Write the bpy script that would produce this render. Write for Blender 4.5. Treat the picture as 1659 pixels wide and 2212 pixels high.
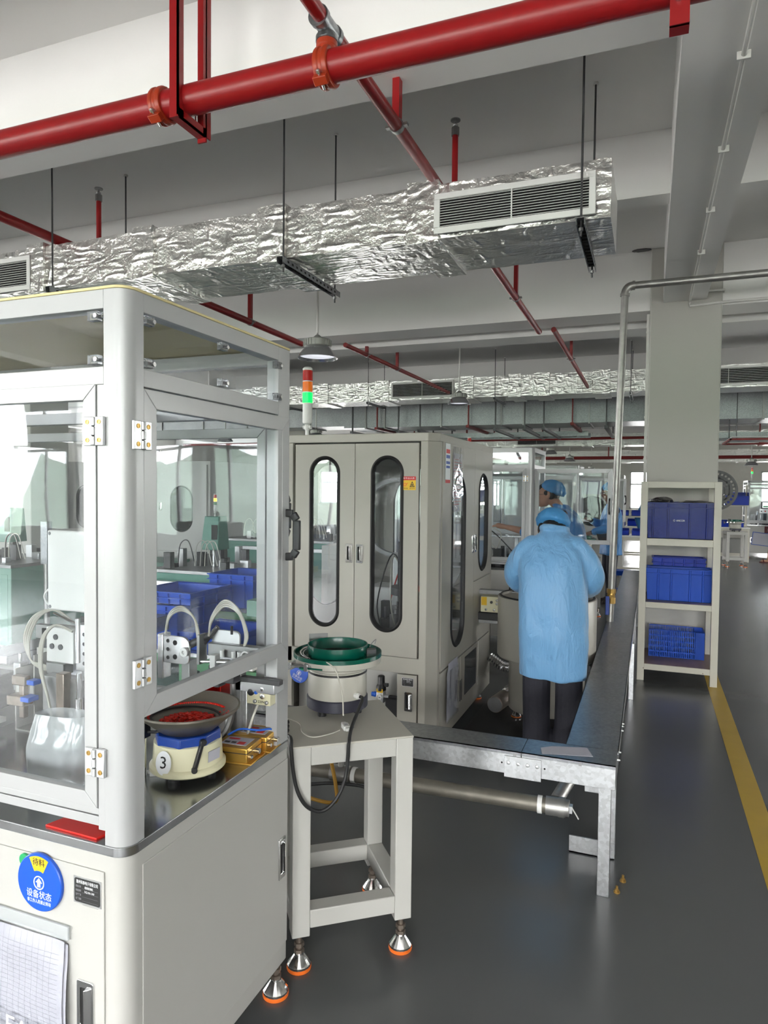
import bpy, bmesh, math, random
from mathutils import Vector, Matrix, noise

for o in list(bpy.data.objects):
    bpy.data.objects.remove(o)
S = bpy.context.scene
C = S.collection
random.seed(7)

# ---------------------------------------------------------------- camera
YAW, PITCH, ROLL = math.radians(21.2044), math.radians(-1.93105), math.radians(0.598)
fw = Vector((-math.sin(YAW) * math.cos(PITCH), math.cos(YAW) * math.cos(PITCH), math.sin(PITCH)))
rt = Vector((math.cos(YAW), math.sin(YAW), 0))
up = rt.cross(fw)
rt2 = rt * math.cos(ROLL) + up * math.sin(ROLL)
up2 = up * math.cos(ROLL) - rt * math.sin(ROLL)
cam = bpy.data.cameras.new('camera')
cam.sensor_fit = 'VERTICAL'
cam.sensor_height = 24.0
cam.lens = 24.0 * 1478.0 / 2212.0
cam.clip_start = 0.05
cam.clip_end = 400
camo = bpy.data.objects.new('camera', cam)
C.objects.link(camo)
m = Matrix((rt2, up2, -fw)).transposed().to_4x4()
m.translation = (0, 0, 1.6)
camo.matrix_world = m
S.camera = camo

# ---------------------------------------------------------------- world (overcast daylight)
W = bpy.data.worlds.new('overcast_sky')
S.world = W
W.use_nodes = True
wn = W.node_tree
wn.nodes.clear()
wo = wn.nodes.new('ShaderNodeOutputWorld')
wb = wn.nodes.new('ShaderNodeBackground')
wtc = wn.nodes.new('ShaderNodeTexCoord')
wsp = wn.nodes.new('ShaderNodeSeparateXYZ')
wmr = wn.nodes.new('ShaderNodeMapRange')
wmr.inputs['From Min'].default_value = -0.02
wmr.inputs['From Max'].default_value = 0.02
wmx = wn.nodes.new('ShaderNodeMix')
wmx.data_type = 'RGBA'
wmx.inputs['A'].default_value = (0.66, 0.645, 0.625, 1)     # unseen ground below the horizon, made bright to lift the ceiling
wmx.inputs['B'].default_value = (1.0, 0.985, 0.975, 1)      # even overcast sky
wn.links.new(wtc.outputs['Generated'], wsp.inputs[0])
wn.links.new(wsp.outputs['Z'], wmr.inputs['Value'])
wn.links.new(wmr.outputs[0], wmx.inputs['Factor'])
wn.links.new(wmx.outputs['Result'], wb.inputs['Color'])
wb.inputs['Strength'].default_value = 15.0
wn.links.new(wb.outputs[0], wo.inputs[0])

# ---------------------------------------------------------------- windows: sampling portals for the daylight
# (y0, y1 or x0, x1, along which wall): openings used again below when the walls are built
WIN_Z = (0.75, 3.05)
BACK_Y, LEFT_X, RIGHT_X, FAR_Y = -6.0, -18.0, 8.0, 27.0
BACK_WIN = [(-16.6, -13.6), (-12.6, -9.6), (-8.6, -5.6), (-4.6, -1.6), (-0.6, 2.4), (3.4, 6.4)]
RIGHT_WIN = [(9.0, 12.0)]
LEFT_WIN = [(-3.0, 1.0), (3.4, 7.4), (11.0, 15.0), (18.0, 22.0)]
FAR_WIN = [(-13.5, -10.0), (-0.7, 0.7), (3.6, 6.6)]

def portal(loc, rot, sx, sy):
    l = bpy.data.lights.new('window_portal', 'AREA')
    l.shape = 'RECTANGLE'
    l.size, l.size_y = sx, sy
    l.energy = 1.0
    l.cycles.is_portal = True
    o = bpy.data.objects.new('window_portal', l)
    C.objects.link(o)
    o.location = loc
    o.rotation_euler = rot

zc, zh = (WIN_Z[0] + WIN_Z[1]) / 2, WIN_Z[1] - WIN_Z[0]
for a, b in BACK_WIN:
    portal(((a + b) / 2, BACK_Y - 0.12, zc), (math.radians(90), 0, 0), b - a, zh)
for a, b in RIGHT_WIN:
    portal((RIGHT_X + 0.12, (a + b) / 2, zc), (math.radians(90), 0, math.radians(90)), b - a, zh)
for a, b in LEFT_WIN:
    portal((LEFT_X - 0.12, (a + b) / 2, zc), (math.radians(90), 0, math.radians(-90)), b - a, zh)
for a, b in FAR_WIN:
    portal(((a + b) / 2, FAR_Y + 0.12, 1.65), (math.radians(-90), 0, 0), b - a, 1.4)

S.view_settings.view_transform = 'Standard'
S.view_settings.look = 'None'
S.view_settings.gamma = 1
S.view_settings.use_curve_mapping = False
S.view_settings.exposure = 0.84
S.cycles.use_adaptive_sampling = True
S.cycles.adaptive_threshold = 0.17
S.cycles.adaptive_min_samples = 26
S.cycles.max_bounces = 6
S.cycles.diffuse_bounces = 3
S.cycles.glossy_bounces = 3
S.cycles.transmission_bounces = 3
S.cycles.transparent_max_bounces = 24
S.cycles.caustics_reflective = False
S.cycles.caustics_refractive = False

# ================================================================ helpers
def nd(t, kind, x=None, **kw):
    n = t.nodes.new(kind)
    for k, v in kw.items():
        setattr(n, k, v)
    return n

MATS = {}
def mat(name, col, rough=0.5, metal=0.0, var=0.0, vs=6.0, bump=0.0, bs=60.0, bd=0.002, coat=0.0, spec=0.5,
        emit=0.0, stretch=None, rvar=0.0, trans=0.0, sheen=0.0):
    m = bpy.data.materials.new(name)
    m.use_nodes = True
    t = m.node_tree
    b = t.nodes['Principled BSDF']
    b.inputs['Base Color'].default_value = (*col, 1)
    b.inputs['Roughness'].default_value = rough
    b.inputs['Metallic'].default_value = metal
    b.inputs['Coat Weight'].default_value = coat
    b.inputs['Coat Roughness'].default_value = 0.12
    b.inputs['Specular IOR Level'].default_value = spec
    if sheen: b.inputs['Sheen Weight'].default_value = sheen
    if trans: b.inputs['Transmission Weight'].default_value = trans
    if emit:
        b.inputs['Emission Color'].default_value = (*col, 1)
        b.inputs['Emission Strength'].default_value = emit
    tc = mp = None
    if var or bump or rvar:
        tc = t.nodes.new('ShaderNodeTexCoord')
        mp = t.nodes.new('ShaderNodeMapping')
        t.links.new(tc.outputs['Object'], mp.inputs[0])
        if stretch: mp.inputs['Scale'].default_value = stretch
    if var or rvar:
        n = t.nodes.new('ShaderNodeTexNoise')
        n.inputs['Scale'].default_value = vs
        n.inputs['Detail'].default_value = 5
        t.links.new(mp.outputs[0], n.inputs['Vector'])
    if var:
        mx = t.nodes.new('ShaderNodeMix')
        mx.data_type = 'RGBA'
        mx.inputs['A'].default_value = (*[max(0, c * (1 - var)) for c in col], 1)
        mx.inputs['B'].default_value = (*[min(1, c * (1 + var)) for c in col], 1)
        t.links.new(n.outputs['Fac'], mx.inputs['Factor'])
        t.links.new(mx.outputs['Result'], b.inputs['Base Color'])
    if rvar:
        mr = t.nodes.new('ShaderNodeMapRange')
        mr.inputs['To Min'].default_value = max(0.02, rough - rvar)
        mr.inputs['To Max'].default_value = min(1, rough + rvar)
        mr.inputs['From Min'].default_value = 0.3
        mr.inputs['From Max'].default_value = 0.7
        t.links.new(n.outputs['Fac'], mr.inputs['Value'])
        t.links.new(mr.outputs[0], b.inputs['Roughness'])
    if bump:
        n2 = t.nodes.new('ShaderNodeTexNoise')
        n2.inputs['Scale'].default_value = bs
        n2.inputs['Detail'].default_value = 4
        t.links.new(mp.outputs[0], n2.inputs['Vector'])
        bp = t.nodes.new('ShaderNodeBump')
        bp.inputs['Strength'].default_value = bump
        bp.inputs['Distance'].default_value = bd
        t.links.new(n2.outputs['Fac'], bp.inputs['Height'])
        t.links.new(bp.outputs[0], b.inputs['Normal'])
    MATS[name] = m
    return m

def glass(name, tint=(1, 1, 1), refl=1.0, haze=0.0):
    """thin clear sheet: transmits straight through, mirrors by Fresnel"""
    m = bpy.data.materials.new(name)
    m.use_nodes = True
    t = m.node_tree
    t.nodes.clear()
    o = t.nodes.new('ShaderNodeOutputMaterial')
    tr = t.nodes.new('ShaderNodeBsdfTransparent')
    tr.inputs[0].default_value = (*tint, 1)
    gl = t.nodes.new('ShaderNodeBsdfGlossy')
    gl.inputs['Roughness'].default_value = 0.015
    gl.inputs['Color'].default_value = (1, 1, 1, 1)
    lw = t.nodes.new('ShaderNodeLayerWeight'); lw.inputs['Blend'].default_value = 0.5
    pw = t.nodes.new('ShaderNodeMath'); pw.operation = 'POWER'; pw.inputs[1].default_value = 5.0
    t.links.new(lw.outputs['Facing'], pw.inputs[0])
    mu = t.nodes.new('ShaderNodeMath'); mu.operation = 'MULTIPLY_ADD'; mu.inputs[1].default_value = 0.9 * refl; mu.inputs[2].default_value = 0.045 * refl
    t.links.new(pw.outputs[0], mu.inputs[0])
    mx = t.nodes.new('ShaderNodeMixShader')
    t.links.new(mu.outputs[0], mx.inputs[0])
    t.links.new(tr.outputs[0], mx.inputs[1])
    t.links.new(gl.outputs[0], mx.inputs[2])
    last = mx
    # slow warp of the flexible sheet
    tc = t.nodes.new('ShaderNodeTexCoord')
    nz = t.nodes.new('ShaderNodeTexNoise'); nz.inputs['Scale'].default_value = 2.2; nz.inputs['Detail'].default_value = 1
    bp = t.nodes.new('ShaderNodeBump'); bp.inputs['Strength'].default_value = 0.12; bp.inputs['Distance'].default_value = 0.02
    t.links.new(tc.outputs['Object'], nz.inputs['Vector'])
    t.links.new(nz.outputs['Fac'], bp.inputs['Height'])
    t.links.new(bp.outputs[0], gl.inputs['Normal'])
    if haze:
        df = t.nodes.new('ShaderNodeBsdfDiffuse')
        df.inputs[0].default_value = (0.9, 0.92, 0.93, 1)
        m2 = t.nodes.new('ShaderNodeMixShader')
        m2.inputs[0].default_value = haze
        t.links.new(mx.outputs[0], m2.inputs[1])
        t.links.new(df.outputs[0], m2.inputs[2])
        last = m2
    t.links.new(last.outputs[0], o.inputs[0])
    MATS[name] = m
    return m

I4 = Matrix()
def frame(o, u, v, n):
    """matrix whose local x,y,z run along u,v,n from o"""
    u, v, n = Vector(u), Vector(v), Vector(n)
    M = Matrix((u, v, n)).transposed().to_4x4()
    M.translation = Vector(o)
    return M

def spline(pts, k=6):
    """Catmull-Rom through the points"""
    P = [Vector(p) for p in pts]
    if len(P) < 3: return P
    out = []
    for i in range(len(P) - 1):
        p0 = P[max(i - 1, 0)]; p1 = P[i]; p2 = P[i + 1]; p3 = P[min(i + 2, len(P) - 1)]
        for j in range(k):
            t = j / k
            out.append(0.5 * ((2 * p1) + (p2 - p0) * t + (2 * p0 - 5 * p1 + 4 * p2 - p3) * t * t + (3 * p1 - p0 - 3 * p2 + p3) * t ** 3))
    out.append(P[-1])
    return out

class MB:
    def __init__(s, M=None):
        s.v = []; s.f = []; s.M = M.copy() if M else Matrix()
    def add(s, vs, fs):
        b = len(s.v)
        s.v += [s.M @ Vector(v) for v in vs]
        s.f += [tuple(b + i for i in f) for f in fs]
        return s
    def box(s, x0, x1, y0, y1, z0, z1):
        return s.add([(x0, y0, z0), (x1, y0, z0), (x1, y1, z0), (x0, y1, z0), (x0, y0, z1), (x1, y0, z1), (x1, y1, z1), (x0, y1, z1)],
              [(0, 3, 2, 1), (4, 5, 6, 7), (0, 1, 5, 4), (1, 2, 6, 5), (2, 3, 7, 6), (3, 0, 4, 7)])
    def cbox(s, c, d, rot=None):
        K = s.M
        s.M = K @ Matrix.Translation(Vector(c)) @ (rot.to_4x4() if rot else I4)
        s.box(-d[0] / 2, d[0] / 2, -d[1] / 2, d[1] / 2, -d[2] / 2, d[2] / 2)
        s.M = K
        return s
    def bar(s, p0, p1, w, h=None, upv=(0, 0, 1)):
        """rectangular bar from p0 to p1"""
        h = h or w
        p0, p1 = Vector(p0), Vector(p1)
        d = (p1 - p0); L = d.length; d.normalize()
        U = Vector(upv)
        if abs(d.dot(U)) > 0.98: U = Vector((0, 1, 0))
        a = d.cross(U).normalized(); b = a.cross(d)
        K = s.M
        s.M = K @ frame(p0, a, b, -d)
        s.box(-w / 2, w / 2, -h / 2, h / 2, -L, 0)
        s.M = K
        return s
    def cyl(s, p0, p1, r0, r1=None, n=20, caps=True):
        r1 = r0 if r1 is None else r1
        p0, p1 = Vector(p0), Vector(p1)
        d = (p1 - p0).normalized()
        a = d.orthogonal().normalized(); b = d.cross(a)
        vs = []
        for p, r in ((p0, r0), (p1, r1)):
            for i in range(n):
                t = 2 * math.pi * i / n
                vs.append(p + (a * math.cos(t) + b * math.sin(t)) * r)
        fs = [(i, (i + 1) % n, n + (i + 1) % n, n + i) for i in range(n)]
        if caps: fs += [tuple(range(n - 1, -1, -1)), tuple(range(n, 2 * n))]
        return s.add(vs, fs)
    def tube(s, pts, r, n=8, sm=6, caps=True):
        P = spline(pts, sm) if sm else [Vector(p) for p in pts]
        rr = r if isinstance(r, (list, tuple)) else None
        vs = []; fs = []
        a = None
        N = len(P)
        for i, p in enumerate(P):
            d = (P[min(i + 1, N - 1)] - P[max(i - 1, 0)])
            if d.length < 1e-9: d = Vector((0, 0, 1))
            d.normalize()
            if a is None: a = d.orthogonal().normalized()
            else:
                a = (a - d * a.dot(d))
                a = a.normalized() if a.length > 1e-6 else d.orthogonal().normalized()
            b = d.cross(a)
            if rr:
                t = i / (N - 1) * (len(rr) - 1); k = min(int(t), len(rr) - 2)
                q = rr[k] * (1 - (t - k)) + rr[k + 1] * (t - k)
            else: q = r
            for j in range(n):
                t = 2 * math.pi * j / n
                vs.append(p + (a * math.cos(t) + b * math.sin(t)) * q)
        for i in range(N - 1):
            for j in range(n):
                fs.append((i * n + j, i * n + (j + 1) % n, (i + 1) * n + (j + 1) % n, (i + 1) * n + j))
        if caps: fs += [tuple(range(n - 1, -1, -1)), tuple((N - 1) * n + j for j in range(n))]
        return s.add(vs, fs)
    def lathe(s, prof, n=32, c=(0, 0, 0), closed=False):
        """profile of (r, z) about the z axis through c"""
        c = Vector(c); vs = []; fs = []; k = len(prof)
        for r, z in prof:
            for j in range(n):
                t = 2 * math.pi * j / n
                vs.append(c + Vector((r * math.cos(t), r * math.sin(t), z)))
        m = k if closed else k - 1
        for i in range(m):
            i2 = (i + 1) % k
            for j in range(n):
                fs.append((i * n + j, i * n + (j + 1) % n, i2 * n + (j + 1) % n, i2 * n + j))
        if not closed:
            if prof[0][0] > 1e-5: fs.append(tuple(range(n - 1, -1, -1)))
            if prof[-1][0] > 1e-5: fs.append(tuple((k - 1) * n + j for j in range(n)))
        return s.add(vs, fs)
    def prism(s, poly, z0, z1):
        n = len(poly)
        vs = [(x, y, z0) for x, y in poly] + [(x, y, z1) for x, y in poly]
        return s.add(vs, [tuple(range(n - 1, -1, -1)), tuple(range(n, 2 * n))] + [(i, (i + 1) % n, n + (i + 1) % n, n + i) for i in range(n)])
    def ring(s, outer, inner, z0, z1):
        """flat plate (z0..z1) between two loops of equal length"""
        n = len(outer)
        vs = [(x, y, z0) for x, y in outer] + [(x, y, z0) for x, y in inner] + [(x, y, z1) for x, y in outer] + [(x, y, z1) for x, y in inner]
        fs = []
        for i in range(n):
            j = (i + 1) % n
            fs += [(i, n + i, n + j, j), (2 * n + i, 2 * n + j, 3 * n + j, 3 * n + i), (i, j, 2 * n + j, 2 * n + i), (n + i, 3 * n + i, 3 * n + j, n + j)]
        return s.add(vs, fs)
    def ball(s, c, r, nu=16, nv=10):
        rx, ry, rz = r if isinstance(r, (tuple, list)) else (r, r, r)
        prof = [(math.sin(math.pi * i / nv), -math.cos(math.pi * i / nv)) for i in range(nv + 1)]
        K = s.M
        s.M = K @ Matrix.Translation(Vector(c)) @ Matrix.Diagonal((rx, ry, rz, 1))
        s.lathe([(max(a, 1e-4), b) for a, b in prof], nu)
        s.M = K
        return s
    def grid(s, fn, nu, nv):
        vs = [fn(i / nu, j / nv) for j in range(nv + 1) for i in range(nu + 1)]
        fs = [(j * (nu + 1) + i, j * (nu + 1) + i + 1, (j + 1) * (nu + 1) + i + 1, (j + 1) * (nu + 1) + i) for j in range(nv) for i in range(nu)]
        return s.add(vs, fs)
    def mesh(s, name, smooth=True, sharp=35, norm=True):
        me = bpy.data.meshes.new(name)
        me.from_pydata([tuple(v) for v in s.v], [], s.f)
        bm = bmesh.new(); bm.from_mesh(me)
        bmesh.ops.remove_doubles(bm, verts=bm.verts, dist=1e-6)
        if norm: bmesh.ops.recalc_face_normals(bm, faces=bm.faces)
        bm.to_mesh(me); bm.free()
        if smooth:
            me.shade_smooth()
            me.set_sharp_from_angle(angle=math.radians(sharp))
        return me
    def build(s, name, mt, parent=None, bev=0.0, seg=2, smooth=True, sharp=35, norm=True):
        me = s.mesh(name, smooth, sharp, norm)
        me.materials.append(MATS[mt] if isinstance(mt, str) else mt)
        o = bpy.data.objects.new(name, me)
        C.objects.link(o)
        if parent is not None: o.parent = parent
        if bev:
            b = o.modifiers.new('bevel', 'BEVEL')
            b.width = bev; b.segments = seg; b.limit_method = 'ANGLE'; b.angle_limit = math.radians(40)
        return o

def tag(o, label=None, cat=None, group=None, kind=None):
    if label: o['label'] = label
    if cat: o['category'] = cat
    if group: o['group'] = group
    if kind: o['kind'] = kind
    return o

def thing(name, label, cat, loc=(0, 0, 0), rz=0.0, group=None):
    o = bpy.data.objects.new(name, None)
    C.objects.link(o)
    o.empty_display_size = 0.1
    o.location = loc
    o.rotation_euler = (0, 0, rz)
    return tag(o, label, cat, group)

def copy_tree(o, parent=None):
    c = o.copy()
    C.objects.link(c)
    c.parent = parent
    for ch in list(o.children): copy_tree(ch, c)
    return c

def link_mesh(name, me, parent=None, M=None):
    o = bpy.data.objects.new(name, me)
    C.objects.link(o)
    if parent is not None: o.parent = parent
    if M is not None: o.matrix_basis = M
    return o

def text(body, size, mt, parent, M, name='lettering', align='CENTER', ext=0.0003, wid=None):
    cu = bpy.data.curves.new(name, 'FONT')
    cu.body = body; cu.size = size; cu.extrude = ext; cu.align_x = align; cu.align_y = 'CENTER'
    cu.resolution_u = 2
    t = bpy.data.objects.new(name, cu)
    C.objects.link(t)
    dg = bpy.context.evaluated_depsgraph_get()
    me = bpy.data.meshes.new_from_object(t.evaluated_get(dg))
    bpy.data.objects.remove(t); bpy.data.curves.remove(cu)
    if wid and len(me.vertices):
        w = max(v.co.x for v in me.vertices) - min(v.co.x for v in me.vertices)
        for v in me.vertices: v.co.x *= wid / w
    me.materials.clear(); me.materials.append(MATS[mt])
    return link_mesh(name, me, parent, M)

def rrect(x0, x1, y0, y1, r, n=5):
    """rounded rectangle loop; r one value or four (x1y1, x0y1, x0y0, x1y0)"""
    R4 = r if isinstance(r, (tuple, list)) else (r,) * 4
    out = []
    for (cx, cy, a), q in zip(((x1, y1, 0), (x0, y1, 90), (x0, y0, 180), (x1, y0, 270)), R4):
        sx = -1 if cx == x1 else 1
        sy = -1 if cy == y1 else 1
        if q <= 0: out.append((cx, cy)); continue
        for i in range(n + 1):
            t = math.radians(a + 90 * i / n)
            out.append((cx + sx * q + q * math.cos(t), cy + sy * q + q * math.sin(t)))
    return out

def stadium(cx, cy, hw, hh, n=10):
    r = min(hw, hh); out = []
    for k in range(4):
        for i in range(n + 1):
            t = math.radians(90 * k + 90 * i / n)
            ox = (hw - r) * (1 if k in (0, 3) else -1)
            oy = (hh - r) * (1 if k in (0, 1) else -1)
            out.append((cx + ox + r * math.cos(t), cy + oy + r * math.sin(t)))
    return out

def rect_of(inner, cx, cy, x0, x1, y0, y1):
    """rectangle boundary points matched to the inner loop, corners kept"""
    out = []
    n = len(inner) // 4
    for i, (x, y) in enumerate(inner):
        q = i // n; t = (i % n) / (n - 1)
        # walk each quadrant's two half sides through its corner
        if q == 0: a, b, c = (x1, cy), (x1, y1), (cx, y1)
        elif q == 1: a, b, c = (cx, y1), (x0, y1), (x0, cy)
        elif q == 2: a, b, c = (x0, cy), (x0, y0), (cx, y0)
        else: a, b, c = (cx, y0), (x1, y0), (x1, cy)
        if t <= 0.5: p, r, u = a, b, t * 2
        else: p, r, u = b, c, t * 2 - 1
        out.append((p[0] + (r[0] - p[0]) * u, p[1] + (r[1] - p[1]) * u))
    return out

# ================================================================ materials
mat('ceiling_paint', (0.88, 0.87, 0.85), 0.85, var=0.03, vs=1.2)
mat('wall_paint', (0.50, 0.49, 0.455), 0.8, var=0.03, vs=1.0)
mat('white_trunking', (0.72, 0.71, 0.68), 0.6)
mat('cabinet_white', (0.46, 0.455, 0.43), 0.38, var=0.015, bump=0.08, bs=400, bd=0.0005)
mat('profile_white', (0.45, 0.455, 0.46), 0.32, metal=0.15)
mat('cream_paint', (0.375, 0.36, 0.315), 0.42, bump=0.25, bs=260, bd=0.0006, var=0.02)
mat('grey_paint', (0.30, 0.30, 0.285), 0.35, bump=0.35, bs=240, bd=0.0008, metal=0.2)
mat('rack_paint', (0.56, 0.54, 0.46), 0.4)
mat('stand_paint', (0.50, 0.495, 0.465), 0.32, var=0.02)
mat('stainless', (0.42, 0.43, 0.44), 0.22, 0.95, var=0.12, vs=3, bump=0.1, bs=30, bd=0.0008, rvar=0.08)
mat('steel_edge', (0.36, 0.37, 0.38), 0.35, 0.8)
mat('aluminium', (0.62, 0.63, 0.64), 0.33, 0.85, var=0.06)
mat('bright_metal', (0.72, 0.72, 0.72), 0.2, 0.95)
mat('dark_metal', (0.09, 0.09, 0.095), 0.4, 0.6, var=0.2, vs=30)
mat('mid_metal', (0.30, 0.30, 0.30), 0.38, 0.8, var=0.15, vs=20)
mat('chrome', (0.80, 0.80, 0.80), 0.08, 1.0)
mat('stem_steel', (0.30, 0.25, 0.21), 0.35, 0.8, var=0.2, vs=60)
mat('hole_black', (0.006, 0.006, 0.006), 0.8)
mat('black_rubber', (0.012, 0.012, 0.013), 0.55)
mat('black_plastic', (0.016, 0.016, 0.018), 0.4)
mat('black_sheet', (0.013, 0.013, 0.014), 0.55, bump=0.3, bs=300)
mat('navy_plastic', (0.028, 0.028, 0.045), 0.45)
mat('red_paint', (0.30, 0.008, 0.010), 0.33, var=0.12, vs=4, bump=0.06, bs=30)
mat('red_paint_old', (0.24, 0.02, 0.02), 0.45, var=0.12, vs=4)
mat('orange_paint', (0.40, 0.040, 0.012), 0.35, var=0.1, vs=20)
mat('orange_rubber', (0.85, 0.17, 0.02), 0.45)
mat('yellow_paint', (0.44, 0.29, 0.02), 0.4, var=0.1, vs=8)
mat('pale_yellow', (0.72, 0.62, 0.32), 0.5)
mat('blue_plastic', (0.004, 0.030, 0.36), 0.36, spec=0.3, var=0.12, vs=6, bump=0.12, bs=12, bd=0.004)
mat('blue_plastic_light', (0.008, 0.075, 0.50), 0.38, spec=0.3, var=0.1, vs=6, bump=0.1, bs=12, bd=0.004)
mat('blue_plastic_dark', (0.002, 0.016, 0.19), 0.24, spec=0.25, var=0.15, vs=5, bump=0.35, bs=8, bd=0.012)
mat('blue_disc', (0.012, 0.09, 0.55), 0.3)
mat('blue_paint', (0.01, 0.05, 0.30), 0.3)
mat('blue_tube', (0.02, 0.12, 0.6), 0.35)
mat('white_plastic', (0.75, 0.75, 0.73), 0.4)
mat('white_print', (0.82, 0.84, 0.86), 0.5)
mat('black_print', (0.02, 0.02, 0.02), 0.6)
mat('grey_print', (0.25, 0.25, 0.27), 0.6)
mat('red_print', (0.6, 0.03, 0.03), 0.5)
mat('blue_print', (0.06, 0.12, 0.45), 0.5)
mat('yellow_print', (0.80, 0.50, 0.02), 0.45)
mat('green_plastic', (0.02, 0.35, 0.12), 0.4)
mat('paper', (0.46, 0.46, 0.52), 0.7)
mat('cream_plastic', (0.72, 0.69, 0.48), 0.4)
mat('clear_plastic', (0.8, 0.82, 0.85), 0.15, trans=0.85)
mat('hose_clear', (0.70, 0.68, 0.60), 0.25, trans=0.3)
mat('hose_amber', (0.55, 0.30, 0.05), 0.25, trans=0.3)
mat('bowl_green', (0.0, 0.085, 0.055), 0.25, var=0.15, vs=14)
mat('bowl_steel', (0.22, 0.20, 0.17), 0.42, 0.75, var=0.25, vs=10)
mat('feeder_cream', (0.50, 0.485, 0.43), 0.35, var=0.02)
mat('hopper_cream', (0.40, 0.38, 0.33), 0.38, var=0.02)
mat('bowl_inside', (0.012, 0.014, 0.013), 0.6)
mat('red_plastic', (0.62, 0.012, 0.008), 0.35)
mat('red_parts', (0.75, 0.02, 0.008), 0.45)
mat('gold_anodised', (0.62, 0.36, 0.07), 0.3, 0.75, var=0.08, vs=12)
mat('brass', (0.50, 0.32, 0.10), 0.35, 0.85, var=0.2, vs=40)
mat('pipe_galvanised', (0.36, 0.355, 0.34), 0.42, 0.75, var=0.25, vs=18, bump=0.1, bs=40)
mat('pipe_rusty', (0.20, 0.185, 0.155), 0.5, 0.55, var=0.35, vs=16)
mat('machine_green', (0.075, 0.24, 0.185), 0.42, var=0.05)
mat('machine_green_pale', (0.20, 0.36, 0.29), 0.42, var=0.05)
mat('frame_green', (0.11, 0.30, 0.15), 0.45)
mat('wood_board', (0.20, 0.125, 0.085), 0.4, var=0.25, vs=5, stretch=(8, 0.8, 1))
mat('bag_black', (0.015, 0.014, 0.016), 0.35, bump=0.8, bs=25, bd=0.02)
mat('trousers', (0.020, 0.020, 0.030), 0.8, bump=0.3, bs=25, bd=0.01)
mat('trousers_grey', (0.10, 0.11, 0.13), 0.8)
mat('skin', (0.40, 0.21, 0.135), 0.5, var=0.06, vs=12)
mat('skin_dark', (0.22, 0.11, 0.07), 0.5, var=0.06, vs=12)
mat('hair', (0.010, 0.008, 0.007), 0.5, bump=0.6, bs=200)
mat('shoe_dark', (0.03, 0.02, 0.02), 0.5)
mat('slipper_red', (0.09, 0.012, 0.015), 0.5)
mat('cap_blue', (0.065, 0.27, 0.56), 0.6, bump=0.5, bs=18, bd=0.015)
mat('lamp_housing', (0.42, 0.42, 0.40), 0.35, 0.6)
mat('lamp_reflector', (0.55, 0.55, 0.57), 0.2, 0.8)
mat('lens_red', (0.35, 0.008, 0.006), 0.2, emit=0.12)
mat('lens_orange', (0.60, 0.13, 0.005), 0.2, emit=0.25)
mat('lens_orange_on', (1.0, 0.40, 0.02), 0.2, emit=4.0)
mat('lens_green_off', (0.01, 0.16, 0.05), 0.2)
mat('lens_green_on', (0.0, 0.85, 0.06), 0.2, emit=1.6)
mat('screen_on', (0.75, 0.9, 0.85), 0.3, emit=1.0)
mat('screen_dark', (0.02, 0.022, 0.025), 0.1)
mat('hill_green', (0.22, 0.27, 0.22), 0.9, var=0.4, vs=0.3)
mat('field_green', (0.78, 0.765, 0.745), 0.9, var=0.3, vs=0.2)
mat('office_white', (0.75, 0.75, 0.75), 0.6)
mat('poly_bag', (0.72, 0.74, 0.74), 0.3, bump=0.6, bs=14, bd=0.02)
glass('acrylic', (0.95, 0.965, 0.975), 0.8, 0.008)
glass('acrylic_clear', (0.96, 0.975, 0.985), 0.9, 0.01)
glass('window_glass', (0.97, 0.98, 0.98), 0.6)
glass('dark_glass', (0.30, 0.31, 0.33), 1.0)
glass('film', (0.93, 0.94, 0.95), 1.2, 0.04)
glass('frosted_bag', (0.80, 0.82, 0.83), 1.0, 0.30)

def lamp_mat(name, col, st):
    return mat(name, col, 0.3, emit=st)
lamp_mat('lamp_glow', (0.9, 0.92, 1.0), 0.42)
lamp_mat('lamp_glow_strong', (1.0, 0.97, 0.90), 9.0)

def foil():
    m = mat('foil', (0.80, 0.79, 0.77), 0.30, 1.0)
    t = m.node_tree; b = t.nodes['Principled BSDF']
    tc = t.nodes.new('ShaderNodeTexCoord')
    hs = []
    for sc, rot, scl, typ in (((1.0, 3.2, 3.2), 0.10, 7.0, 'RIDGED_MULTIFRACTAL'), ((4.0, 1.5, 1.5), 0.5, 5.0, 'RIDGED_MULTIFRACTAL'), ((1, 1, 1), 0, 60.0, 'FBM')):
        mp = t.nodes.new('ShaderNodeMapping')
        mp.inputs['Scale'].default_value = sc
        mp.inputs['Rotation'].default_value = (0, rot, rot)
        n = t.nodes.new('ShaderNodeTexNoise')
        n.noise_type = typ
        n.inputs['Scale'].default_value = scl
        n.inputs['Detail'].default_value = 4
        n.inputs['Distortion'].default_value = 0.4
        t.links.new(tc.outputs['Object'], mp.inputs[0]); t.links.new(mp.outputs[0], n.inputs['Vector'])
        hs.append(n.outputs[0])
    a = t.nodes.new('ShaderNodeMath'); a.operation = 'ADD'
    t.links.new(hs[0], a.inputs[0]); t.links.new(hs[1], a.inputs[1])
    a2 = t.nodes.new('ShaderNodeMath'); a2.operation = 'MULTIPLY_ADD'; a2.inputs[1].default_value = 0.35
    t.links.new(hs[2], a2.inputs[0]); t.links.new(a.outputs[0], a2.inputs[2])
    bp = t.nodes.new('ShaderNodeBump'); bp.inputs['Strength'].default_value = 0.9; bp.inputs['Distance'].default_value = 0.012
    t.links.new(a2.outputs[0], bp.inputs['Height']); t.links.new(bp.outputs[0], b.inputs['Normal'])
foil()

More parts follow.
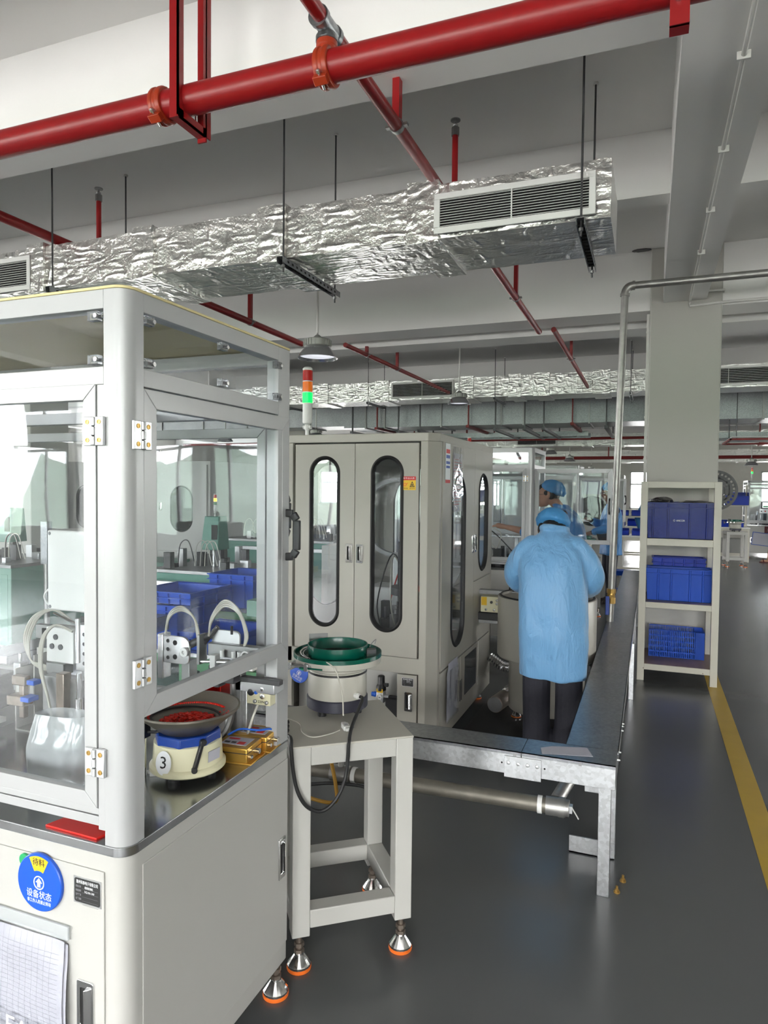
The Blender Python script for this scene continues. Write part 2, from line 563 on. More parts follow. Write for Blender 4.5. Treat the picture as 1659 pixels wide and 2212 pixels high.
def galvanised(name, col, rough):
    m = mat(name, col, rough, 0.9)
    t = m.node_tree; b = t.nodes['Principled BSDF']
    tc = t.nodes.new('ShaderNodeTexCoord')
    v = t.nodes.new('ShaderNodeTexVoronoi'); v.inputs['Scale'].default_value = 75
    t.links.new(tc.outputs['Object'], v.inputs['Vector'])
    n = t.nodes.new('ShaderNodeTexNoise'); n.inputs['Scale'].default_value = 5; n.inputs['Detail'].default_value = 6
    t.links.new(tc.outputs['Object'], n.inputs['Vector'])
    mx = t.nodes.new('ShaderNodeMix'); mx.data_type = 'RGBA'; mx.inputs['Factor'].default_value = 0.5
    t.links.new(v.outputs['Color'], mx.inputs['A']); t.links.new(n.outputs['Fac'], mx.inputs['B'])
    bw = t.nodes.new('ShaderNodeRGBToBW'); t.links.new(mx.outputs['Result'], bw.inputs[0])
    r = t.nodes.new('ShaderNodeMapRange'); r.inputs['To Min'].default_value = 0.85; r.inputs['To Max'].default_value = 1.12
    r.inputs['From Min'].default_value = 0.3; r.inputs['From Max'].default_value = 0.7
    t.links.new(bw.outputs[0], r.inputs['Value'])
    mu = t.nodes.new('ShaderNodeMix'); mu.data_type = 'RGBA'; mu.blend_type = 'MULTIPLY'; mu.inputs['Factor'].default_value = 1
    mu.inputs['A'].default_value = (*col, 1)
    t.links.new(r.outputs[0], mu.inputs['B']); t.links.new(mu.outputs['Result'], b.inputs['Base Color'])
galvanised('galvanised', (0.55, 0.565, 0.58), 0.30)
galvanised('galvanised_dull', (0.30, 0.31, 0.325), 0.34)

def dark_floor():
    m = mat('epoxy_floor', (0.085, 0.09, 0.093), 0.28)
    t = m.node_tree; b = t.nodes['Principled BSDF']
    b.inputs['Specular IOR Level'].default_value = 0.55
    tc = t.nodes.new('ShaderNodeTexCoord')
    n = t.nodes.new('ShaderNodeTexNoise'); n.inputs['Scale'].default_value = 1.1; n.inputs['Detail'].default_value = 8
    n2 = t.nodes.new('ShaderNodeTexNoise'); n2.inputs['Scale'].default_value = 3.0; n2.inputs['Detail'].default_value = 3
    n3 = t.nodes.new('ShaderNodeTexNoise'); n3.inputs['Scale'].default_value = 260.0; n3.inputs['Detail'].default_value = 2
    for k in (n, n2, n3): t.links.new(tc.outputs['Object'], k.inputs['Vector'])
    mx = t.nodes.new('ShaderNodeMix'); mx.data_type = 'RGBA'
    mx.inputs['A'].default_value = (0.088, 0.093, 0.095, 1); mx.inputs['B'].default_value = (0.105, 0.110, 0.112, 1)
    t.links.new(n.outputs['Fac'], mx.inputs['Factor']); t.links.new(mx.outputs['Result'], b.inputs['Base Color'])
    r = t.nodes.new('ShaderNodeMapRange'); r.inputs['To Min'].default_value = 0.23; r.inputs['To Max'].default_value = 0.28
    t.links.new(n2.outputs['Fac'], r.inputs['Value']); t.links.new(r.outputs[0], b.inputs['Roughness'])
    ad = t.nodes.new('ShaderNodeMath'); ad.operation = 'MULTIPLY_ADD'; ad.inputs[1].default_value = 0.03
    t.links.new(n3.outputs['Fac'], ad.inputs[0])
    bp = t.nodes.new('ShaderNodeBump'); bp.inputs['Strength'].default_value = 0.10; bp.inputs['Distance'].default_value = 0.008
    t.links.new(ad.outputs[0], bp.inputs['Height']); t.links.new(bp.outputs[0], b.inputs['Normal'])
dark_floor()

def coat_mat(name, col, dark, pitch):
    """woven stripes running up and down the cloth"""
    m = mat(name, col, 0.45, sheen=0.2)
    t = m.node_tree; b = t.nodes['Principled BSDF']
    tc = t.nodes.new('ShaderNodeTexCoord')
    sp = t.nodes.new('ShaderNodeSeparateXYZ'); t.links.new(tc.outputs['Object'], sp.inputs[0])
    md = t.nodes.new('ShaderNodeMath'); md.operation = 'PINGPONG'; md.inputs[1].default_value = pitch
    t.links.new(sp.outputs['X'], md.inputs[0])
    rp = t.nodes.new('ShaderNodeMapRange'); rp.inputs['From Min'].default_value = 0; rp.inputs['From Max'].default_value = pitch * 0.35
    t.links.new(md.outputs[0], rp.inputs['Value'])
    mx = t.nodes.new('ShaderNodeMix'); mx.data_type = 'RGBA'
    mx.inputs['A'].default_value = (*dark, 1); mx.inputs['B'].default_value = (*col, 1)
    t.links.new(rp.outputs[0], mx.inputs['Factor']); t.links.new(mx.outputs['Result'], b.inputs['Base Color'])
    n = t.nodes.new('ShaderNodeTexNoise'); n.inputs['Scale'].default_value = 9; n.inputs['Detail'].default_value = 3; n.inputs['Distortion'].default_value = 1.2
    mp = t.nodes.new('ShaderNodeMapping'); mp.inputs['Scale'].default_value = (1.6, 1.6, 0.7)
    t.links.new(tc.outputs['Object'], mp.inputs[0]); t.links.new(mp.outputs[0], n.inputs['Vector'])
    bp = t.nodes.new('ShaderNodeBump'); bp.inputs['Strength'].default_value = 0.6; bp.inputs['Distance'].default_value = 0.02
    t.links.new(n.outputs['Fac'], bp.inputs['Height']); t.links.new(bp.outputs[0], b.inputs['Normal'])
coat_mat('coat_light', (0.165, 0.37, 0.62), (0.10, 0.26, 0.50), 0.003)
coat_mat('coat_blue', (0.035, 0.21, 0.52), (0.028, 0.18, 0.46), 0.0035)

# ================================================================ the room
def st(o, label=None):
    o['kind'] = 'structure'
    if label: o['label'] = label
    return o
SLAB = 3.86
st(MB().box(LEFT_X - .3, RIGHT_X + .3, BACK_Y - .3, FAR_Y + .3, -0.12, 0).build('floor', 'epoxy_floor', smooth=False), 'glossy dark grey epoxy factory floor')
st(MB().box(LEFT_X - .3, RIGHT_X + .3, BACK_Y - .3, FAR_Y + .3, SLAB, SLAB + 0.15).build('ceiling', 'ceiling_paint', smooth=False), 'white painted concrete slab ceiling')

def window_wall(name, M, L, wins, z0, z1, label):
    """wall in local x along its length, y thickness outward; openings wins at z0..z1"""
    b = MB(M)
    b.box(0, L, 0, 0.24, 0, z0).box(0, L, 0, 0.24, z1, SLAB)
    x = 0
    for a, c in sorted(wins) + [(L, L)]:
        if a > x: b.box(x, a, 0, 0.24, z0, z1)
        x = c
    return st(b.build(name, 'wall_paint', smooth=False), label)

WN = [0]
def window(M, a, b, z0, z1, panes):
    WN[0] += 1
    f = MB(M); t = 0.05
    f.box(a, b, 0.05, 0.12, z0, z0 + t).box(a, b, 0.05, 0.12, z1 - t, z1).box(a, a + t, 0.05, 0.12, z0, z1).box(b - t, b, 0.05, 0.12, z0, z1)
    zt = z0 + (z1 - z0) * 0.64
    f.box(a, b, 0.06, 0.11, zt, zt + t)
    for k in range(1, panes):
        x = a + (b - a) * k / panes
        f.box(x - t / 2, x + t / 2, 0.06, 0.11, z0, z1)
    w = st(f.build('window_%d' % WN[0], 'profile_white', smooth=False), 'white framed factory window')
    for k in range(panes):
        xa, xb = a + (b - a) * k / panes, a + (b - a) * (k + 1) / panes
        MB(M).box(xa, xb, 0.083, 0.087, z0, zt).build('pane', 'window_glass', w, smooth=False)
        MB(M).box(xa, xb, 0.083, 0.087, zt, z1).build('pane', 'window_glass', w, smooth=False)

MB_ = frame((LEFT_X, BACK_Y, 0), (1, 0, 0), (0, -1, 0), (0, 0, 1))
MF_ = frame((LEFT_X, FAR_Y, 0), (1, 0, 0), (0, 1, 0), (0, 0, 1))
MR_ = frame((RIGHT_X, BACK_Y, 0), (0, 1, 0), (1, 0, 0), (0, 0, 1))
ML_ = frame((LEFT_X, BACK_Y, 0), (0, 1, 0), (-1, 0, 0), (0, 0, 1))
for nm, M, L, wins, off, z0, z1, pn, lb in (
        ('wall_back', MB_, RIGHT_X - LEFT_X, BACK_WIN, LEFT_X, WIN_Z[0], WIN_Z[1], 3, 'white wall with a row of windows behind the viewpoint'),
        ('wall_far', MF_, RIGHT_X - LEFT_X, FAR_WIN, LEFT_X, 0.95, 2.35, 2, 'plain white wall at the far end of the hall'),
        ('wall_right', MR_, FAR_Y - BACK_Y, RIGHT_WIN, BACK_Y, WIN_Z[0], WIN_Z[1], 3, 'white window wall on the right side'),
        ('wall_left', ML_, FAR_Y - BACK_Y, LEFT_WIN, BACK_Y, WIN_Z[0], WIN_Z[1], 3, 'white window wall on the left side')):
    ww = [(a - off, b - off) for a, b in wins]
    window_wall(nm, M, L, ww, z0, z1, lb)
    for a, b in ww: window(M, a, b, z0, z1, pn)

# beams across (x) and girders along (y)
TN = [0]
def trim(b, label, mt='ceiling_paint', bev=0.0):
    TN[0] += 1
    return st(b.build('trim_%d' % TN[0], mt, smooth=False, bev=bev), label)
GX0, GX1 = 0.078, 0.442
GIRD = [(GX0, GX1), (-8.3, -7.93), (-16.4, -16.0)]
for y0, y1, z in ((-1.5, -1.2, 3.40), (0.55, 0.82, 3.40), (2.72, 2.99, 3.40), (4.67, 4.84, 3.46), (6.95, 7.34, 3.30), (7.67, 8.05, 3.30),
                  (12.0, 12.3, 3.40), (14.6, 14.95, 3.30), (17.5, 17.8, 3.40), (20.4, 20.7, 3.40), (22.9, 23.3, 3.30)):
    trim(MB().box(LEFT_X, RIGHT_X, y0, y1, z, SLAB + .01), 'white ceiling beam crossing the hall')
for a, b in GIRD:
    trim(MB().box(a, b, BACK_Y, FAR_Y, 3.352, SLAB + .01), 'white ceiling girder running along the hall')
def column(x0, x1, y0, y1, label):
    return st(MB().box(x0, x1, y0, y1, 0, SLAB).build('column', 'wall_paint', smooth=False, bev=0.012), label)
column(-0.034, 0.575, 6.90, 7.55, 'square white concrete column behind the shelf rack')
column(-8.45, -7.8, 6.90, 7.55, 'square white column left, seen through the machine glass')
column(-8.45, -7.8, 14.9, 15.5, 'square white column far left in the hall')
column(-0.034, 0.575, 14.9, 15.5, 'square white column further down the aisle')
# floor line and worn tape
l = MB()
l.add([(0.478, -3, 0.0012), (0.586, -3, 0.0012), (0.586, 6.55, 0.0012), (0.478, 6.55, 0.0012)], [(0, 1, 2, 3)])
l.add([(0.478, 6.55, 0.0012), (0.586, 6.55, 0.0012), (0.70, 8.8, 0.0012), (0.58, 8.8, 0.0012)], [(0, 1, 2, 3)])
trim(l, 'yellow painted safety line on the floor beside the rack', 'yellow_paint')
# hills and field outside the back windows
h = MB()
def hill(u, v):
    x = -90 + 180 * u
    return (x, -70 - 8 * v, -6 + v * (12 + 5 * noise.noise((x * .05, 0, 1)) + 3 * noise.noise((x * .15, 3, 1))))
h.grid(hill, 60, 1)
h.grid(lambda u, v: (75 + 8 * v, -60 + 150 * u, -6 + v * (12 + 5 * noise.noise((u * 8, 5, 1)))), 60, 1)
st(h.build('hills', 'hill_green', norm=False), 'green hills beyond the windows')

# conduit on the girder, trunking beside the column, patch of broken plaster
def conduit(name, pts, r, label, sm=0, mt='white_trunking', n=10, clips=()):
    t = thing(name, label, 'conduit', pts[0])
    o = Vector(pts[0])
    MB(Matrix.Translation(-o)).tube(pts, r, n, sm).build('tube', mt, t)
    for c in clips:
        MB(Matrix.Translation(-o)).cbox(c, (0.05, 0.012, 0.035)).build('clip', mt, t)
    return t
conduit('conduit', [(0.31, -1, 3.338), (0.31, 3.4, 3.338), (0.305, 4.6, 3.338), (0.30, 6.87, 3.338), (0.302, 6.885, 3.30), (0.56, 6.885, 3.31), (0.60, 6.88, 3.31)], 0.011,
        'white conduit running along the underside of the girder', clips=[(0.31, y, 3.338) for y in (2.2, 3.1, 3.9, 4.7, 5.5, 6.2)])
conduit('conduit', [(0.42, 6.88, 3.42), (0.585, 6.88, 3.42), (0.592, 7.2, 3.42), (2.5, 7.2, 3.28)], 0.010, 'white conduit bent around the column head', clips=[(0.9, 7.2, 3.41)])
conduit('conduit', [(0.575, 6.895, 3.315), (2.8, 6.93, 3.33)], 0.012, 'white conduit leaving the column towards the right')
b = MB().box(-0.062, -0.036, 7.0, 7.04, 0, 3.28)
for z in (1.9, 2.3, 2.7, 3.1): b.box(-0.066, -0.036, 6.995, 7.045, z, z + .02)
tag(b.build('cable_trunking', 'white_trunking'), 'white cable trunking up the left edge of the column', 'trunking')
b = MB()
pl = [(0.085 * math.cos(t) * (1 + .25 * noise.noise((math.cos(t) * 2, math.sin(t) * 2, 4))), 0.035 * math.sin(t) * (1 + .5 * noise.noise((math.cos(t) * 4, math.sin(t) * 4, 9)))) for t in [2 * math.pi * i / 28 for i in range(28)]]
b.M = frame((-0.12, 6.90, 3.852), (1, 0, 0), (0, 1, 0), (0, 0, 1))
b.prism(pl, -0.002, 0.006)
trim(b, 'dark broken plaster patch in the ceiling beside the column', 'dark_metal')

# ================================================================ fire sprinkler pipework
MPY, MPZ, MPR = 2.19, 3.062, 0.0537
t = thing('sprinkler_main', 'large red sprinkler main pipe crossing under the ceiling', 'pipe', (-1.773, MPY, MPZ))
MB().cyl((-6.0, 0, 0), (5.0, 0, 0), MPR, n=40).build('pipe', 'red_paint', t)
def coupling(par, x, tee=False):
    b = MB(frame((x, 0, 0), (0, 0, 1), (0, 1, 0), (-1, 0, 0)))
    r = MPR
    b.lathe([(r, -.026), (r + .010, -.026), (r + .014, -.018), (r + .014, -.008), (r + .010, -.006), (r + .010, .006), (r + .014, .008), (r + .014, .018), (r + .010, .026), (r, .026)], 36)
    for a in (35, 215):
        q = math.radians(a)
        cx, cy = (r + .020) * math.cos(q), (r + .020) * math.sin(q)
        b.cbox((cx, cy, 0), (.03, .03, .05), Matrix.Rotation(q, 3, 'Z'))
    o = b.build('pipe_coupling', 'orange_paint', par, bev=.003)
    for a in (35, 215):
        q = math.radians(a)
        k = MB(frame((x, 0, 0), (0, 0, 1), (0, 1, 0), (-1, 0, 0)))
        cx, cy = (r + .022) * math.cos(q), (r + .022) * math.sin(q)
        tx, ty = -math.sin(q), math.cos(q)
        k.cyl((cx - tx * .034, cy - ty * .034, 0), (cx + tx * .034, cy + ty * .034, 0), .005, n=8)
        k.cyl((cx + tx * .022, cy + ty * .022, 0), (cx + tx * .031, cy + ty * .031, 0), .010, n=6)
        k.build('bolt', 'bright_metal', o)
    return o
coupling(t, -0.005)
tee = coupling(t, 0.692)
k = MB().lathe([(.034, .045), (.034, .066), (.037, .070), (.037, .086), (.03, .088)], 24, c=(.692, 0, 0))
k.build('tee_neck', 'orange_paint', t)
k = MB().lathe([(.033, .084), (.039, .088), (.039, .104), (.033, .114)], 24, c=(.692, 0, 0)).cyl((.692, -.065, .138), (.692, .055, .138), .032, n=24).cyl((.692, -.07, .138), (.692, -.05, .138), .037, n=24).cyl((.692, .04, .138), (.692, .06, .138), .037, n=24)
k.build('tee_fitting', 'galvanised_dull', t)

def trapeze(x, label, zb=2.983, bolt=False):
    t = thing('pipe_bracket', label, 'bracket', (x, MPY, zb))
    for y in (-.07, .10):
        MB().box(-.019, .019, y - .004, y + .004, -.015 if y < 0 else -.03, SLAB - zb).box(.013, .019, y - .02 if y > 0 else y - .004, y + .03, -.01, SLAB - zb).build('hanger_bar', 'red_paint', t)
    MB().box(-.019, .019, -.072, .104, -.014, -.006).box(.013, .019, -.072, .104, -.014, .02).build('cross_bar', 'red_paint', t)
    MB().tube([(0, -.06, -.004), (0, -.058, .075), (0, -.03, .118), (0, 0, .130), (0, .03, .118), (0, .058, .075), (0, .06, -.004)], .005, 8).build('u_bolt', 'bright_metal', t)
trapeze(-1.672, 'red angle bracket carrying the main pipe beside the orange coupling')
trapeze(-4.6, 'red angle bracket carrying the main pipe out to the left')
t = thing('pipe_bracket', 'red angle bracket bolted to the girder at the pipe end', 'bracket', (0.045, 2.16, 2.925))
MB().box(-.022, .03, -.03, -.022, -.012, .95).build('hanger_bar', 'red_paint', t)
MB().box(-.022, .03, -.034, .02, -.012, .0).build('cross_bar', 'red_paint', t)
MB().cyl((0, -.045, .06), (0, -.028, .06), .009, n=6).build('bolt', 'bright_metal', t)

def branch(name, pts, r, label, mt='red_paint', hangers=(), clamps=True):
    o = Vector(pts[0])
    t = thing(name, label, 'pipe', o)
    L = Matrix.Translation(-o)
    MB(L).tube(pts, r, 20, 0).build('pipe', mt, t)
    for (x, y, z, zt) in hangers:
        MB(L).box(x - .016, x + .016, y - .02, y + .02, z + r, zt).build('hanger_bar', mt, t)
        b = MB(L @ frame((x, y, z), (1, 0, 0), (0, 0, 1), (0, -1, 0)))
        b.lathe([(r, -.012), (r + .005, -.012), (r + .005, .012), (r, .012)], 20).cbox((r + .014, 0, 0), (.02, .012, .024)).cbox((-r - .014, 0, 0), (.02, .012, .024))
        b.build('pipe_clamp', 'mid_metal', t)
    return t
BX, BZ = -1.075, 3.20
branch('sprinkler_branch', [(BX, -5.5, BZ), (BX, 2.14, BZ)], .026, 'red branch pipe running back from the grey tee overhead')
branch('sprinkler_branch', [(BX, 2.24, BZ), (BX, 7.05, BZ)], .027, 'red branch pipe slanting away above the near foil duct end', hangers=((BX, 2.88, BZ, 3.42), (BX, 5.75, BZ, 3.86)))
branch('sprinkler_branch', [(-0.925, 6.99, BZ), (-0.925, 9.8, BZ), (-0.925, 10.95, BZ)], .026, 'dark red branch pipe beyond the cross beams, right of the far lamp', 'red_paint_old', ((-0.925, 8.6, BZ, 3.86),))
branch('sprinkler_branch', [(-3.64, -5, BZ), (-3.64, 6.8, BZ)], .031, 'red branch pipe crossing above the left machine and its duct', 'red_paint', ((-3.64, 5.75, BZ, 3.86),))
branch('sprinkler_branch', [(-3.20, 7.0, BZ), (-3.15, 9.4, BZ), (-3.13, 10.95, BZ)], .026, 'dark red branch pipe passing behind the near high bay lamp', 'red_paint_old', ((-3.17, 8.6, BZ, 3.86), (-3.19, 7.6, BZ, 3.3)))
branch('sprinkler_branch', [(-12, 15.6, 2.75), (4, 15.6, 2.75)], .03, 'dark red pipe crossing far behind under the plain duct', 'red_paint_old', ((-4, 15.6, 2.75, 3.86), (0.9, 15.6, 2.75, 3.86)))
branch('sprinkler_branch', [(-9, 22, 2.62), (4, 22, 2.62)], .05, 'dark red main pipe crossing at the far end', 'red_paint_old', ((-1.2, 22, 2.62, 3.86), (-3.2, 22, 2.62, 3.86)))

def sprinkler(x, y, z0, z1, label, r=.017):
    t = thing('sprinkler_riser', label, 'sprinkler', (x, y, z0))
    MB().cyl((0, 0, 0), (0, 0, z1 - z0 - .07), r, n=14).build('riser_pipe', 'red_paint', t)
    MB().cyl((0, 0, z1 - z0 - .09), (0, 0, z1 - z0 - .045), r + .006, n=8).lathe([(.010, z1 - z0 - .045), (.016, z1 - z0 - .03), (.006, z1 - z0 - .02), (.006, z1 - z0 - .008), (.028, z1 - z0 - .006), (.028, z1 - z0)], 16).build('sprinkler_head', 'mid_metal', t)
sprinkler(BX, 3.83, BZ + .03, 3.70, 'upright sprinkler on a red riser behind the duct grille')
sprinkler(-3.64, 3.80, BZ + .03, 3.68, 'upright sprinkler on a red riser left above the duct')

# ================================================================ ventilation ducts
def grille(par, x0, x1, z0, z1, y, n, fw_=.03, slat_mt='white_plastic', div=True):
    """louvred grille lying in a plane of constant y (facing -y), local to par"""
    b = MB()
    b.box(x0, x1, y - .012, y, z0, z0 + fw_).box(x0, x1, y - .012, y, z1 - fw_, z1).box(x0, x0 + fw_, y - .012, y, z0 + fw_, z1 - fw_).box(x1 - fw_, x1, y - .012, y, z0 + fw_, z1 - fw_)
    g = b.build('grille', 'white_plastic', par, bev=.002)
    MB().box(x0 + fw_ * .6, x1 - fw_ * .6, y + .004, y + .008, z0 + fw_ * .6, z1 - fw_ * .6).build('backing', 'hole_black', g, smooth=False)
    me = MB().add([(x0 + fw_, -.009, -.003), (x1 - fw_, -.009, -.003), (x1 - fw_, .002, .002), (x0 + fw_, .002, .002), (x0 + fw_, -.009, -.0005), (x1 - fw_, -.009, -.0005), (x1 - fw_, .002, .0045), (x0 + fw_, .002, .0045)],
         [(0, 3, 2, 1), (4, 5, 6, 7), (0, 1, 5, 4), (1, 2, 6, 5), (2, 3, 7, 6), (3, 0, 4, 7)]).mesh('slat', False)
    me.materials.append(MATS[slat_mt])
    for i in range(n):
        z = z0 + fw_ + (z1 - z0 - 2 * fw_) * (i + .5) / n
        link_mesh('slat', me, g, Matrix.Translation((0, y - .001, z)))
    if div: MB().box((x0 + x1) / 2 - .003, (x0 + x1) / 2 + .003, y - .011, y, z0 + fw_, z1 - fw_).build('divider', 'white_plastic', g, smooth=False)
    return g

def foil_duct(label, x0, x1, y0, y1, z0, z1, bands, grilles, bw=.13, jag=.006, seed=0, res=.035):
    t = thing('air_duct', label, 'duct', (x0, y0, z0))
    L = Matrix.Translation((-x0, -y0, -z0))
    def skin(b, xa, xb, g, amp, ph):
        ya, yb, za, zb = y0 - g, y1 + g, z0 - g, z1 + g
        per = [(ya, za), (ya, zb), (yb, zb), (yb, za)]
        nx = max(2, int((xb - xa) / res))
        segs = []
        for k in range(4):
            p, q = per[k], per[(k + 1) % 4]
            m = max(2, int(math.hypot(q[0] - p[0], q[1] - p[1]) / res))
            segs += [(p[0] + (q[0] - p[0]) * i / m, p[1] + (q[1] - p[1]) * i / m) for i in range(m)]
        vs = []; n = len(segs)
        cy, cz = (ya + yb) / 2, (za + zb) / 2
        for i in range(nx + 1):
            x = xa + (xb - xa) * i / nx
            for (y, z) in segs:
                d = noise.noise((x * 9 + seed, y * 9, z * 9 + ph)) * amp + noise.noise((x * 28 + seed, y * 28, z * 28 + ph)) * amp * .6
                r = Vector((0, y - cy, z - cz)).normalized()
                vs.append((x + noise.noise((x * 9, y * 13, z * 9 + 7)) * amp * .5, y + r.y * d, z + r.z * d))
        fs = [(i * n + j, i * n + (j + 1) % n, (i + 1) * n + (j + 1) % n, (i + 1) * n + j) for i in range(nx) for j in range(n)]
        fs += [tuple(range(n - 1, -1, -1)), tuple(nx * n + j for j in range(n))]
        b.add(vs, fs)
    xs = [x0] + [v for a, c in bands for v in (a, c)] + [x1]
    for i in range(0, len(xs), 2):
        b = MB(L); skin(b, xs[i], xs[i + 1], 0, jag, i)
        b.build('duct_section', 'foil', t, sharp=60)
    for i, (a, c) in enumerate(bands):
        b = MB(L); skin(b, a, c, .020, jag * .9, 50 + i)
        b.build('joint_wrap', 'foil', t, sharp=60)
    for (a, c, za, zb, n) in grilles:
        g = grille(t, a - x0, c - x0, za - z0, zb - z0, -.014, n)
    return t
D1 = (3.42, 3.97, 2.89, 3.165)
foil_duct('foil wrapped air duct hanging nearest, with a white grille at its end', -6.2, -0.20, *D1,
          [(-5.2, -5.05), (-3.87, -3.72), (-3.0, -2.84), (-2.11, -1.93), (-1.21, -1.04)],
          [(-1.06, -0.268, 2.906, 3.108, 11), (-4.62, -3.835, 2.892, 3.115, 11)])
D2 = (11.0, 11.6, 3.11, 3.435)
foil_duct('foil wrapped air duct crossing mid distance in front of the plain duct', -7.5, 4.5, *D2,
          [(-6.9, -6.5), (-5.55, -5.35), (-4.45, -4.2), (-2.95, -2.72), (-2.15, -1.95), (-1.75, -1.5), (-0.85, -0.6), (1.72, 2.05), (3.1, 3.3)],
          [(-4.15, -3.05, 3.135, 3.41, 9), (0.35, 1.68, 3.135, 3.41, 9)], res=.07, seed=20)
D3 = (17.6, 18.2, 2.72, 3.02)
foil_duct('foil wrapped air duct crossing far behind, third from the camera', -9, 6, *D3, [(-5.0, -4.7), (-3.6, -3.3), (-1.6, -1.35), (-.9, -.6), (.6, .8), (2.3, 2.6)], [(-3.2, -2.2, 2.74, 3.0, 6)], res=.13, seed=40)
D4 = (23.5, 24.1, 2.55, 2.92)
foil_duct('foil wrapped air duct against the far wall', -12, 6.5, *D4, [(-5.0, -4.7), (-3.3, -3.0), (-.9, -.6), (.7, .9), (2.5, 2.8)], [], res=.16, seed=60)

def hanger(label, x, y0, y1, z, zt, slots=True, mt='galvanised_dull'):
    t = thing('duct_hanger', label, 'hanger', (x, y0, z))
    b = MB(); L = y1 - y0
    b.box(-.020, -.017, -.04, L + .04, -.035, 0).box(.017, .020, -.04, L + .04, -.035, 0).box(-.020, .020, -.04, L + .04, -.003, 0)
    b.build('strut', mt, t, smooth=False)
    if slots:
        me = MB().box(-.0205, .0205, -.010, .010, -.024, -.012).mesh('slot', False); me.materials.append(MATS['hole_black'])
        for k in range(int(L / .05)): link_mesh('slot', me, t, Matrix.Translation((0, .02 + k * .05, 0)))
    for y in (0, L):
        MB().cyl((0, y, -.075), (0, y, zt - z), .0055, n=8).build('threaded_rod', 'dark_metal', t)
        MB().cyl((0, y, -.05), (0, y, -.036), .011, n=6).build('nut', 'mid_metal', t)
        MB().cyl((0, y, 0), (0, y, .012), .011, n=6).build('nut', 'mid_metal', t)
        if zt > SLAB - .02: MB().cyl((0, y, zt - z - .012), (0, y, zt - z), .016, n=12).build('anchor', 'white_trunking', t)
hanger('slotted strut hanger with rods under the near duct grille', -0.328, 3.36, 4.02, 2.868, SLAB)
hanger('slotted strut hanger with rods in the middle of the near duct', -1.915, 3.36, 4.02, 2.868, SLAB)
hanger('slotted strut hanger with rods behind the left machine roof', -3.60, 3.36, 4.02, 2.868, SLAB)
for x, lb in ((-2.35, 'thin rod hanger on the middle duct near the far lamp'), (-4.55, 'thin rod hanger on the middle duct above the signal tower'), (-0.3, 'thin rod hanger on the middle duct beside the column'), (-6.2, 'thin rod hanger at the left end of the middle duct')):
    hanger(lb, x, 10.92, 11.68, 3.09, SLAB, False)

def plain_duct(label, x0, x1, y0, y1, z0, z1, step, mt='galvanised_dull'):
    t = thing('air_duct', label, 'duct', (x0, y0, z0))
    b = MB().box(0, x1 - x0, 0, y1 - y0, 0, z1 - z0)
    b.build('duct_body', mt, t, smooth=False)
    x = step * .4; i = 0
    while x < x1 - x0:
        MB().box(x, x + .03, -.025, y1 - y0 + .025, -.025, z1 - z0 + .025).build('flange', 'mid_metal', t, smooth=False)
        x += step * (1 if i % 3 else .35); i += 1
    return t
plain_duct('plain galvanised main duct behind the foil duct', -6.0, 5.0, 13.1, 14.1, 2.86, 3.34, 1.2)
plain_duct('plain galvanised duct branch seen at far left', -12.0, -6.2, 13.6, 14.4, 2.95, 3.35, 1.2)

for i, x in enumerate((-5.7, -4.7, -4.25, -2.75, -2.2, -1.85, -.75)):
    tag(MB().box(x - .03, x + .03, 12.8, 15.3, 2.72, 2.77).box(x - .012, x + .012, 12.85, 12.88, 2.72, SLAB).box(x - .012, x + .012, 15.2, 15.23, 2.72, SLAB).build('strut_bar', 'dark_metal', smooth=False), 'dark steel strut under the plain duct, %s from the left' % ('first', 'second', 'third', 'fourth', 'fifth', 'sixth', 'seventh')[i], 'bracket', 'dark struts under the plain duct')
# cable trays and red frames hung low at the far ceiling
def cable_ladder(label, x0, x1, y, w, z, mt='galvanised_dull'):
    t = thing('cable_ladder', label, 'cable tray', (x0, y, z))
    for yy in (0, w): MB().box(0, x1 - x0, yy - .012, yy + .012, -.05, .05).build('side_rail', mt, t, smooth=False)
    me = MB().box(-.015, .015, 0, w, -.02, .0).mesh('rung', False); me.materials.append(MATS[mt])
    for k in range(int((x1 - x0) / .4)): link_mesh('rung', me, t, Matrix.Translation((.2 + k * .4, 0, 0)))
cable_ladder('galvanised cable ladder hung beneath the plain duct', -6.5, -1.2, 14.6, .6, 2.78)
cable_ladder('galvanised cable ladder hung right of the column', 0.9, 5.0, 13.6, .8, 2.62)
for i, (x, y0, y1, z, lb) in enumerate(((-5.2, 12.9, 15.4, 2.80, 'dark red support bar under the plain duct, left end'), (-3.3, 12.9, 15.4, 2.80, 'dark red support bar under the plain duct, centre'), (-1.35, 12.9, 14.6, 2.80, 'dark red support bar under the plain duct, near the column'), (1.95, 12.6, 15.0, 2.50, 'dark red support bar hung right of the column'))):
    tag(MB().box(x - .03, x + .03, y0, y1, z, z + .05).box(x - .01, x + .01, y0 + .05, y0 + .09, z, SLAB).box(x - .01, x + .01, y1 - .09, y1 - .05, z, SLAB).build('support_bar', 'red_paint_old', smooth=False), lb, 'bracket')
t = thing('hanging_tray', 'red edged white tray hanging low right of the column', 'tray', (1.15, 12.0, 2.42))
MB().box(0, 2.5, 0, .03, 0, .03).box(0, .03, 0, 1.2, 0, .03).box(0, 2.5, 1.17, 1.2, 0, .03).build('edge_bar', 'red_paint_old', t, smooth=False)
MB().box(0.03, 2.5, 0.03, 1.17, .04, .06).build('tray_panel', 'office_white', t, smooth=False)
for x in (.1, 2.2):
    for y in (.05, 1.15): MB().cyl((x, y, .03), (x, y, SLAB - 2.42), .008, n=8).build('hanger_rod', 'dark_metal', t)

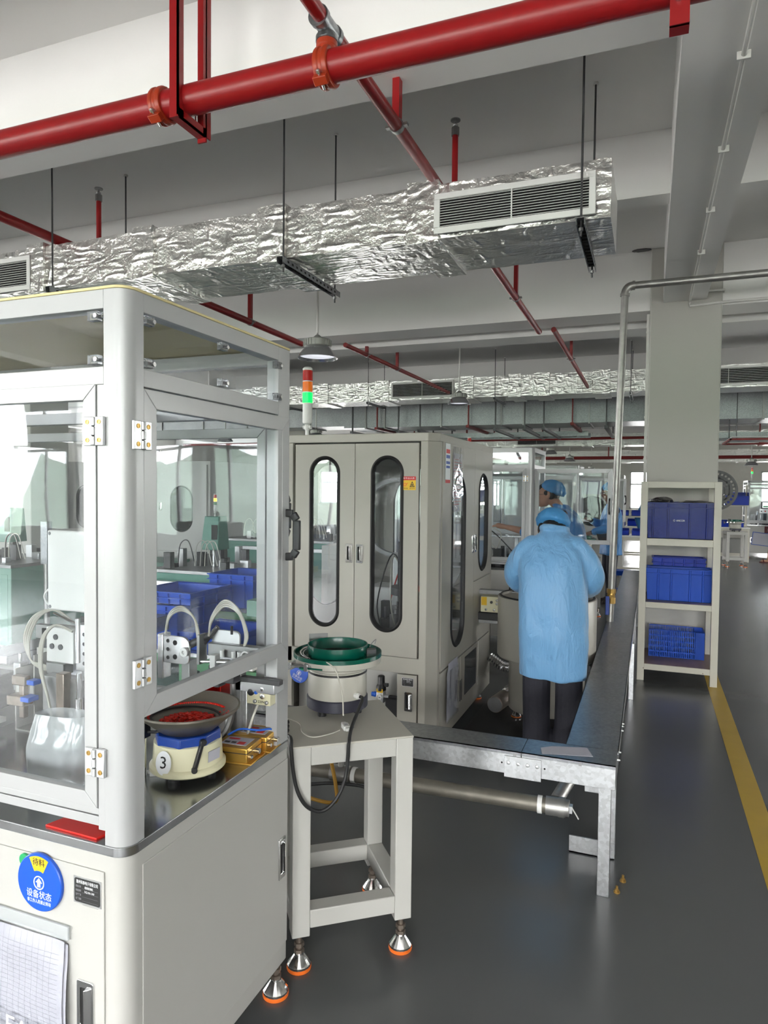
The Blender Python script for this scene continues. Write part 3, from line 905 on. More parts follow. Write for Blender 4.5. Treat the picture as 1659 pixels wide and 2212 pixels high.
# ================================================================ high bay lamps
def high_bay(label, x, y, z, strong=False, power=12.0, d=.36, group=None):
    t = thing('high_bay_lamp', label, 'lamp', (x, y, z), 0, group)
    R = d / 2
    b = MB().lathe([(.05, .165), (.115 * R / .18, .165), (.12 * R / .18, .16), (.12 * R / .18, .105), (.11 * R / .18, .10)], 30)
    for k in range(24):
        q = 2 * math.pi * k / 24
        b.cbox((.121 * R / .18 * math.cos(q), .121 * R / .18 * math.sin(q), .132), (.012, .006, .05), Matrix.Rotation(q, 3, 'Z'))
    b.build('heat_sink', 'lamp_housing', t)
    MB().lathe([(.105 * R / .18, .10), (.13 * R / .18, .075), (R * .98, .012), (R, .0), (R * .985, .0), (R * .95, .010), (.12 * R / .18, .072)], 36).build('reflector', 'lamp_reflector', t)
    MB().lathe([(.001, .030), (R * .9, .028), (R * .9, .024), (.001, .022)], 36).build('diffuser', 'lamp_glow_strong' if strong else 'lamp_glow', t)
    MB().lathe([(.012, .21), (.02, .205), (.045, .18), (.05, .165)], 16).cyl((0, 0, .2), (0, 0, .235), .007, n=8).build('hook_cap', 'lamp_housing', t)
    MB().cyl((0, 0, .225), (0, 0, SLAB - z), .011, n=10).cyl((0, 0, SLAB - z - .03), (0, 0, SLAB - z), .03, .04, n=16).build('pendant_tube', 'white_trunking', t)
    l = bpy.data.lights.new('lamp_light', 'SPOT')
    l.energy = power; l.spot_size = math.radians(130); l.spot_blend = .6; l.shadow_soft_size = R * .8
    l.color = (1, .97, .93)
    o = bpy.data.objects.new('lamp_light', l); C.objects.link(o); o.parent = t; o.location = (0, 0, -.01)
    return t
high_bay('grey high bay lamp hanging nearest, just below the near duct', -2.785, 5.5, 2.755)
high_bay('grey high bay lamp hanging in front of the middle foil duct', -2.80, 10.4, 2.93)
for lb, x, y, z, sg in (('dark high bay lamp far behind the machines, left one', -2.6, 19.5, 2.62, False), ('dark high bay lamp far behind the machines, middle one', -2.3, 21.5, 2.50, False), ('dark high bay lamp far behind the machines, lowest one', -1.9, 24.6, 2.28, False),
                        ('brightly glowing lamp right of the column, lower one', 2.50, 20.5, 2.32, True), ('brightly glowing lamp right of the column, higher one', 2.62, 16.5, 2.40, True), ('dark high bay lamp seen through the door glass, right', -6.6, 13.0, 2.66, False), ('dark high bay lamp seen through the door glass, left', -9.2, 13.5, 2.66, False)):
    high_bay(lb, x, y, z, sg, 25 if sg else 12)
for i, (x, y) in enumerate(((-2.8, -1.5), (-6.8, 2.0), (-6.8, 9.5))):
    high_bay(['high bay lamp behind the viewpoint', 'high bay lamp above the left rows', 'high bay lamp above the far left rows'][i], x, y, 2.8)

# ================================================================ shared machine fittings
def level_foot(par, x, y, z1, r=.04, stem=.009, name='leveling_foot'):
    """chrome cone on an orange ring, threaded stem up to z1"""
    b = MB().cyl((x, y, .035), (x, y, z1), stem, n=12)
    b.cyl((x, y, .052), (x, y, .066), stem * 1.9, n=6).cyl((x, y, max(.075, z1 * .62)), (x, y, max(.075, z1 * .62) + .012), stem * 1.9, n=6)
    o = b.build(name, 'stem_steel', par)
    MB().lathe([(r, .012), (r, .019), (r * .96, .022), (r * .42, .050), (r * .40, .055), (.005, .056)], 20, c=(x, y, 0)).build('foot_cone', 'chrome', o, sharp=12)
    MB().lathe([(r * 1.0, 0), (r * 1.03, .004), (r * 1.02, .012), (r * .9, .013)], 28, c=(x, y, 0)).build('rubber_ring', 'orange_rubber', o)
    return o

def flush_handle(par, M, w=.045, h=.12, name='flush_latch'):
    """chrome recessed pull; M frame: x across, y up, z out of the panel"""
    b = MB(M)
    out = rrect(-w / 2, w / 2, -h / 2, h / 2, .005); inn = rrect(-w * .30, w * .10, -h * .36, h * .36, .004)
    b.ring(out, inn, -.001, .004)
    b.add([(w * .10, -h * .40, .004), (w * .44, -h * .42, .004), (w * .44, h * .42, .004), (w * .10, h * .40, .004), (w * .06, -h * .36, .012), (w * .40, -h * .40, .006), (w * .40, h * .40, .006), (w * .06, h * .36, .012)],
          [(0, 3, 2, 1), (4, 5, 6, 7), (0, 1, 5, 4), (1, 2, 6, 5), (2, 3, 7, 6), (3, 0, 4, 7)])
    o = b.build(name, 'chrome', par, bev=.001)
    MB(M).box(-w * .31, w * .11, -h * .37, h * .37, .0003, .0012).build('recess', 'hole_black', o, smooth=False)
    return o

def hinge(par, M, name='hinge', s=1.0):
    """two leaves of cast aluminium; M: x across, y up, z out"""
    b = MB(M)
    for sx in (-1, 1): b.cbox((sx * .0155 * s, 0, .003), (.023 * s, .062 * s, .008))
    for k in range(3): b.cyl((0, (-.03 + k * .0207) * s, .006), (0, (-.0115 + k * .0207) * s, .006), .0062 * s, n=12)
    o = b.build(name, 'aluminium', par, bev=.0012)
    k = MB(M)
    for sx in (-1, 1):
        for sy in (-1, 1): k.lathe([(.0055 * s, .007), (.0055 * s, .0082), (.0035 * s, .0082), (.003 * s, .0072)], 12, c=(sx * .016 * s, sy * .0195 * s, 0))
    k.build('screw', 'brass', o)
    return o

def door(par, M, w, h, fwd=.042, t=.022, pane='acrylic', name='door', mitre=True):
    """glazed profile door; M: x across, y up, z out of the face"""
    out = [(0, 0), (w, 0), (w, h), (0, h)]; inn = [(fwd, fwd), (w - fwd, fwd), (w - fwd, h - fwd), (fwd, h - fwd)]
    b = MB(M)
    for k in range(4):
        j = (k + 1) % 4
        q = [out[k], out[j], inn[j], inn[k]]
        cx = sum(p[0] for p in q) / 4; cy = sum(p[1] for p in q) / 4
        b.prism([(cx + (p[0] - cx) * .9985, cy + (p[1] - cy) * .9985) for p in q], -t, 0)
    o = b.build(name, 'profile_white', par, bev=.0012)
    MB(M).box(fwd * .7, w - fwd * .7, fwd * .7, h - fwd * .7, -t * .62, -t * .62 + .004).build('pane', pane, o, smooth=False)
    return o

def pull_handle(par, M, h=.135, d=.036, t=.016, name='pull_handle'):
    """black bow handle; M: x across, y up, z out"""
    b = MB(M)
    pts = [(0, -h / 2, -.002), (0, -h / 2 + .002, d * .62), (0, -h / 2 + .022, d), (0, h / 2 - .022, d), (0, h / 2 - .002, d * .62), (0, h / 2, -.002)]
    P = [Vector(p) for p in pts]
    for i in range(5): b.bar(P[i], P[i + 1], t * 1.5, t * .75, upv=(1, 0, 0))
    return b.build(name, 'black_plastic', par, bev=.003)

def clip(par, M):
    b = MB(M).box(-.014, .014, -.010, .010, 0, .016).box(-.006, .022, -.004, .004, 0, .008)
    o = b.build('corner_clip', 'clear_plastic', par, bev=.001)
    MB(M).cyl((.010, 0, .014), (.010, 0, .019), .005, n=10).build('screw', 'bright_metal', o)

def name_plate(par, M, w, h, lines=True):
    b = MB(M).box(-w / 2, w / 2, -h / 2, h / 2, 0, .0012)
    o = b.build('name_plate', 'aluminium', par, smooth=False)
    MB(M).prism(rrect(-w * .47, w * .47, -h * .45, h * .45, h * .09), .001, .0016).build('plate_face', 'black_print', o, smooth=False)
    if lines:
        text('惠州讯泰电子有限公司', h * .15, 'white_print', o, M @ Matrix.Translation((0, h * .31, .0017)), wid=w * .78)
        for k, s in enumerate(('设备名称', '设备编号', '生产厂家', '出厂日期')):
            text(s, h * .09, 'grey_print', o, M @ Matrix.Translation((-w * .32, h * (.14 - .155 * k), .0017)), wid=w * .2)
        text('组装检测机', h * .10, 'white_print', o, M @ Matrix.Translation((w * .06, h * .14, .0017)), wid=w * .3)
        text('XQ-06-1A0', h * .11, 'white_print', o, M @ Matrix.Translation((w * .08, h * -.015, .0017)), wid=w * .36)
        k = MB(M)
        for q in range(5): k.box(-w * .18, w * .40, h * (.085 - .155 * q), h * (.090 - .155 * q), .0012, .0017)
        k.build('rule_lines', 'grey_print', o, smooth=False)
    return o

FX = lambda x, y, z: frame((x, y, z), (1, 0, 0), (0, 0, 1), (0, -1, 0))      # faces -y (the front)
SX = lambda x, y, z: frame((x, y, z), (0, 1, 0), (0, 0, 1), (1, 0, 0))       # faces +x (the right side)
BX_ = lambda x, y, z: frame((x, y, z), (-1, 0, 0), (0, 0, 1), (0, 1, 0))     # faces +y
LX = lambda x, y, z: frame((x, y, z), (0, -1, 0), (0, 0, 1), (-1, 0, 0))     # faces -x

ZB, ZT = .812, 2.021
def enclosed_machine(label, x, y, Wd, Dp, near=False, side_open=0.0, front_doors=2, plates=True, zt=ZT, front_open=False):
    """white cabinet with a steel bench and a glazed profile hood; origin at its front right floor corner"""
    t = thing('assembly_machine', label, 'machine', (x, y, 0))
    r = .037
    poly = rrect(-Wd, 0, 0, Dp, (.012, .012, .012, r), 8)
    MB().prism(poly, .115, .790).build('cabinet', 'cabinet_white', t, bev=.002)
    MB().prism(rrect(-Wd - .003, .003, -.003, Dp + .003, (.014, .014, .014, r + .003), 8), .790, ZB).build('bench_top', 'stainless', t, bev=.0015)
    MB().box(0, .003, .050, Dp - .008, .175, .756).build('side_panel', 'cabinet_white', t, bev=.0012)
    nd_ = front_doors
    w = (Wd - .11) / nd_
    for k in range(nd_):
        xa = -.055 - (k + 1) * w
        d = MB().box(xa + .003, xa + w - .003, -.004, 0, .165, .752).build('cabinet_door', 'cabinet_white', t, bev=.0012)
        flush_handle(d, FX(xa + (w - .055 if k == 0 else .055), -.004, .437), .047, .118)
    flush_handle(t, SX(.003, Dp - .045, .457), .040, .128)
    if plates: name_plate(t, FX(-.104, -.004, .699), .078, .060, near)
    for fx in (-.028, -Wd + .05):
        for fy in (.05, Dp - .022): level_foot(t, fx, fy, .118)
    # hood: posts, beams, roof
    hd = .058
    MB().prism(rrect(-hd, 0, 0, hd, (0, 0, 0, r), 10), ZB - .008, zt).build('corner_post', 'profile_white', t, bev=.0008)
    MB().box(-.040, 0, Dp - .072, Dp - .004, ZB, zt).build('corner_post', 'profile_white', t, bev=.002)
    MB().box(-Wd, -Wd + hd, 0, hd, ZB, zt).build('corner_post', 'profile_white', t, bev=.004)
    MB().box(-Wd, -Wd + .04, Dp - .072, Dp - .004, ZB, zt).build('corner_post', 'profile_white', t, bev=.002)
    zm = (1.8185, 1.857)
    dz = zt - ZT
    for z0, z1 in ((1.980 + dz, zt), (zm[0] + dz, zm[1] + dz)):
        MB().box(-.038, 0, hd, Dp - .0725, z0, z1).build('side_beam', 'profile_white', t, bev=.0012)
        MB().box(-Wd, -hd, 0, .038, z0, z1).build('front_beam', 'profile_white', t, bev=.0012)
        MB().box(-Wd, -.04, Dp - .042, Dp - .004, z0 - .005, z1 - .005).build('rear_beam', 'profile_white', t, bev=.0012)
        MB().box(-Wd, -Wd + .038, hd, Dp - .004, z0, z1).build('side_beam', 'profile_white', t, bev=.0012)
    MB().prism(rrect(-Wd, .002, -.002, Dp, (.01, .01, .01, r), 8), zt, zt + .006).build('roof_panel', 'pale_yellow' if near else 'profile_white', t, bev=.001)
    # upper panes with their clips
    MB().box(-.014, -.010, hd, Dp - .05, 1.845 + dz, 1.99 + dz).build('upper_pane', 'acrylic', t, smooth=False)
    MB().box(-Wd + .05, -hd + .002, .010, .014, 1.845 + dz, 1.99 + dz).build('upper_pane', 'acrylic', t, smooth=False)
    MB().box(-Wd + .05, -.05, Dp - .03, Dp - .026, 1.845 + dz, 1.99 + dz).build('upper_pane', 'acrylic', t, smooth=False)
    MB().box(-Wd + .010, -Wd + .014, hd, Dp - .05, 1.845 + dz, 1.99 + dz).build('upper_pane', 'acrylic', t, smooth=False)
    if near:
        for yy in (.075, .36, .640):
            for zz in (1.872, 1.965): clip(t, SX(-.012, yy, zz))
        for zz in (1.872, 1.965): clip(t, FX(-.085, .012, zz))
    # side door and front doors
    dw = Dp - .063
    hs = .730
    if side_open:
        hp = Vector((0, .057, 0)); q = side_open
        M = Matrix.Translation((0.004, .040, 1.085)) @ Matrix.Rotation(-q, 4, 'Z') @ frame((0, 0, 0), (0, 1, 0), (0, 0, 1), (1, 0, 0))
        d = door(t, M, dw, hs)
        pull_handle(d, M @ Matrix.Translation((dw - .022, .37, 0)))
    else:
        d = door(t, SX(.001, .057, 1.085), dw, hs)
        pull_handle(d, SX(.001, Dp - .022, 1.456))
        hinge(d, SX(.002, .046, 1.711)); hinge(d, SX(.002, .046, 1.190))
    fwid = (Wd - .062 - .03) / 2
    for k in range(2):
        if front_open and k == 0: continue
        xr = -.080 - k * (fwid + .004)
        d = door(t, FX(xr - fwid, -.001, .890), fwid, .930, .034)
        if k == 0:
            hinge(d, FX(-.079, -.002, 1.718)); hinge(d, FX(-.079, -.002, .995))
            pull_handle(d, FX(xr - fwid + .018, -.001, 1.42))
        else:
            hinge(d, FX(xr - fwid, -.002, 1.718)); hinge(d, FX(xr - fwid, -.002, .995))
    MB().box(-.078, -hd, .002, .030, ZB + .03, zm[0] + dz).build('door_jamb', 'profile_white', t, bev=.001)
    MB().box(-Wd, -hd + .004, .004, .034, .849, .870).box(-Wd, -hd + .004, .004, .030, .873, .888).build('lower_rail', 'profile_white', t, bev=.001)
    # rear door frames (seen through the glass)
    bw = (Wd - .14) / 2
    if near: pull_handle(t, BX_(-.022, Dp - .006, 1.512), h=.125)
    for k in range(2):
        xr = -.07 - k * bw
        door(t, BX_(xr, Dp - .008, .90), bw - .004, .885, .030, name='rear_door')
    lw = Dp - .14
    door(t, LX(-Wd, Dp - .075, 1.0), lw, .80, .034, name='end_door')
    return t

AX, AY, AW, AD = -1.04, 1.158, 1.50, .714
A = enclosed_machine('white glazed assembly machine nearest the camera, with the red parts bowl inside', AX, AY, AW, AD, near=True)
enclosed_machine('white glazed machine beyond the cream cabinet, side door swung open', -1.075, 6.87, 1.5, .80, side_open=math.radians(92), plates=False)
enclosed_machine('white glazed machine third in line, far behind the workers', -1.10, 11.8, 1.5, .9, plates=False, side_open=math.radians(60))
enclosed_machine('white glazed machine far right of the aisle', 3.75, 19.0, 1.5, .9, plates=False, zt=1.90)

# ---- status disc, document bag on the near machine
def status_disc(label, M, r=.0665, win='yellow_print', rot=0.0, loc=(0, 0, 0)):
    t = thing('status_disc', label, 'sign', loc)
    M = M @ Matrix.Rotation(rot, 4, 'Z')
    MB(M).lathe([(.001, 0), (r, 0), (r, .006), (r - .002, .008), (.001, .008)], 48).build('disc', 'blue_disc', t)
    MB(M).lathe([(.001, .0005), (r * .22, .0005), (r * .22, .005), (.001, .005)], 20, c=(-r * .74, r * .62, 0)).build('pointer_tab', 'green_plastic', t)
    k = []
    for i in range(9): q = math.radians(62 + 56 * i / 8); k.append((r * .92 * math.cos(q), r * .92 * math.sin(q)))
    for i in range(5): q = math.radians(118 - 56 * i / 4); k.append((r * .42 * math.cos(q), r * .42 * math.sin(q)))
    o = MB(M).prism(k, .0078, .0084).build('window_sector', win, t, smooth=False)
    text('待料', r * .28, 'black_print', o, M @ Matrix.Translation((0, r * .70, .0086)))
    MB(M).lathe([(r * .20, .0078), (r * .24, .0078), (r * .24, .0085), (r * .20, .0085)], 28, closed=True).prism([(0, r * .17), (-r * .15, 0), (-r * .075, 0), (-r * .075, -r * .15), (r * .075, -r * .15), (r * .075, 0), (r * .15, 0)], .0078, .0085).build('arrow_mark', 'white_print', t, smooth=False)
    text('设备状态', r * .30, 'white_print', t, M @ Matrix.Translation((0, -r * .43, .0082)), wid=r * 1.12)
    text('非工作人员禁止转动', r * .15, 'white_print', t, M @ Matrix.Translation((0, -r * .67, .0082)), wid=r * 1.06)
    return t
DM = frame((-1.28, AY - .004, .694), (1, 0, 0), (0, 0, 1), (0, -1, 0))
status_disc('round blue status dial with a yellow window on the near cabinet front', frame((0, 0, 0), (1, 0, 0), (0, 0, 1), (0, -1, 0)), loc=(-1.279, AY - .0045, .694))

t = thing('document_bag', 'clear zip document bag full of forms hung on the near cabinet door', 'document bag', (-1.204, AY - .006, .60))
bm_ = MB()
def sheet(u, v):
    x = -.30 + .31 * u - .01 * (1 - v)
    z = -.345 + .335 * v - .03 * u * (1 - v)
    return (x + .018 * (1 - v) * u, -.012 - .012 * math.sin(3.1 * v) - .006 * noise.noise((u * 4, v * 4, 2)), z)
bm_.grid(lambda u, v: (sheet(u, v)[0] - .010, sheet(u, v)[1] + .006, sheet(u, v)[2] - .015), 16, 16)
bm_.grid(lambda u, v: (sheet(u, v)[0] - .003, sheet(u, v)[1] + .010, sheet(u, v)[2] - .022), 16, 16)
ps = bm_.build('paper_stack', 'paper', t, norm=False)
bm_ = MB()
for i in range(1, 16):
    for j in range(24):
        bm_.grid(lambda u, v: (sheet(i / 17, (j + .05 + .9 * v) / 24)[0] - .010 + .0006 * u, sheet(i / 17, (j + v) / 24)[1] + .0052, sheet(i / 17, (j + .05 + .9 * v) / 24)[2] - .015), 1, 1)
for j in range(2, 32):
    for i in range(12):
        bm_.grid(lambda u, v: (sheet((i + .95 * u) / 12.5, j / 34)[0] - .010, sheet((i + u) / 12.5, j / 34)[1] + .0052, sheet((i + u) / 12.5, j / 34)[2] - .015 + .0006 * v), 1, 1)
bm_.build('printed_grid', 'grey_print', ps, norm=False, smooth=False)
MB().grid(sheet, 20, 20).build('film_front', 'film', t, norm=False)
MB().box(-.30, .012, -.008, -.003, -.02, .012).build('zip_strip', 'frosted_bag', t, bev=.001)
text('CLEAR', .062, 'white_print', t, frame((-.135, -.0335, -.238), (.995, 0, -.075), (.05, 0, .99), (0, -1, 0)), align='CENTER')
text('BAG', .062, 'white_print', t, frame((-.050, -.030, -.305), (.995, 0, -.075), (.05, 0, .99), (0, -1, 0)), align='CENTER')

# ================================================================ signal towers
def signal_tower(label, x, y, z, h=.50, lit='green', arm=True, group=None):
    t = thing('signal_tower', label, 'signal light', (x, y, z), 0, group)
    s = h / .50
    MB().cyl((0, 0, 0), (0, 0, .012 * s), .032 * s, n=20).cyl((0, 0, .012 * s), (0, 0, .07 * s), .014 * s, n=14).ball((0, 0, .085 * s), (.022 * s, .022 * s, .028 * s)).cyl((-.03 * s, 0, .085 * s), (.03 * s, 0, .085 * s), .014 * s, n=12).build('swivel_base', 'white_plastic', t)
    MB().lathe([(.012 * s, .10 * s), (.030 * s, .112 * s), (.033 * s, .12 * s), (.033 * s, .245 * s), (.034 * s, .25 * s)], 24).build('housing', 'white_plastic', t)
    z0 = .25 * s
    for nm, on in (('green', 'lens_green_on'), ('orange', 'lens_orange_on'), ('red', 'lens_red')):
        m_ = {'green': 'lens_green_on' if lit == 'green' else 'lens_green_off', 'orange': 'lens_orange_on' if lit == 'orange' else 'lens_orange', 'red': 'lens_red'}[nm]
        o = MB().lathe([(.030 * s, z0), (.034 * s, z0 + .002), (.034 * s, z0 + .070 * s), (.030 * s, z0 + .074 * s)], 24).build(nm + '_lens', m_, t)
        if nm != 'green': MB().lathe([(.0345 * s, z0 - .004 * s), (.0345 * s, z0 + .002 * s)], 24).build('collar', 'white_plastic', t)
        z0 += .074 * s
    MB().lathe([(.034 * s, z0), (.034 * s, z0 + .012 * s), (.025 * s, z0 + .022 * s), (.001, z0 + .024 * s)], 24).build('cap', 'white_plastic', t)
    return t

# ================================================================ cream cabinet machine (centre)
BX0, BX1, BY0, BY1, BZ0, BZ1 = -2.20, -1.155, 3.82, 5.33, .066, 1.932
t = thing('cabinet_machine', 'cream steel cabinet machine with long oval windows in the centre', 'machine', (BX1, BY0, 0))
B = t
L = Matrix.Translation((-BX1, -BY0, 0))
ch = .055
shell = [(BX0, BY0), (BX1 - ch, BY0), (BX1, BY0 + ch + .01), (BX1, BY1), (BX0, BY1)]
# carcass: roof, floor, corner stiles; faces are panels
MB(L).prism(shell, BZ1 - .05, BZ1).build('roof', 'cream_paint', t, bev=.004)
MB(L).prism(shell, BZ0, BZ0 + .10).build('base', 'cream_paint', t, bev=.003)
MB(L).prism([(BX1 - ch - .045, BY0), (BX1 - ch, BY0), (BX1, BY0 + ch + .01), (BX1, BY0 + ch + .045), (BX1 - .03, BY0 + ch + .045), (BX1 - ch - .045, BY0 + .03)], BZ0 + .10, BZ1 - .05).build('corner_stile', 'cream_paint', t, bev=.003)
for (x0, x1, y0, y1) in ((BX0, BX0 + .10, BY0, BY0 + .03), (BX0, BX0 + .04, BY1 - .05, BY1), (BX1 - .04, BX1, BY1 - .06, BY1)):
    MB(L).box(x0, x1, y0, y1, BZ0 + .10, BZ1 - .05).build('corner_stile', 'cream_paint', t, bev=.003)
MB(L).box(BX0, BX1 - ch - .04, BY0, BY0 + .03, .50, .595).build('front_rail', 'cream_paint', t, bev=.003)
MB(L).box(BX0 + .03, BX1 - .03, BY0 + .03, BY1 - .02, .50, .53).build('inner_table', 'stainless', t, smooth=False)
MB(L).box(BX0, BX1, BY1 - .02, BY1, BZ0 + .1, .62).box(BX0, BX0 + .02, BY0, BY1, BZ0 + .1, .62).build('rear_panel', 'cream_paint', t, smooth=False)

def oval_door(par, M, w, h, hole, mt='cream_paint', pane='acrylic_clear', tk=.018, name='oval_window_door'):
    """door leaf with a stadium window; M: x across, y up, z out"""
    cx, cy, hw, hh = hole
    inn = stadium(cx, cy, hw, hh)
    o = MB(M).ring(rect_of(inn, cx, cy, .002, w - .002, .002, h - .002), inn, -tk, .004).build(name, mt, par, sharp=50)
    loop = [(x, y, .004) for x, y in stadium(cx, cy, hw + .002, hh + .002, 12)]
    P = [Vector(p) for p in loop]
    gk = MB(M)
    o2 = stadium(cx, cy, hw + .018, hh + .018, 12); i2 = stadium(cx, cy, hw - .005, hh - .005, 12)
    m2 = stadium(cx, cy, hw + .007, hh + .007, 12)
    n = len(o2)
    vs = [(x, y, .004) for x, y in o2] + [(x + 0, y, .013) for x, y in m2] + [(x, y, .002) for x, y in i2] + [(x, y, -tk) for x, y in i2]
    fs = [(a * n + i, a * n + (i + 1) % n, (a + 1) * n + (i + 1) % n, (a + 1) * n + i) for a in range(3) for i in range(n)]
    gk.add(vs, fs)
    gk.build('rubber_gasket', 'black_rubber', o, norm=False, sharp=80)
    MB(M).prism(stadium(cx, cy, hw, hh), -.006, -.003).build('pane', pane, o, smooth=False)
    return o
# front doors
fy = BY0 - BY0
wd = (-1.262 - (-2.082)) / 2
for k in range(2):
    x0 = -2.082 + k * wd - BX1
    d = oval_door(t, FX(x0, 0, .597), wd, 1.277, (wd * (.50 if k == 0 else .51), .672, .088, .513))
    flush_handle(d, FX(x0 + (wd - .035 if k == 0 else .035), -.004, 1.205), .044, .115)
# lower front: open bay on the left, door on the right
d = MB(L).box(-1.385, -1.262, BY0 - .004, BY0 + .014, BZ0 + .10, .495).build('lower_door', 'cream_paint', t, bev=.0015)
flush_handle(d, FX(-1.313 - BX1, -.004, .335), .048, .115)
name_plate(d, FX(-1.318 - BX1, -.0045, .452), .074, .052, True)
MB(L).box(BX0 + .1, -1.385, BY0 + .10, BY0 + .12, BZ0 + .10, .50).box(BX0 + .1, -1.385, BY0, BY0 + .10, BZ0 + .10, BZ0 + .11).build('bay_back', 'cabinet_white', t, smooth=False)
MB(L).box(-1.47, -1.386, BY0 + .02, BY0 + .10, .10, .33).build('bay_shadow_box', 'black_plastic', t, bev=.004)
# right side: two oval doors over solid panels
y1d = BY0 + ch + .045 + .01
sw = (BY1 - .06 - y1d)
d = oval_door(t, SX(0, y1d - BY0, .50), sw * .60, 1.385, (sw * .28, .64, .150, .545), 'cream_paint')
flush_handle(d, SX(.004, y1d - BY0 + sw * .60 - .035, 1.22), .046, .125)
d2 = oval_door(t, SX(0, y1d - BY0 + sw * .60, .95), sw * .40, .935, (sw * .20, .41, .130, .345), 'cream_paint')
flush_handle(d2, SX(.004, y1d - BY0 + sw * .60 + .035, 1.22), .046, .125)
MB(L).box(BX1 - .02, BX1 + .003, y1d + sw * .60 + .004, BY1 - .06, .50, .946).build('side_panel', 'cream_paint', t, bev=.0015)
for a, b_ in ((0, .36), (.362, .72), (.74, 1.0)):
    MB(L).box(BX1 - .02, BX1 + .003, y1d + sw * a, y1d + sw * b_ - .003, BZ0 + .10, .49).build('lower_side_panel', 'cream_paint', t, bev=.0015)
MB(L).box(BX1, BX1 + .007, y1d + sw * .345, y1d + sw * .355, .19, .33).build('pull_slot', 'black_plastic', t, bev=.001)
MB(L).box(BX1, BX1 + .007, y1d + sw * .372, y1d + sw * .382, .19, .33).build('pull_slot', 'black_plastic', t, bev=.001)
MB(L).box(BX1 + .002, BX1 + .006, y1d + sw * .44, y1d + sw * .68, .20, .46).build('dark_pane', 'screen_dark', t, smooth=False)
# rear and left windows let daylight through the cabinet
oval_door(t, BX_(-.04, BY1 - BY0, .62), (BX1 - BX0 - .08) , 1.26, ((BX1 - BX0 - .08) / 2, .64, .30, .52))
oval_door(t, LX(BX0 - BX1, BY1 - BY0 - .05, .62), 1.42, 1.26, (.71, .64, .5, .52))
for fx in (-.05, BX0 - BX1 + .06):
    for fy_ in (.10, 1.30): level_foot(t, fx, fy_, .07, r=.035)

# mechanism inside the cabinet machine
t = thing('turret_mechanism', 'dark turret mechanism visible through the right oval window', 'mechanism', (-1.50, 4.45, .53))
MB().lathe([(.24, 0), (.24, .05), (.20, .06), (.20, .10), (.08, .11), (.08, .34), (.16, .35), (.16, .40), (.05, .41)], 30).build('turntable', 'dark_metal', t)
for k in range(10):
    q = 2 * math.pi * k / 10
    MB(Matrix.Rotation(q, 4, 'Z')).box(.17, .235, -.025, .025, .06, .19 + .05 * (k % 3)).cyl((.20, 0, .15), (.20, 0, .27), .012, n=8).build('station', ['dark_metal', 'mid_metal', 'black_plastic'][k % 3], t, bev=.003)
for k in range(7):
    q = 2 * math.pi * k / 7
    MB().tube([(.05 * math.cos(q), .05 * math.sin(q), .40), (.16 * math.cos(q + .4), .16 * math.sin(q + .4), .62), (.25 * math.cos(q + .8), .25 * math.sin(q + .8), .30), (.22 * math.cos(q + 1), .22 * math.sin(q + 1), .10)], .005, 6).build('hose', ['black_rubber', 'hose_clear', 'red_plastic'][k % 3], t)
MB().box(-.05, .13, -.20, -.08, .40, .72).build('motor_box', 'dark_metal', t, bev=.006)
MB().lathe([(.001, .74), (.07, .745), (.09, .77), (.09, .80), (.06, .84), (.001, .85)], 20).build('hub_cover', 'mid_metal', t)
t = thing('reel_holder', 'large curved reel guide behind the oval windows', 'mechanism', (-1.72, 4.7, .53))
MB(frame((0, 0, .86), (1, 0, 0), (0, 0, 1), (0, -1, 0))).lathe([(.26, -.02), (.29, -.02), (.29, .02), (.26, .02)], 40, closed=True).build('reel_rim', 'mid_metal', t)
MB().box(-.02, .02, -.02, .02, 0, .58).build('pole', 'aluminium', t, bev=.002)
MB().box(-.25, -.02, .02, .3, .0, .34).build('white_box', 'white_plastic', t, bev=.01)

# things on and around the cabinet machine
signal_tower('signal tower lit green, standing on top of the cream cabinet machine', -2.20, 4.20, BZ1, h=.50)
signal_tower('small signal tower peeping over the cream cabinet roof, orange and green', -2.26, 8.95, 1.95, h=.36)
t = thing('warning_sticker', 'yellow and red warning sticker beside the right oval window', 'sticker', (-1.325, BY0 - .0045, 1.635))
MB(FX(0, 0, 0)).box(-.043, .043, -.040, .025, 0, .0006).build('yellow_field', 'yellow_print', t, smooth=False)
MB(FX(0, 0, 0)).box(-.043, .043, .018, .040, 0, .0008).build('red_field', 'red_print', t, smooth=False)
MB(FX(0, 0, 0)).ring([(.005, -.022), (.037, -.022), (.021, .012)], [(.011, -.018), (.031, -.018), (.021, .004)], .0006, .0010).box(.017, .025, -.016, -.006, .0006, .001).build('triangle_mark', 'black_print', t, smooth=False)
MB(FX(0, 0, 0)).lathe([(.006, .0006), (.010, .0006), (.010, .001), (.006, .001)], 20, c=(-.024, -.008, 0), closed=True).prism([(-.016, -.004), (-.006, .004), (-.006, .000), (-.014, -.008)], .0006, .001).build('hand_mark', 'orange_rubber', t, smooth=False)
text('非专业人员', .011, 'white_print', t, FX(0, -.0009, .029), wid=.07)
text('注意安全', .008, 'black_print', t, FX(-.023, -.0009, -.031), wid=.034)
text('当心夹手', .008, 'black_print', t, FX(.021, -.0009, -.031), wid=.034)
status_disc('round blue status dial half hidden behind the green bowl feeder', frame((0, 0, 0), (1, 0, 0), (0, 0, 1), (0, -1, 0)), r=.064, rot=math.radians(-25), loc=(-2.045, BY0 + .0, .43), win='green_plastic')
t = thing('posted_sheet', 'small printed notice taped at the top of the cabinet side door', 'notice', (BX1 + .006, 4.02, 1.76))
MB(SX(0, 0, 0)).box(-.045, .06, -.12, .12, 0, .0008).build('sheet', 'white_print', t, smooth=False)
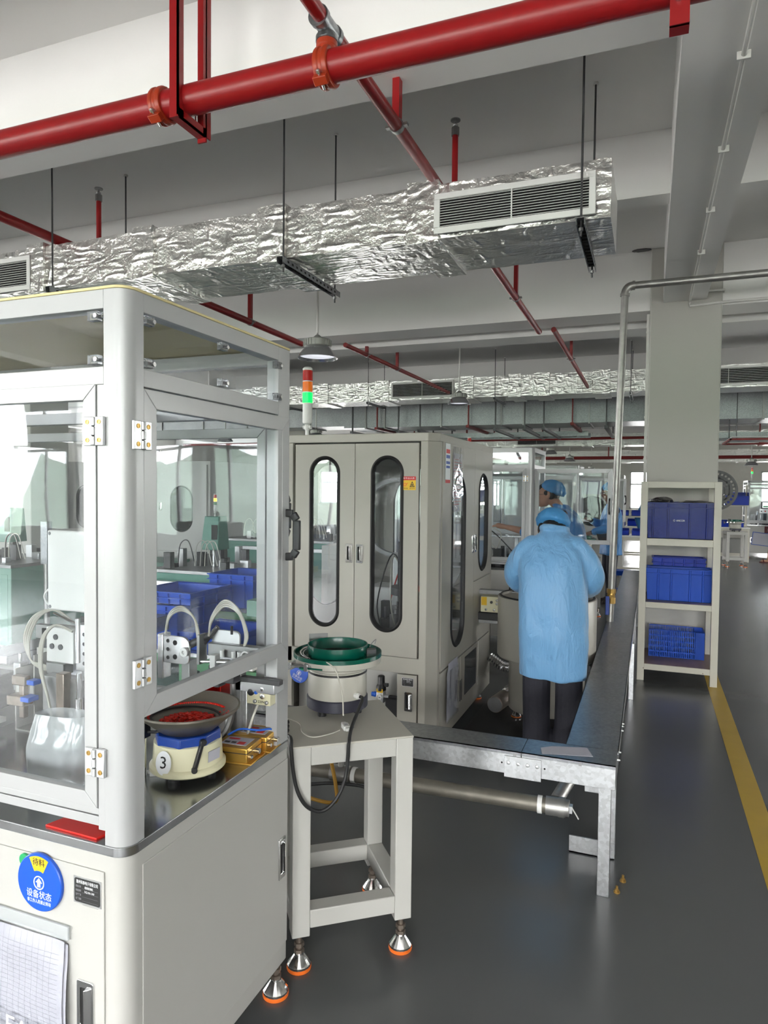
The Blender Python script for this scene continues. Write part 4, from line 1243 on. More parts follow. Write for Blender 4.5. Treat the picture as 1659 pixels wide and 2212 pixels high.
MB(SX(0, 0, 0)).box(-.03, .05, .06, .085, .0006, .0012).build('red_bar', 'red_print', t, smooth=False)
MB(SX(0, 0, 0)).box(-.045, .06, -.12, -.10, .0006, .0012).build('red_bar', 'red_print', t, smooth=False)
MB(SX(0, 0, 0)).box(-.03, .05, .03, .05, .0006, .0012).box(-.03, .05, -.005, .012, .0006, .0012).box(-.03, .05, -.03, -.015, .0006, .0012).build('blue_bar', 'blue_print', t, smooth=False)
t = thing('document_bag', 'clear sleeve with a paper form on the cabinet side door', 'document bag', (BX1 + .006, 4.26, 1.66))
MB(SX(0, 0, 0)).box(-.115, .10, -.20, .17, .001, .002).build('form', 'paper', t, smooth=False)
k = MB(SX(0, 0, 0))
for j in range(16): k.box(-.10, .08 - .05 * (j % 3 == 0), .13 - j * .019, .133 - j * .019, .0018, .0025)
k.build('print_lines', 'red_print', t, smooth=False)
MB(SX(0, 0, 0)).grid(lambda u, v: (-.13 + .25 * u, -.23 + .44 * v, .006 + .006 * noise.noise((u * 3, v * 5, 1))), 10, 14).build('sleeve', 'film', t, norm=False)
t = thing('document_bag', 'clear pouch of folded forms on the lower cabinet side', 'document bag', (BX1 + .006, 4.12, .33))
MB(SX(0, 0, 0)).grid(lambda u, v: (-.10 + .25 * u + .02 * v, -.16 + .31 * v, .012 + .006 * noise.noise((u * 4, v * 4, 3))), 10, 10).grid(lambda u, v: (-.07 + .22 * u + .02 * v, -.14 + .33 * v, .008 + .004 * noise.noise((u * 4, v * 4, 8))), 10, 10).build('papers', 'paper', t, norm=False)
MB(SX(0, 0, 0)).grid(lambda u, v: (-.11 + .28 * u, -.17 + .32 * v, .020 + .008 * noise.noise((u * 4, v * 5, 5))), 10, 10).build('pouch', 'film', t, norm=False)

# air regulator in the open bay
t = thing('air_regulator', 'black topped air filter regulator with a dial, right of the green bowl feeder', 'regulator', (-1.50, BY0 + .03, .30))
MB().box(-.022, .022, -.025, .025, .0, .075).build('body', 'aluminium', t, bev=.004)
MB().lathe([(.030, .075), (.030, .10), (.024, .11), (.021, .115), (.021, .16), (.017, .165)], 20).box(-.005, .045, -.01, .01, .10, .12).build('knob', 'black_plastic', t, bev=.001)
MB(frame((0, -.025, .040), (1, 0, 0), (0, 0, 1), (0, -1, 0))).lathe([(.019, 0), (.019, .012), (.016, .014), (.016, .010), (.001, .010)], 20).build('gauge', 'white_plastic', t)
MB(frame((0, -.0375, .040), (1, 0, 0), (0, 0, 1), (0, -1, 0))).box(-.001, .010, -.002, .002, 0, .001).build('needle', 'black_print', t, smooth=False)
MB().box(-.020, .020, -.0265, -.025, .066, .088).build('yellow_tag', 'yellow_print', t, smooth=False)
MB().cyl((-.06, 0, .045), (-.022, 0, .045), .014, n=14).cyl((-.045, 0, .045), (-.030, 0, .045), .017, n=8).build('blue_coupling', 'blue_tube', t)
MB().cyl((.022, 0, .040), (.05, 0, .040), .011, n=10).build('brass_fitting', 'aluminium', t)
MB().tube([(.05, 0, .040), (.09, 0, .041), (.112, .0, .040)], .008, 8, 4).build('black_hose', 'black_rubber', t)
MB().cyl((0, 0, -.05), (0, 0, 0), .014, n=14).build('bowl', 'black_plastic', t)

# vibratory feed outlet and control box on the cabinet's right side
t = thing('rail_feeder', 'linear feed rail with yellow labelled control box between cabinet and hopper', 'feeder', (BX1 + .12, 4.95, .74))
MB().box(-.12, .20, -.03, .03, .10, .13).build('rail', 'mid_metal', t, bev=.002)
MB().box(-.10, .09, -.05, .05, -.03, .085).build('control_box', 'cream_plastic', t, bev=.003)
MB().box(-.095, -.055, -.052, -.05, .02, .08).box(.045, .085, -.052, -.05, .02, .08).build('yellow_label', 'yellow_print', t, smooth=False)
for kx, kz in ((-.06, -.01), (0, -.01), (.05, -.01), (.02, .035), (.02, .06)): MB(FX(kx, -.05, kz)).lathe([(.009, 0), (.009, .006), (.004, .008)], 12).build('socket', 'mid_metal', t)
MB(FX(-.02, -.05, .045)).lathe([(.010, 0), (.010, .008), (.004, .01)], 12).build('dial', 'black_plastic', t)
MB().box(-.12, .07, -.05, .05, -.09, -.035).build('vibrator', 'black_plastic', t, bev=.004)
MB().box(-.12, .05, -.03, .03, -.115, -.09).build('bracket', 'mid_metal', t, bev=.002)
MB().tube([(.10, -.01, .13), (.115, -.02, .20), (.13, -.02, .14), (.15, -.02, .05), (.12, -.05, -.05), (.07, -.05, -.06)], .006, 6).build('cable', 'black_rubber', t)

# ================================================================ white welded stand with the green bowl feeder
SA = math.atan2(.218, .279)
t = thing('feeder_stand', 'white welded steel stand on four orange ringed feet', 'stand', (-1.027, 2.235, 0), SA)
h_, lw = .207, .060
for sx in (-1, 1):
    for sy in (-1, 1):
        x, y = sx * (h_ - lw / 2), sy * (h_ - lw / 2)
        MB().box(x - lw / 2, x + lw / 2, y - lw / 2, y + lw / 2, .118, .752).build('leg', 'stand_paint', t, bev=.003)
        level_foot(t, sx * .178, sy * .178, .122, r=.040)
for (x0, x1, y0, y1) in ((-h_ + lw, h_ - lw, -h_, -h_ + lw), (-h_ + lw, h_ - lw, h_ - lw, h_), (-h_, -h_ + lw, -h_ + lw, h_ - lw), (h_ - lw, h_, -h_ + lw, h_ - lw)):
    MB().box(x0, x1, y0, y1, .145, .205).build('lower_rail', 'stand_paint', t, bev=.003)
    MB().box(x0, x1, y0, y1, .690, .752).build('upper_rail', 'stand_paint', t, bev=.003)
MB().box(-h_ - .001, h_ + .001, -h_ - .001, h_ + .001, .750, .757).build('table_plate', 'feeder_cream', t, bev=.0015)

FCX, FCY, FZ = -1.088, 2.335, .757
t = thing('bowl_feeder', 'cream vibratory feeder with a dark green double bowl on the stand', 'feeder', (FCX, FCY, FZ))
t.scale = (.93, .93, .87)
for k in range(3):
    q = math.radians(250 + 120 * k)
    MB().cyl((.085 * math.cos(q), .085 * math.sin(q), 0), (.085 * math.cos(q), .085 * math.sin(q), .03), .017, n=14).build('rubber_foot', 'black_rubber', t)
MB().lathe([(.118, .026), (.124, .030), (.124, .072), (.120, .076)], 48).build('base_ring', 'navy_plastic', t)
MB().lathe([(.117, .074), (.119, .078), (.119, .186), (.117, .190)], 48).build('body', 'feeder_cream', t)
MB().lathe([(.1205, .178), (.1205, .186), (.118, .187), (.118, .177)], 48, closed=True).build('black_band', 'black_plastic', t)
MB().lathe([(.115, .190), (.120, .194), (.120, .208), (.165, .216), (.176, .222), (.178, .262), (.174, .262), (.172, .226), (.11, .215), (.05, .214)], 56).build('outer_bowl', 'feeder_cream', t)
MB().lathe([(.1785, .247), (.1785, .264), (.1735, .264), (.1720, .228), (.11, .2165), (.11, .2185), (.170, .231)], 56).build('outer_lining', 'bowl_green', t)
MB().lathe([(.108, .214), (.112, .216), (.119, .252), (.119, .278), (.122, .279), (.122, .296), (.118, .296), (.116, .262), (.105, .248), (.02, .246)], 56).build('inner_bowl', 'bowl_green', t)
MB().lathe([(.001, .2475), (.104, .2495), (.104, .2505), (.001, .2485)], 40).build('bowl_floor', 'bowl_inside', t)
MB().lathe([(.125, .2188), (.166, .2235), (.166, .2255), (.125, .2205)], 48).build('track', 'bowl_inside', t)
# exit gap with chute, guide arcs, tooling
k = MB(); pts = [(.150 * math.cos(q), .150 * math.sin(q), .262 - .001 * i) for i, q in enumerate([math.radians(a) for a in range(165, 255, 10)])]
k.tube(pts, .004, 8, 4).tube([(p[0] * .93, p[1] * .93, p[2] - .002) for p in pts], .003, 8, 4).build('guide_rail', 'bright_metal', t)
k = MB(); k.tube([(.145 * math.cos(math.radians(a)), .145 * math.sin(math.radians(a)), .240) for a in range(-60, 50, 12)], .003, 8, 4).build('guide_rail', 'mid_metal', t)
MB(Matrix.Translation((-.125, .075, .262)) @ Matrix.Rotation(math.radians(35), 4, 'Z')).box(-.04, .04, -.0015, .0015, -.01, .05).build('baffle', 'mid_metal', t, smooth=False)
MB(Matrix.Translation((.128, .045, .275)) @ Matrix.Rotation(math.radians(30), 4, 'Z')).box(-.02, .02, -.015, .015, -.02, 0).build('tool_block', 'dark_metal', t, bev=.002)
MB().tube([(.12, .05, .28), (.13, .05, .30), (.145, .055, .315), (.14, .055, .295)], .002, 6).build('wire_hook', 'mid_metal', t)
MB(Matrix.Translation((-.03, -.150, .228)) @ Matrix.Rotation(math.radians(6), 4, 'Z')).box(-.05, .045, -.032, .030, -.004, .002).build('chute_plate', 'bowl_green', t, smooth=False)
MB().bar((.02, -.150, .236), (-.235, -.163, .220), .012, .012).bar((.02, -.168, .236), (-.235, -.181, .220), .006, .010).build('exit_track', 'mid_metal', t, bev=.001)
for q in (-.05, -.12, -.19): MB().box(q - .008, q + .008, -.186, -.145, .215, .245).build('track_clip', 'bright_metal', t, bev=.001)
MB().box(-.262, -.235, -.195, -.145, .195, .25).build('sensor_block', 'black_plastic', t, bev=.004)
cp = frame((.106, -.054, .097), (.454, .891, 0), (0, 0, 1), (.891, -.454, 0))
MB(cp).cyl((0, 0, -.004), (0, 0, .016), .013, n=10).cyl((0, 0, .016), (0, 0, .026), .010, n=10).build('cable_gland', 'white_plastic', t)

# cables of the feeder
def cable(name, label, pts, r, mt, cat='cable', n=8, sm=8):
    o = Vector(pts[0])
    return tag(link_mesh(name, (lambda me: (me.materials.append(MATS[mt]), me)[1])(MB(Matrix.Translation(-o)).tube(pts, r, n, sm).mesh(name)), None, Matrix.Translation(o)), label, cat)
cable('power_cable', 'thick black power cable looping below the stand from the feeder', [(-.968, 2.274, .842), (-.948, 2.245, .838), (-.936, 2.13, .785), (-.910, 2.046, .760), (-.912, 2.043, .705), (-.917, 2.036, .645), (-.932, 2.022, .594), (-.957, 2.0, .556), (-.985, 1.976, .546), (-1.016, 1.951, .569), (-1.039, 1.936, .616), (-1.053, 1.930, .680), (-1.060, 1.927, .755), (-1.075, 1.95, .785), (-1.13, 2.0, .772)], .0062, 'black_rubber')
cable('sensor_wire', 'thin cream wire hanging from the green bowl to a white connector', [(-1.06, 2.175, .985), (-1.02, 2.17, .96), (-.995, 2.175, .88), (-.990, 2.175, .80)], .0026, 'hose_clear')
t = thing('wire_connector', 'white plastic wire connector lying at the stand top front', 'connector', (-.975, 2.165, .758), SA)
MB().box(-.012, .012, -.022, .022, 0, .016).box(-.008, .008, -.034, -.022, .002, .014).box(-.008, .008, .022, .036, .002, .014).build('shell', 'white_plastic', t, bev=.002)
MB().box(-.006, .006, -.010, .002, .016, .018).box(.02, .03, .0, .012, 0, .014).build('latch', 'grey_print', t, bev=.001)
cable('sensor_wire', 'thin cream wire lying across the stand top', [(-.985, 2.135, .762), (-1.0, 2.09, .762), (-1.04, 2.04, .762), (-1.09, 2.06, .765), (-1.13, 2.12, .766), (-1.17, 2.14, .77), (-1.22, 2.14, .78)], .0024, 'hose_clear')
cable('sensor_wire', 'thin cream wire dropping beside the machine door to a plug', [(-1.30, 2.16, 1.0), (-1.27, 2.14, .93), (-1.245, 2.13, .86), (-1.225, 2.115, .82)], .003, 'hose_clear')
t = thing('wire_connector', 'grey white inline plug on the left rear of the stand top', 'connector', (-1.205, 2.105, .758), SA + .5)
MB().box(-.013, .013, -.026, .026, 0, .018).cyl((0, .026, .009), (0, .040, .009), .006, n=8).build('shell', 'white_plastic', t, bev=.003)
MB().cyl((0, 0, .017), (0, 0, .02), .007, n=12).build('button', 'grey_print', t)
for i, (lb, r0) in enumerate((('small coil of black wire on the left stand corner', .036), ('small coil of white wire on the left stand corner', .030))):
    pts = [(-1.175 + r0 * math.cos(q), 2.045 + r0 * .8 * math.sin(q), .764 + .010 * i + .0012 * k) for k, q in enumerate([2 * math.pi * k / 12 for k in range(30)])]
    cable('wire_coil', lb, pts, .0035, ['black_rubber', 'white_plastic'][i], 'cable', 6, 3)

# ================================================================ galvanised cable trunking (bench height run)
TZ, TH = .53, .098
t = thing('cable_channel', 'galvanised steel cable trunk on legs turning the corner around the worker', 'cable trunk', (-.10, 2.785, 0))
L = Matrix.Translation((.10, -2.785, 0))
def lid(b): return b
def trunk_x(x0, x1, bits=True):
    b = MB(L).box(x0, x1, 2.785, 2.945, TZ - TH, TZ - .004)
    b.build('trunk_body', 'galvanised', t, bev=.0015)
    MB(L).box(x0, x1, 2.782, 2.948, TZ - .004, TZ).box(x0, x1, 2.782, 2.7845, TZ - .016, TZ).box(x0, x1, 2.9455, 2.948, TZ - .016, TZ).build('trunk_lid', 'galvanised_dull', t, smooth=False)
trunk_x(-2.2, -.468); trunk_x(-.465, -.10)
ys = [2.949, 3.12, 4.20, 5.45, 6.6, 8.0, 9.9]
for i in range(len(ys) - 1):
    a, b_ = ys[i], ys[i + 1] - .003
    MB(L).box(-.305, -.10, a, b_, TZ - TH, TZ - .004).build('trunk_body', 'galvanised', t, bev=.0015)
    MB(L).box(-.308, -.097, a, b_, TZ - .004, TZ).box(-.0995, -.097, a, b_, TZ - .016, TZ).box(-.308, -.3055, a, b_, TZ - .016, TZ).build('trunk_lid', 'galvanised_dull', t, smooth=False)
o = MB(L).box(-.535, -.385, 2.779, 2.782, TZ - TH - .012, TZ - .022).build('splice_plate', 'galvanised', t, bev=.0008)
for x in (-.518, -.478, -.44, -.402):
    MB(L @ FX(x, 2.779, TZ - .050)).lathe([(.008, 0), (.007, .003), (.003, .004)], 12).box(-.012, .006, -.004, .004, 0, .0008).build('bolt', 'aluminium', o)
for x in (-.546, -.372): MB(L @ FX(x, 2.7845, TZ - .055)).lathe([(.004, 0), (.004, .0008), (.0005, .0009)], 10).build('bolt_hole', 'hole_black', t)
for y in (2.93, 3.02, 3.30, 3.36, 3.40):
    MB(L @ SX(-.10, y, TZ - .03)).lathe([(.007, 0), (.006, .004), (.003, .012)], 8).build('bolt', 'aluminium', t)
for x in (-.50, -.24): MB(L).box(x, x + .012, 2.781, 2.790, TZ - .02, TZ - .008).build('lid_clip', 'mid_metal', t, smooth=False)
# legs: flat channel stands
for (x, y, w, d) in ((-.139, 2.80, .046, .03), (-.118, 3.10, .02, .04)):
    MB(L).box(x - w / 2, x + w / 2, y - .012, y + d, 0, TZ - TH).build('leg', 'galvanised', t, bev=.0015)
MB(L).box(-.30, -.11, 3.085, 3.092, .0, .075).box(-.30, -.11, 3.085, 3.125, 0, .006).build('foot_angle', 'galvanised', t, smooth=False)
MB(L).box(-.24, -.11, 3.10, 3.14, .275, .305).build('cross_piece', 'galvanised', t, bev=.002)
for x in (-.21, -.15): MB(L).cyl((x, 3.105, .006), (x, 3.105, .022), .012, n=6).cyl((x, 3.105, 0), (x, 3.105, .032), .006, n=8).build('anchor_bolt', 'brass', t)
for y in (5.55, 8.6):
    MB(L).box(-.12, -.085, y, y + .05, 0, TZ - TH).build('leg', 'galvanised', t, bev=.0015)
    MB(L).box(-.30, -.265, y, y + .05, 0, TZ - TH).build('leg', 'galvanised', t, bev=.0015)
tag(MB().prism([(-.385, 2.80), (-.19, 2.845), (-.22, 2.935), (-.36, 2.895), (-.40, 2.86)], TZ + .0005, TZ + .0015).build('paper_scrap', 'paper', smooth=False), 'torn paper label lying on the trunk corner lid', 'paper')
for i, (x, y) in enumerate(((-.068, 2.93), (-.088, 2.84))):
    t = thing('floor_bolt', ['brass anchor bolt standing up from the floor, farther of two', 'brass anchor bolt standing up from the floor, nearer of two'][i], 'bolt', (x, y, 0))
    MB().cyl((0, 0, 0), (0, 0, .004), .013, n=12).cyl((0, 0, .004), (0, 0, .012), .010, n=6).build('nut', 'brass', t)
    MB().cyl((0, 0, .0), (0, 0, .026), .005, n=8).build('stud', 'brass', t)

# ================================================================ air pipe near the floor
t = thing('air_pipe', 'rusty galvanised compressed air pipe running low behind the stand', 'pipe', (-.30, 3.06, .205))
MB().cyl((-1.9, -.08, 0), (-.095, -.005, 0), .034, n=24).build('pipe', 'pipe_rusty', t)
MB().cyl((-.10, -.006, 0), (-.015, 0, 0), .040, n=24).cyl((-.018, 0, 0), (.0, 0, 0), .036, n=24).cyl((-.045, 0, 0), (-.02, 0, .0), .043, n=24).build('end_tee', 'pipe_galvanised', t)
MB().cyl((.0, 0, 0), (.014, 0, 0), .022, n=4).build('plug', 'aluminium', t)
MB().cyl((-.06, .03, .01), (-.025, .20, .04), .030, n=20).cyl((-.025, .20, .04), (0, 2.6, .06), .030, n=20).build('side_pipe', 'pipe_galvanised', t)
MB().cyl((-.135, -.008, 0), (-.115, -.007, 0), .0385, n=20).build('tape_wrap', 'white_plastic', t)
MB().tube([(.012, -.01, .01), (.03, -.03, -.005), (.045, -.045, -.02)], .003, 6, 3).build('cable_tie', 'white_plastic', t)
MB().cyl((-1.13, -.05, 0), (-1.03, -.045, 0), .040, n=20).cyl((-1.08, -.047, .03), (-1.08, -.047, .10), .016, n=12).build('valve_tee', 'pipe_galvanised', t)
o = MB().cyl((-1.08, -.047, .08), (-1.08, -.047, .13), .019, n=8).build('ball_valve', 'aluminium', t)
MB().box(-1.095, -1.065, -.075, -.067, .09, .17).build('lever', 'red_plastic', o, bev=.003)
MB().cyl((-1.02, -.045, 0), (-1.0, -.044, 0), .0385, n=20).build('tape_wrap', 'white_plastic', t)
cable('air_hose', 'amber air hose curling under the stand', [(-1.62, 2.95, .12), (-1.48, 2.90, .11), (-1.36, 2.90, .115), (-1.37, 2.93, .18), (-1.42, 2.98, .28), (-1.44, 3.0, .36)], .009, 'hose_amber')
cable('power_cable', 'black cable tied along the low air pipe', [(-1.75, 2.93, .17), (-1.55, 2.94, .155), (-1.40, 2.945, .18), (-1.25, 2.95, .19), (-1.16, 2.96, .17), (-1.17, 2.98, .26), (-1.22, 3.0, .36)], .008, 'black_rubber')

# ================================================================ hopper feeder the worker bends over
HX, HY = -.645, 4.78
tag(MB().prism(rrect(-1.12, -.33, 3.93, 5.05, .02), .0005, .006).build('dark_floor', 'black_sheet', smooth=False), 'flat black sheet on the floor under the standing worker', 'mat')  # thin black sheet just above the floor, rounded at the corners
t = thing('drum_hopper', 'large cream drum feeder on a round pedestal before the worker', 'feeder', (HX, HY, 0))
MB().lathe([(.20, .455), (.325, .46), (.332, .468), (.332, .868), (.328, .874), (.31, .876), (.30, .86), (.02, .855)], 64).build('drum', 'hopper_cream', t)
MB().lathe([(.315, .874), (.322, .878), (.315, .884), (.305, .878)], 48, closed=True).build('rim_seal', 'black_rubber', t)
MB().lathe([(.245, .10), (.25, .105), (.25, .458), (.24, .462)], 48).build('pedestal', 'hopper_cream', t)
MB().box(.18, .255, -.10, .10, .12, .44).build('pedestal_door', 'hopper_cream', t, bev=.004)
for k in range(4):
    q = math.radians(-95 + 90 * k)
    level_foot(t, .20 * math.cos(q), .20 * math.sin(q), .11, r=.034)
def flex(name, label, pts, r, mt):
    o = Vector(pts[0]); P = spline(pts, 14); b = MB(Matrix.Translation(-o)); n = 14
    Q = []
    for i, p in enumerate(P): Q.append(p)
    rr = [r * (1.08 if i % 2 else .90) for i in range(len(Q))]
    b.tube(Q, rr, n, 0)
    ob = b.build(name, mt, None, sharp=20); ob.location = o
    return tag(ob, label, 'hose')
flex('flexible_hose', 'silver corrugated hose from cabinet to hopper', [(-1.14, 5.25, .30), (-1.02, 5.22, .24), (-.92, 5.18, .26), (-.82, 5.05, .33)], .035, 'bright_metal')
flex('flexible_hose', 'silver corrugated hose hanging behind the hopper right side', [(-.34, 4.98, .42), (-.29, 5.02, .33), (-.31, 5.02, .22), (-.33, 4.96, .15)], .05, 'mid_metal')
t = thing('exhaust_cylinder', 'round grey exhaust pipe end lying on the floor beside the hopper', 'pipe', (-1.0, 4.86, .066))
MB().cyl((0, -.05, 0), (.03, .13, 0), .058, n=28).build('sleeve', 'stem_steel', t)
MB().cyl((-.001, -.056, 0), (0, -.05, 0), .054, n=28).build('end_cap', 'mid_metal', t)
b = MB(); b.tube([(.03, .13, 0), (.06, .22, .03), (.14, .30, .08), (.22, .33, .11)], [.05 * (1.06 if i % 2 else .92) for i in range(40)], 16, 12); b.build('corrugated_tail', 'bright_metal', t, sharp=20)

# ================================================================ vertical galvanised pipe with valve
t = thing('air_pipe', 'tall galvanised pipe rising from the trunk to the ceiling and turning right', 'pipe', (-.283, 5.9, TZ))
dx = .062
MB().cyl((0, 0, .0), (dx, 0, 2.655), .0285, n=24).build('riser', 'pipe_galvanised', t)
b = MB(); b.tube([(dx, 0, 2.655), (dx + .008, 0, 2.69), (dx + .03, 0, 2.716), (dx + .07, 0, 2.725)], .034, 20, 6); b.cyl((dx - .001, 0, 2.645), (dx, 0, 2.665), .037, n=20).cyl((dx + .055, 0, 2.725), (dx + .075, 0, 2.725), .037, n=20); b.build('elbow', 'pipe_galvanised', t)
MB().cyl((dx + .07, 0, 2.725), (3.6, 0, 2.735), .0285, n=24).build('cross_pipe', 'pipe_galvanised', t)
o = MB().cyl((.004, 0, .15), (.005, 0, .20), .036, n=8).cyl((.004, 0, .19), (.006, 0, .245), .031, n=16).cyl((.005, 0, .235), (.006, 0, .27), .036, n=8).cyl((.005, 0, .21), (-.0, -.05, .21), .014, n=8).build('ball_valve', 'brass', t)
MB().box(-.035, -.005, -.062, -.052, .06, .215).build('lever', 'blue_paint', o, bev=.004)

# ================================================================ shelf rack with bins
RX0, RX1, RY0, RY1, RH = -.070, .548, 6.17, 6.80, 1.685
t = thing('shelf_rack', 'cream steel shelf rack with wooden boards in front of the column', 'shelf', (RX0, RY0, 0))
rw, rd = RX1 - RX0, RY1 - RY0
pw = .056
for x in (0, rw - pw):
    for y in (0, rd - pw):
        MB().box(x, x + pw, y, y + pw, 0, RH).build('post', 'rack_paint', t, bev=.002)
for z0, z1 in ((.094, .143), (.622, .670), (1.149, 1.208), (RH - .052, RH)):
    MB().box(pw, rw - pw, 0, .03, z0, z1).build('front_rail', 'rack_paint', t, bev=.002)
    MB().box(pw, rw - pw, rd - .03, rd, z0, z1).build('rear_rail', 'rack_paint', t, bev=.002)
    for x in (0.01, rw - .04): MB().box(x, x + .03, pw, rd - pw, z0, z1).build('side_rail', 'rack_paint', t, bev=.002)
    if z1 < RH: MB().box(.012, rw - .012, .012, rd - .012, z1 - .016, z1 + .001).build('shelf_board', 'wood_board', t, bev=.001)
for x in (.02, .48):
    MB(FX(x + .03, 0, .105)).lathe([(.005, 0), (.003, .003)], 8).build('bolt', 'stem_steel', t)

def tote(name, label, x0, x1, y0, y1, z0, h, mt, ribs, taper=.015, rim=.022, writing=None, group=None, loc_only=False):
    """ribbed plastic stacking box, open top"""
    t = thing(name, label, 'crate', ((x0 + x1) / 2, (y0 + y1) / 2, z0), 0, group)
    w, d = (x1 - x0) / 2, (y1 - y0) / 2
    b = MB(); tk = .006
    def loop(ww, dd, z): return [(ww, dd, z), (-ww, dd, z), (-ww, -dd, z), (ww, -dd, z)]
    vs = loop(w - taper, d - taper, 0) + loop(w - .004, d - .004, h) + loop(w - .004 - tk, d - .004 - tk, h) + loop(w - taper - tk, d - taper - tk, tk)
    fs = [(0, 1, 2, 3)] + [(a * 4 + i, a * 4 + (i + 1) % 4, a * 4 + 4 + (i + 1) % 4, a * 4 + 4 + i) for a in range(3) for i in range(4)] + [(12, 13, 14, 15)]
    b.add(vs, fs)
    b.build('shell', mt, t, bev=.003)
    r_ = MB().ring([(w, d), (-w, d), (-w, -d), (w, -d)], [(w - .012, d - .012), (-w + .012, d - .012), (-w + .012, -d + .012), (w - .012, -d + .012)], h - .008, h)
    r_.ring([(w + .004, d + .012), (-w - .004, d + .012), (-w - .004, -d - .012), (w + .004, -d - .012)], [(w - .008, d - .008), (-w + .008, d - .008), (-w + .008, -d + .008), (w - .008, -d + .008)], h - rim - .026, h - rim - .018)
    r_.ring([(w + .004, d + .012), (-w - .004, d + .012), (-w - .004, -d - .012), (w + .004, -d - .012)], [(w - .012, d - .012), (-w + .012, d - .012), (-w + .012, -d + .012), (w - .012, -d + .012)], h - .009, h + .001)
    r_.build('rim', mt, t, bev=.002)
    for u in ribs:
        x = -w + 2 * w * u
        q = MB().add([(x - .008, -d + taper - .001, .004), (x + .008, -d + taper - .001, .004), (x + .008, -d + .003, h - .01), (x - .008, -d + .003, h - .01), (x - .005, -d + taper - .015, .004), (x + .005, -d + taper - .015, .004), (x + .005, -d - .010, h - .01), (x - .005, -d - .010, h - .01)],
              [(0, 3, 2, 1), (4, 5, 6, 7), (0, 1, 5, 4), (1, 2, 6, 5), (2, 3, 7, 6), (3, 0, 4, 7)])
        q.build('rib', mt, t, smooth=False)
    for v in (.33, .66):
        y = -d + 2 * d * v
        MB().box(w - taper - .001, w + .001, y - .004, y + .004, .004, h - .01).build('rib', mt, t, smooth=False)
    if writing: text(writing, h * .075, 'white_print', t, frame((-.01, -d + taper * .55 - .003, h * .50), (1, 0, 0), (0, -.03, 1), (0, -1, 0)), wid=w * .34)
    return t
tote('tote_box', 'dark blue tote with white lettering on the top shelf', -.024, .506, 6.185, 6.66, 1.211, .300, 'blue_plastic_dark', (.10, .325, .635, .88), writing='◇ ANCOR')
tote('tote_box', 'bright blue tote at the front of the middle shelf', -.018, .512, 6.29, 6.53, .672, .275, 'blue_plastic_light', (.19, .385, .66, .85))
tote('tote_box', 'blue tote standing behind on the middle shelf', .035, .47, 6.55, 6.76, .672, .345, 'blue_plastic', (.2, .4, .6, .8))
t = thing('crate', 'blue slatted mesh crate on the bottom shelf', 'crate', (.245, 6.62, .145))
cw, cd, chh = .222, .13, .235
for yy in (-cd, cd):
    b = MB()
    for k in range(25): x = -cw + .012 + (2 * cw - .09) * k / 24; b.box(x - .0035, x + .0035, yy - .003, yy + .003, 0, chh)
    for k in range(6): z = chh * k / 5; b.box(-cw, cw, yy - .004, yy + .004, max(0, z - .006), min(chh, z + .006))
    b.box(cw - .07, cw, yy - .006, yy + .006, 0, chh)
    b.build('mesh_side', 'blue_plastic_light', t, smooth=False)
for xx in (-cw, cw):
    b = MB()
    for k in range(10): y = -cd + 2 * cd * k / 9; b.box(xx - .003, xx + .003, y - .0035, y + .0035, 0, chh)
    for k in range(6): z = chh * k / 5; b.box(xx - .004, xx + .004, -cd, cd, max(0, z - .006), min(chh, z + .006))
    b.build('mesh_end', 'blue_plastic_light', t, smooth=False)
MB().box(-cw, cw, -cd, cd, 0, .006).build('crate_floor', 'blue_plastic_light', t, smooth=False)
def lump(name, label, c, r, mt, cat, seed, amp=.35):
    b = MB()
    b.ball((0, 0, 0), r, 28, 16)
    b.v = [v * (1 + amp * noise.noise(Vector((v.x / r[0], v.y / r[1], v.z / r[2])) * 1.7 + Vector((seed, 0, 0)))) for v in b.v]
    b.v = [Vector((v.x, v.y, max(v.z, -r[2] * .35))) for v in b.v]
    o = b.build(name, mt, None, sharp=50); o.location = c
    return tag(o, label, cat)
lump('plastic_bag', 'crumpled black bag heaped on the left of the top tote', (.09, 6.40, 1.512), (.11, .14, .042), 'bag_black', 'bag', 3)
lump('plastic_bag', 'flat black bag on the right of the top tote', (.37, 6.40, 1.508), (.13, .14, .020), 'bag_black', 'bag', 8)
# black reel leaning behind the rack
t = thing('component_reel', 'black perforated plastic reel behind the rack', 'reel', (.615, 7.62, 1.62))
M = FX(0, 0, 0)
for k, zz in enumerate((0, .03)):
    b = MB(M); R = .20; n = 72
    b.lathe([(R * .88, zz), (R, zz), (R, zz + .004), (R * .88, zz + .004)], n, closed=True)
    b.lathe([(R * .60, zz), (R * .77, zz), (R * .77, zz + .004), (R * .60, zz + .004)], n, closed=True)
    b.lathe([(R * .10, zz), (R * .42, zz), (R * .42, zz + .004), (R * .10, zz + .004)], n, closed=True)
    for q in range(28):
        a = 2 * math.pi * q / 28
        b.cbox((R * .825 * math.cos(a), R * .825 * math.sin(a), zz + .002), (R * .13, .016, .004), Matrix.Rotation(a, 3, 'Z'))
    for q in range(6):
        a = 2 * math.pi * q / 6
        b.cbox((R * .51 * math.cos(a), R * .51 * math.sin(a), zz + .002), (R * .22, .10, .004), Matrix.Rotation(a, 3, 'Z'))
    b.build('flange', 'black_plastic', t, sharp=20)
MB(M).lathe([(R * .28, .004), (R * .28, .03)], 24).build('hub', 'black_plastic', t)
MB().box(-.05, -.03, .005, .03, -.02, .02).box(-.06, -.03, -.05, .03, -.01, .01).build('peg', 'mid_metal', t, smooth=False)

# ================================================================ inside the near machine
BZ = ZB
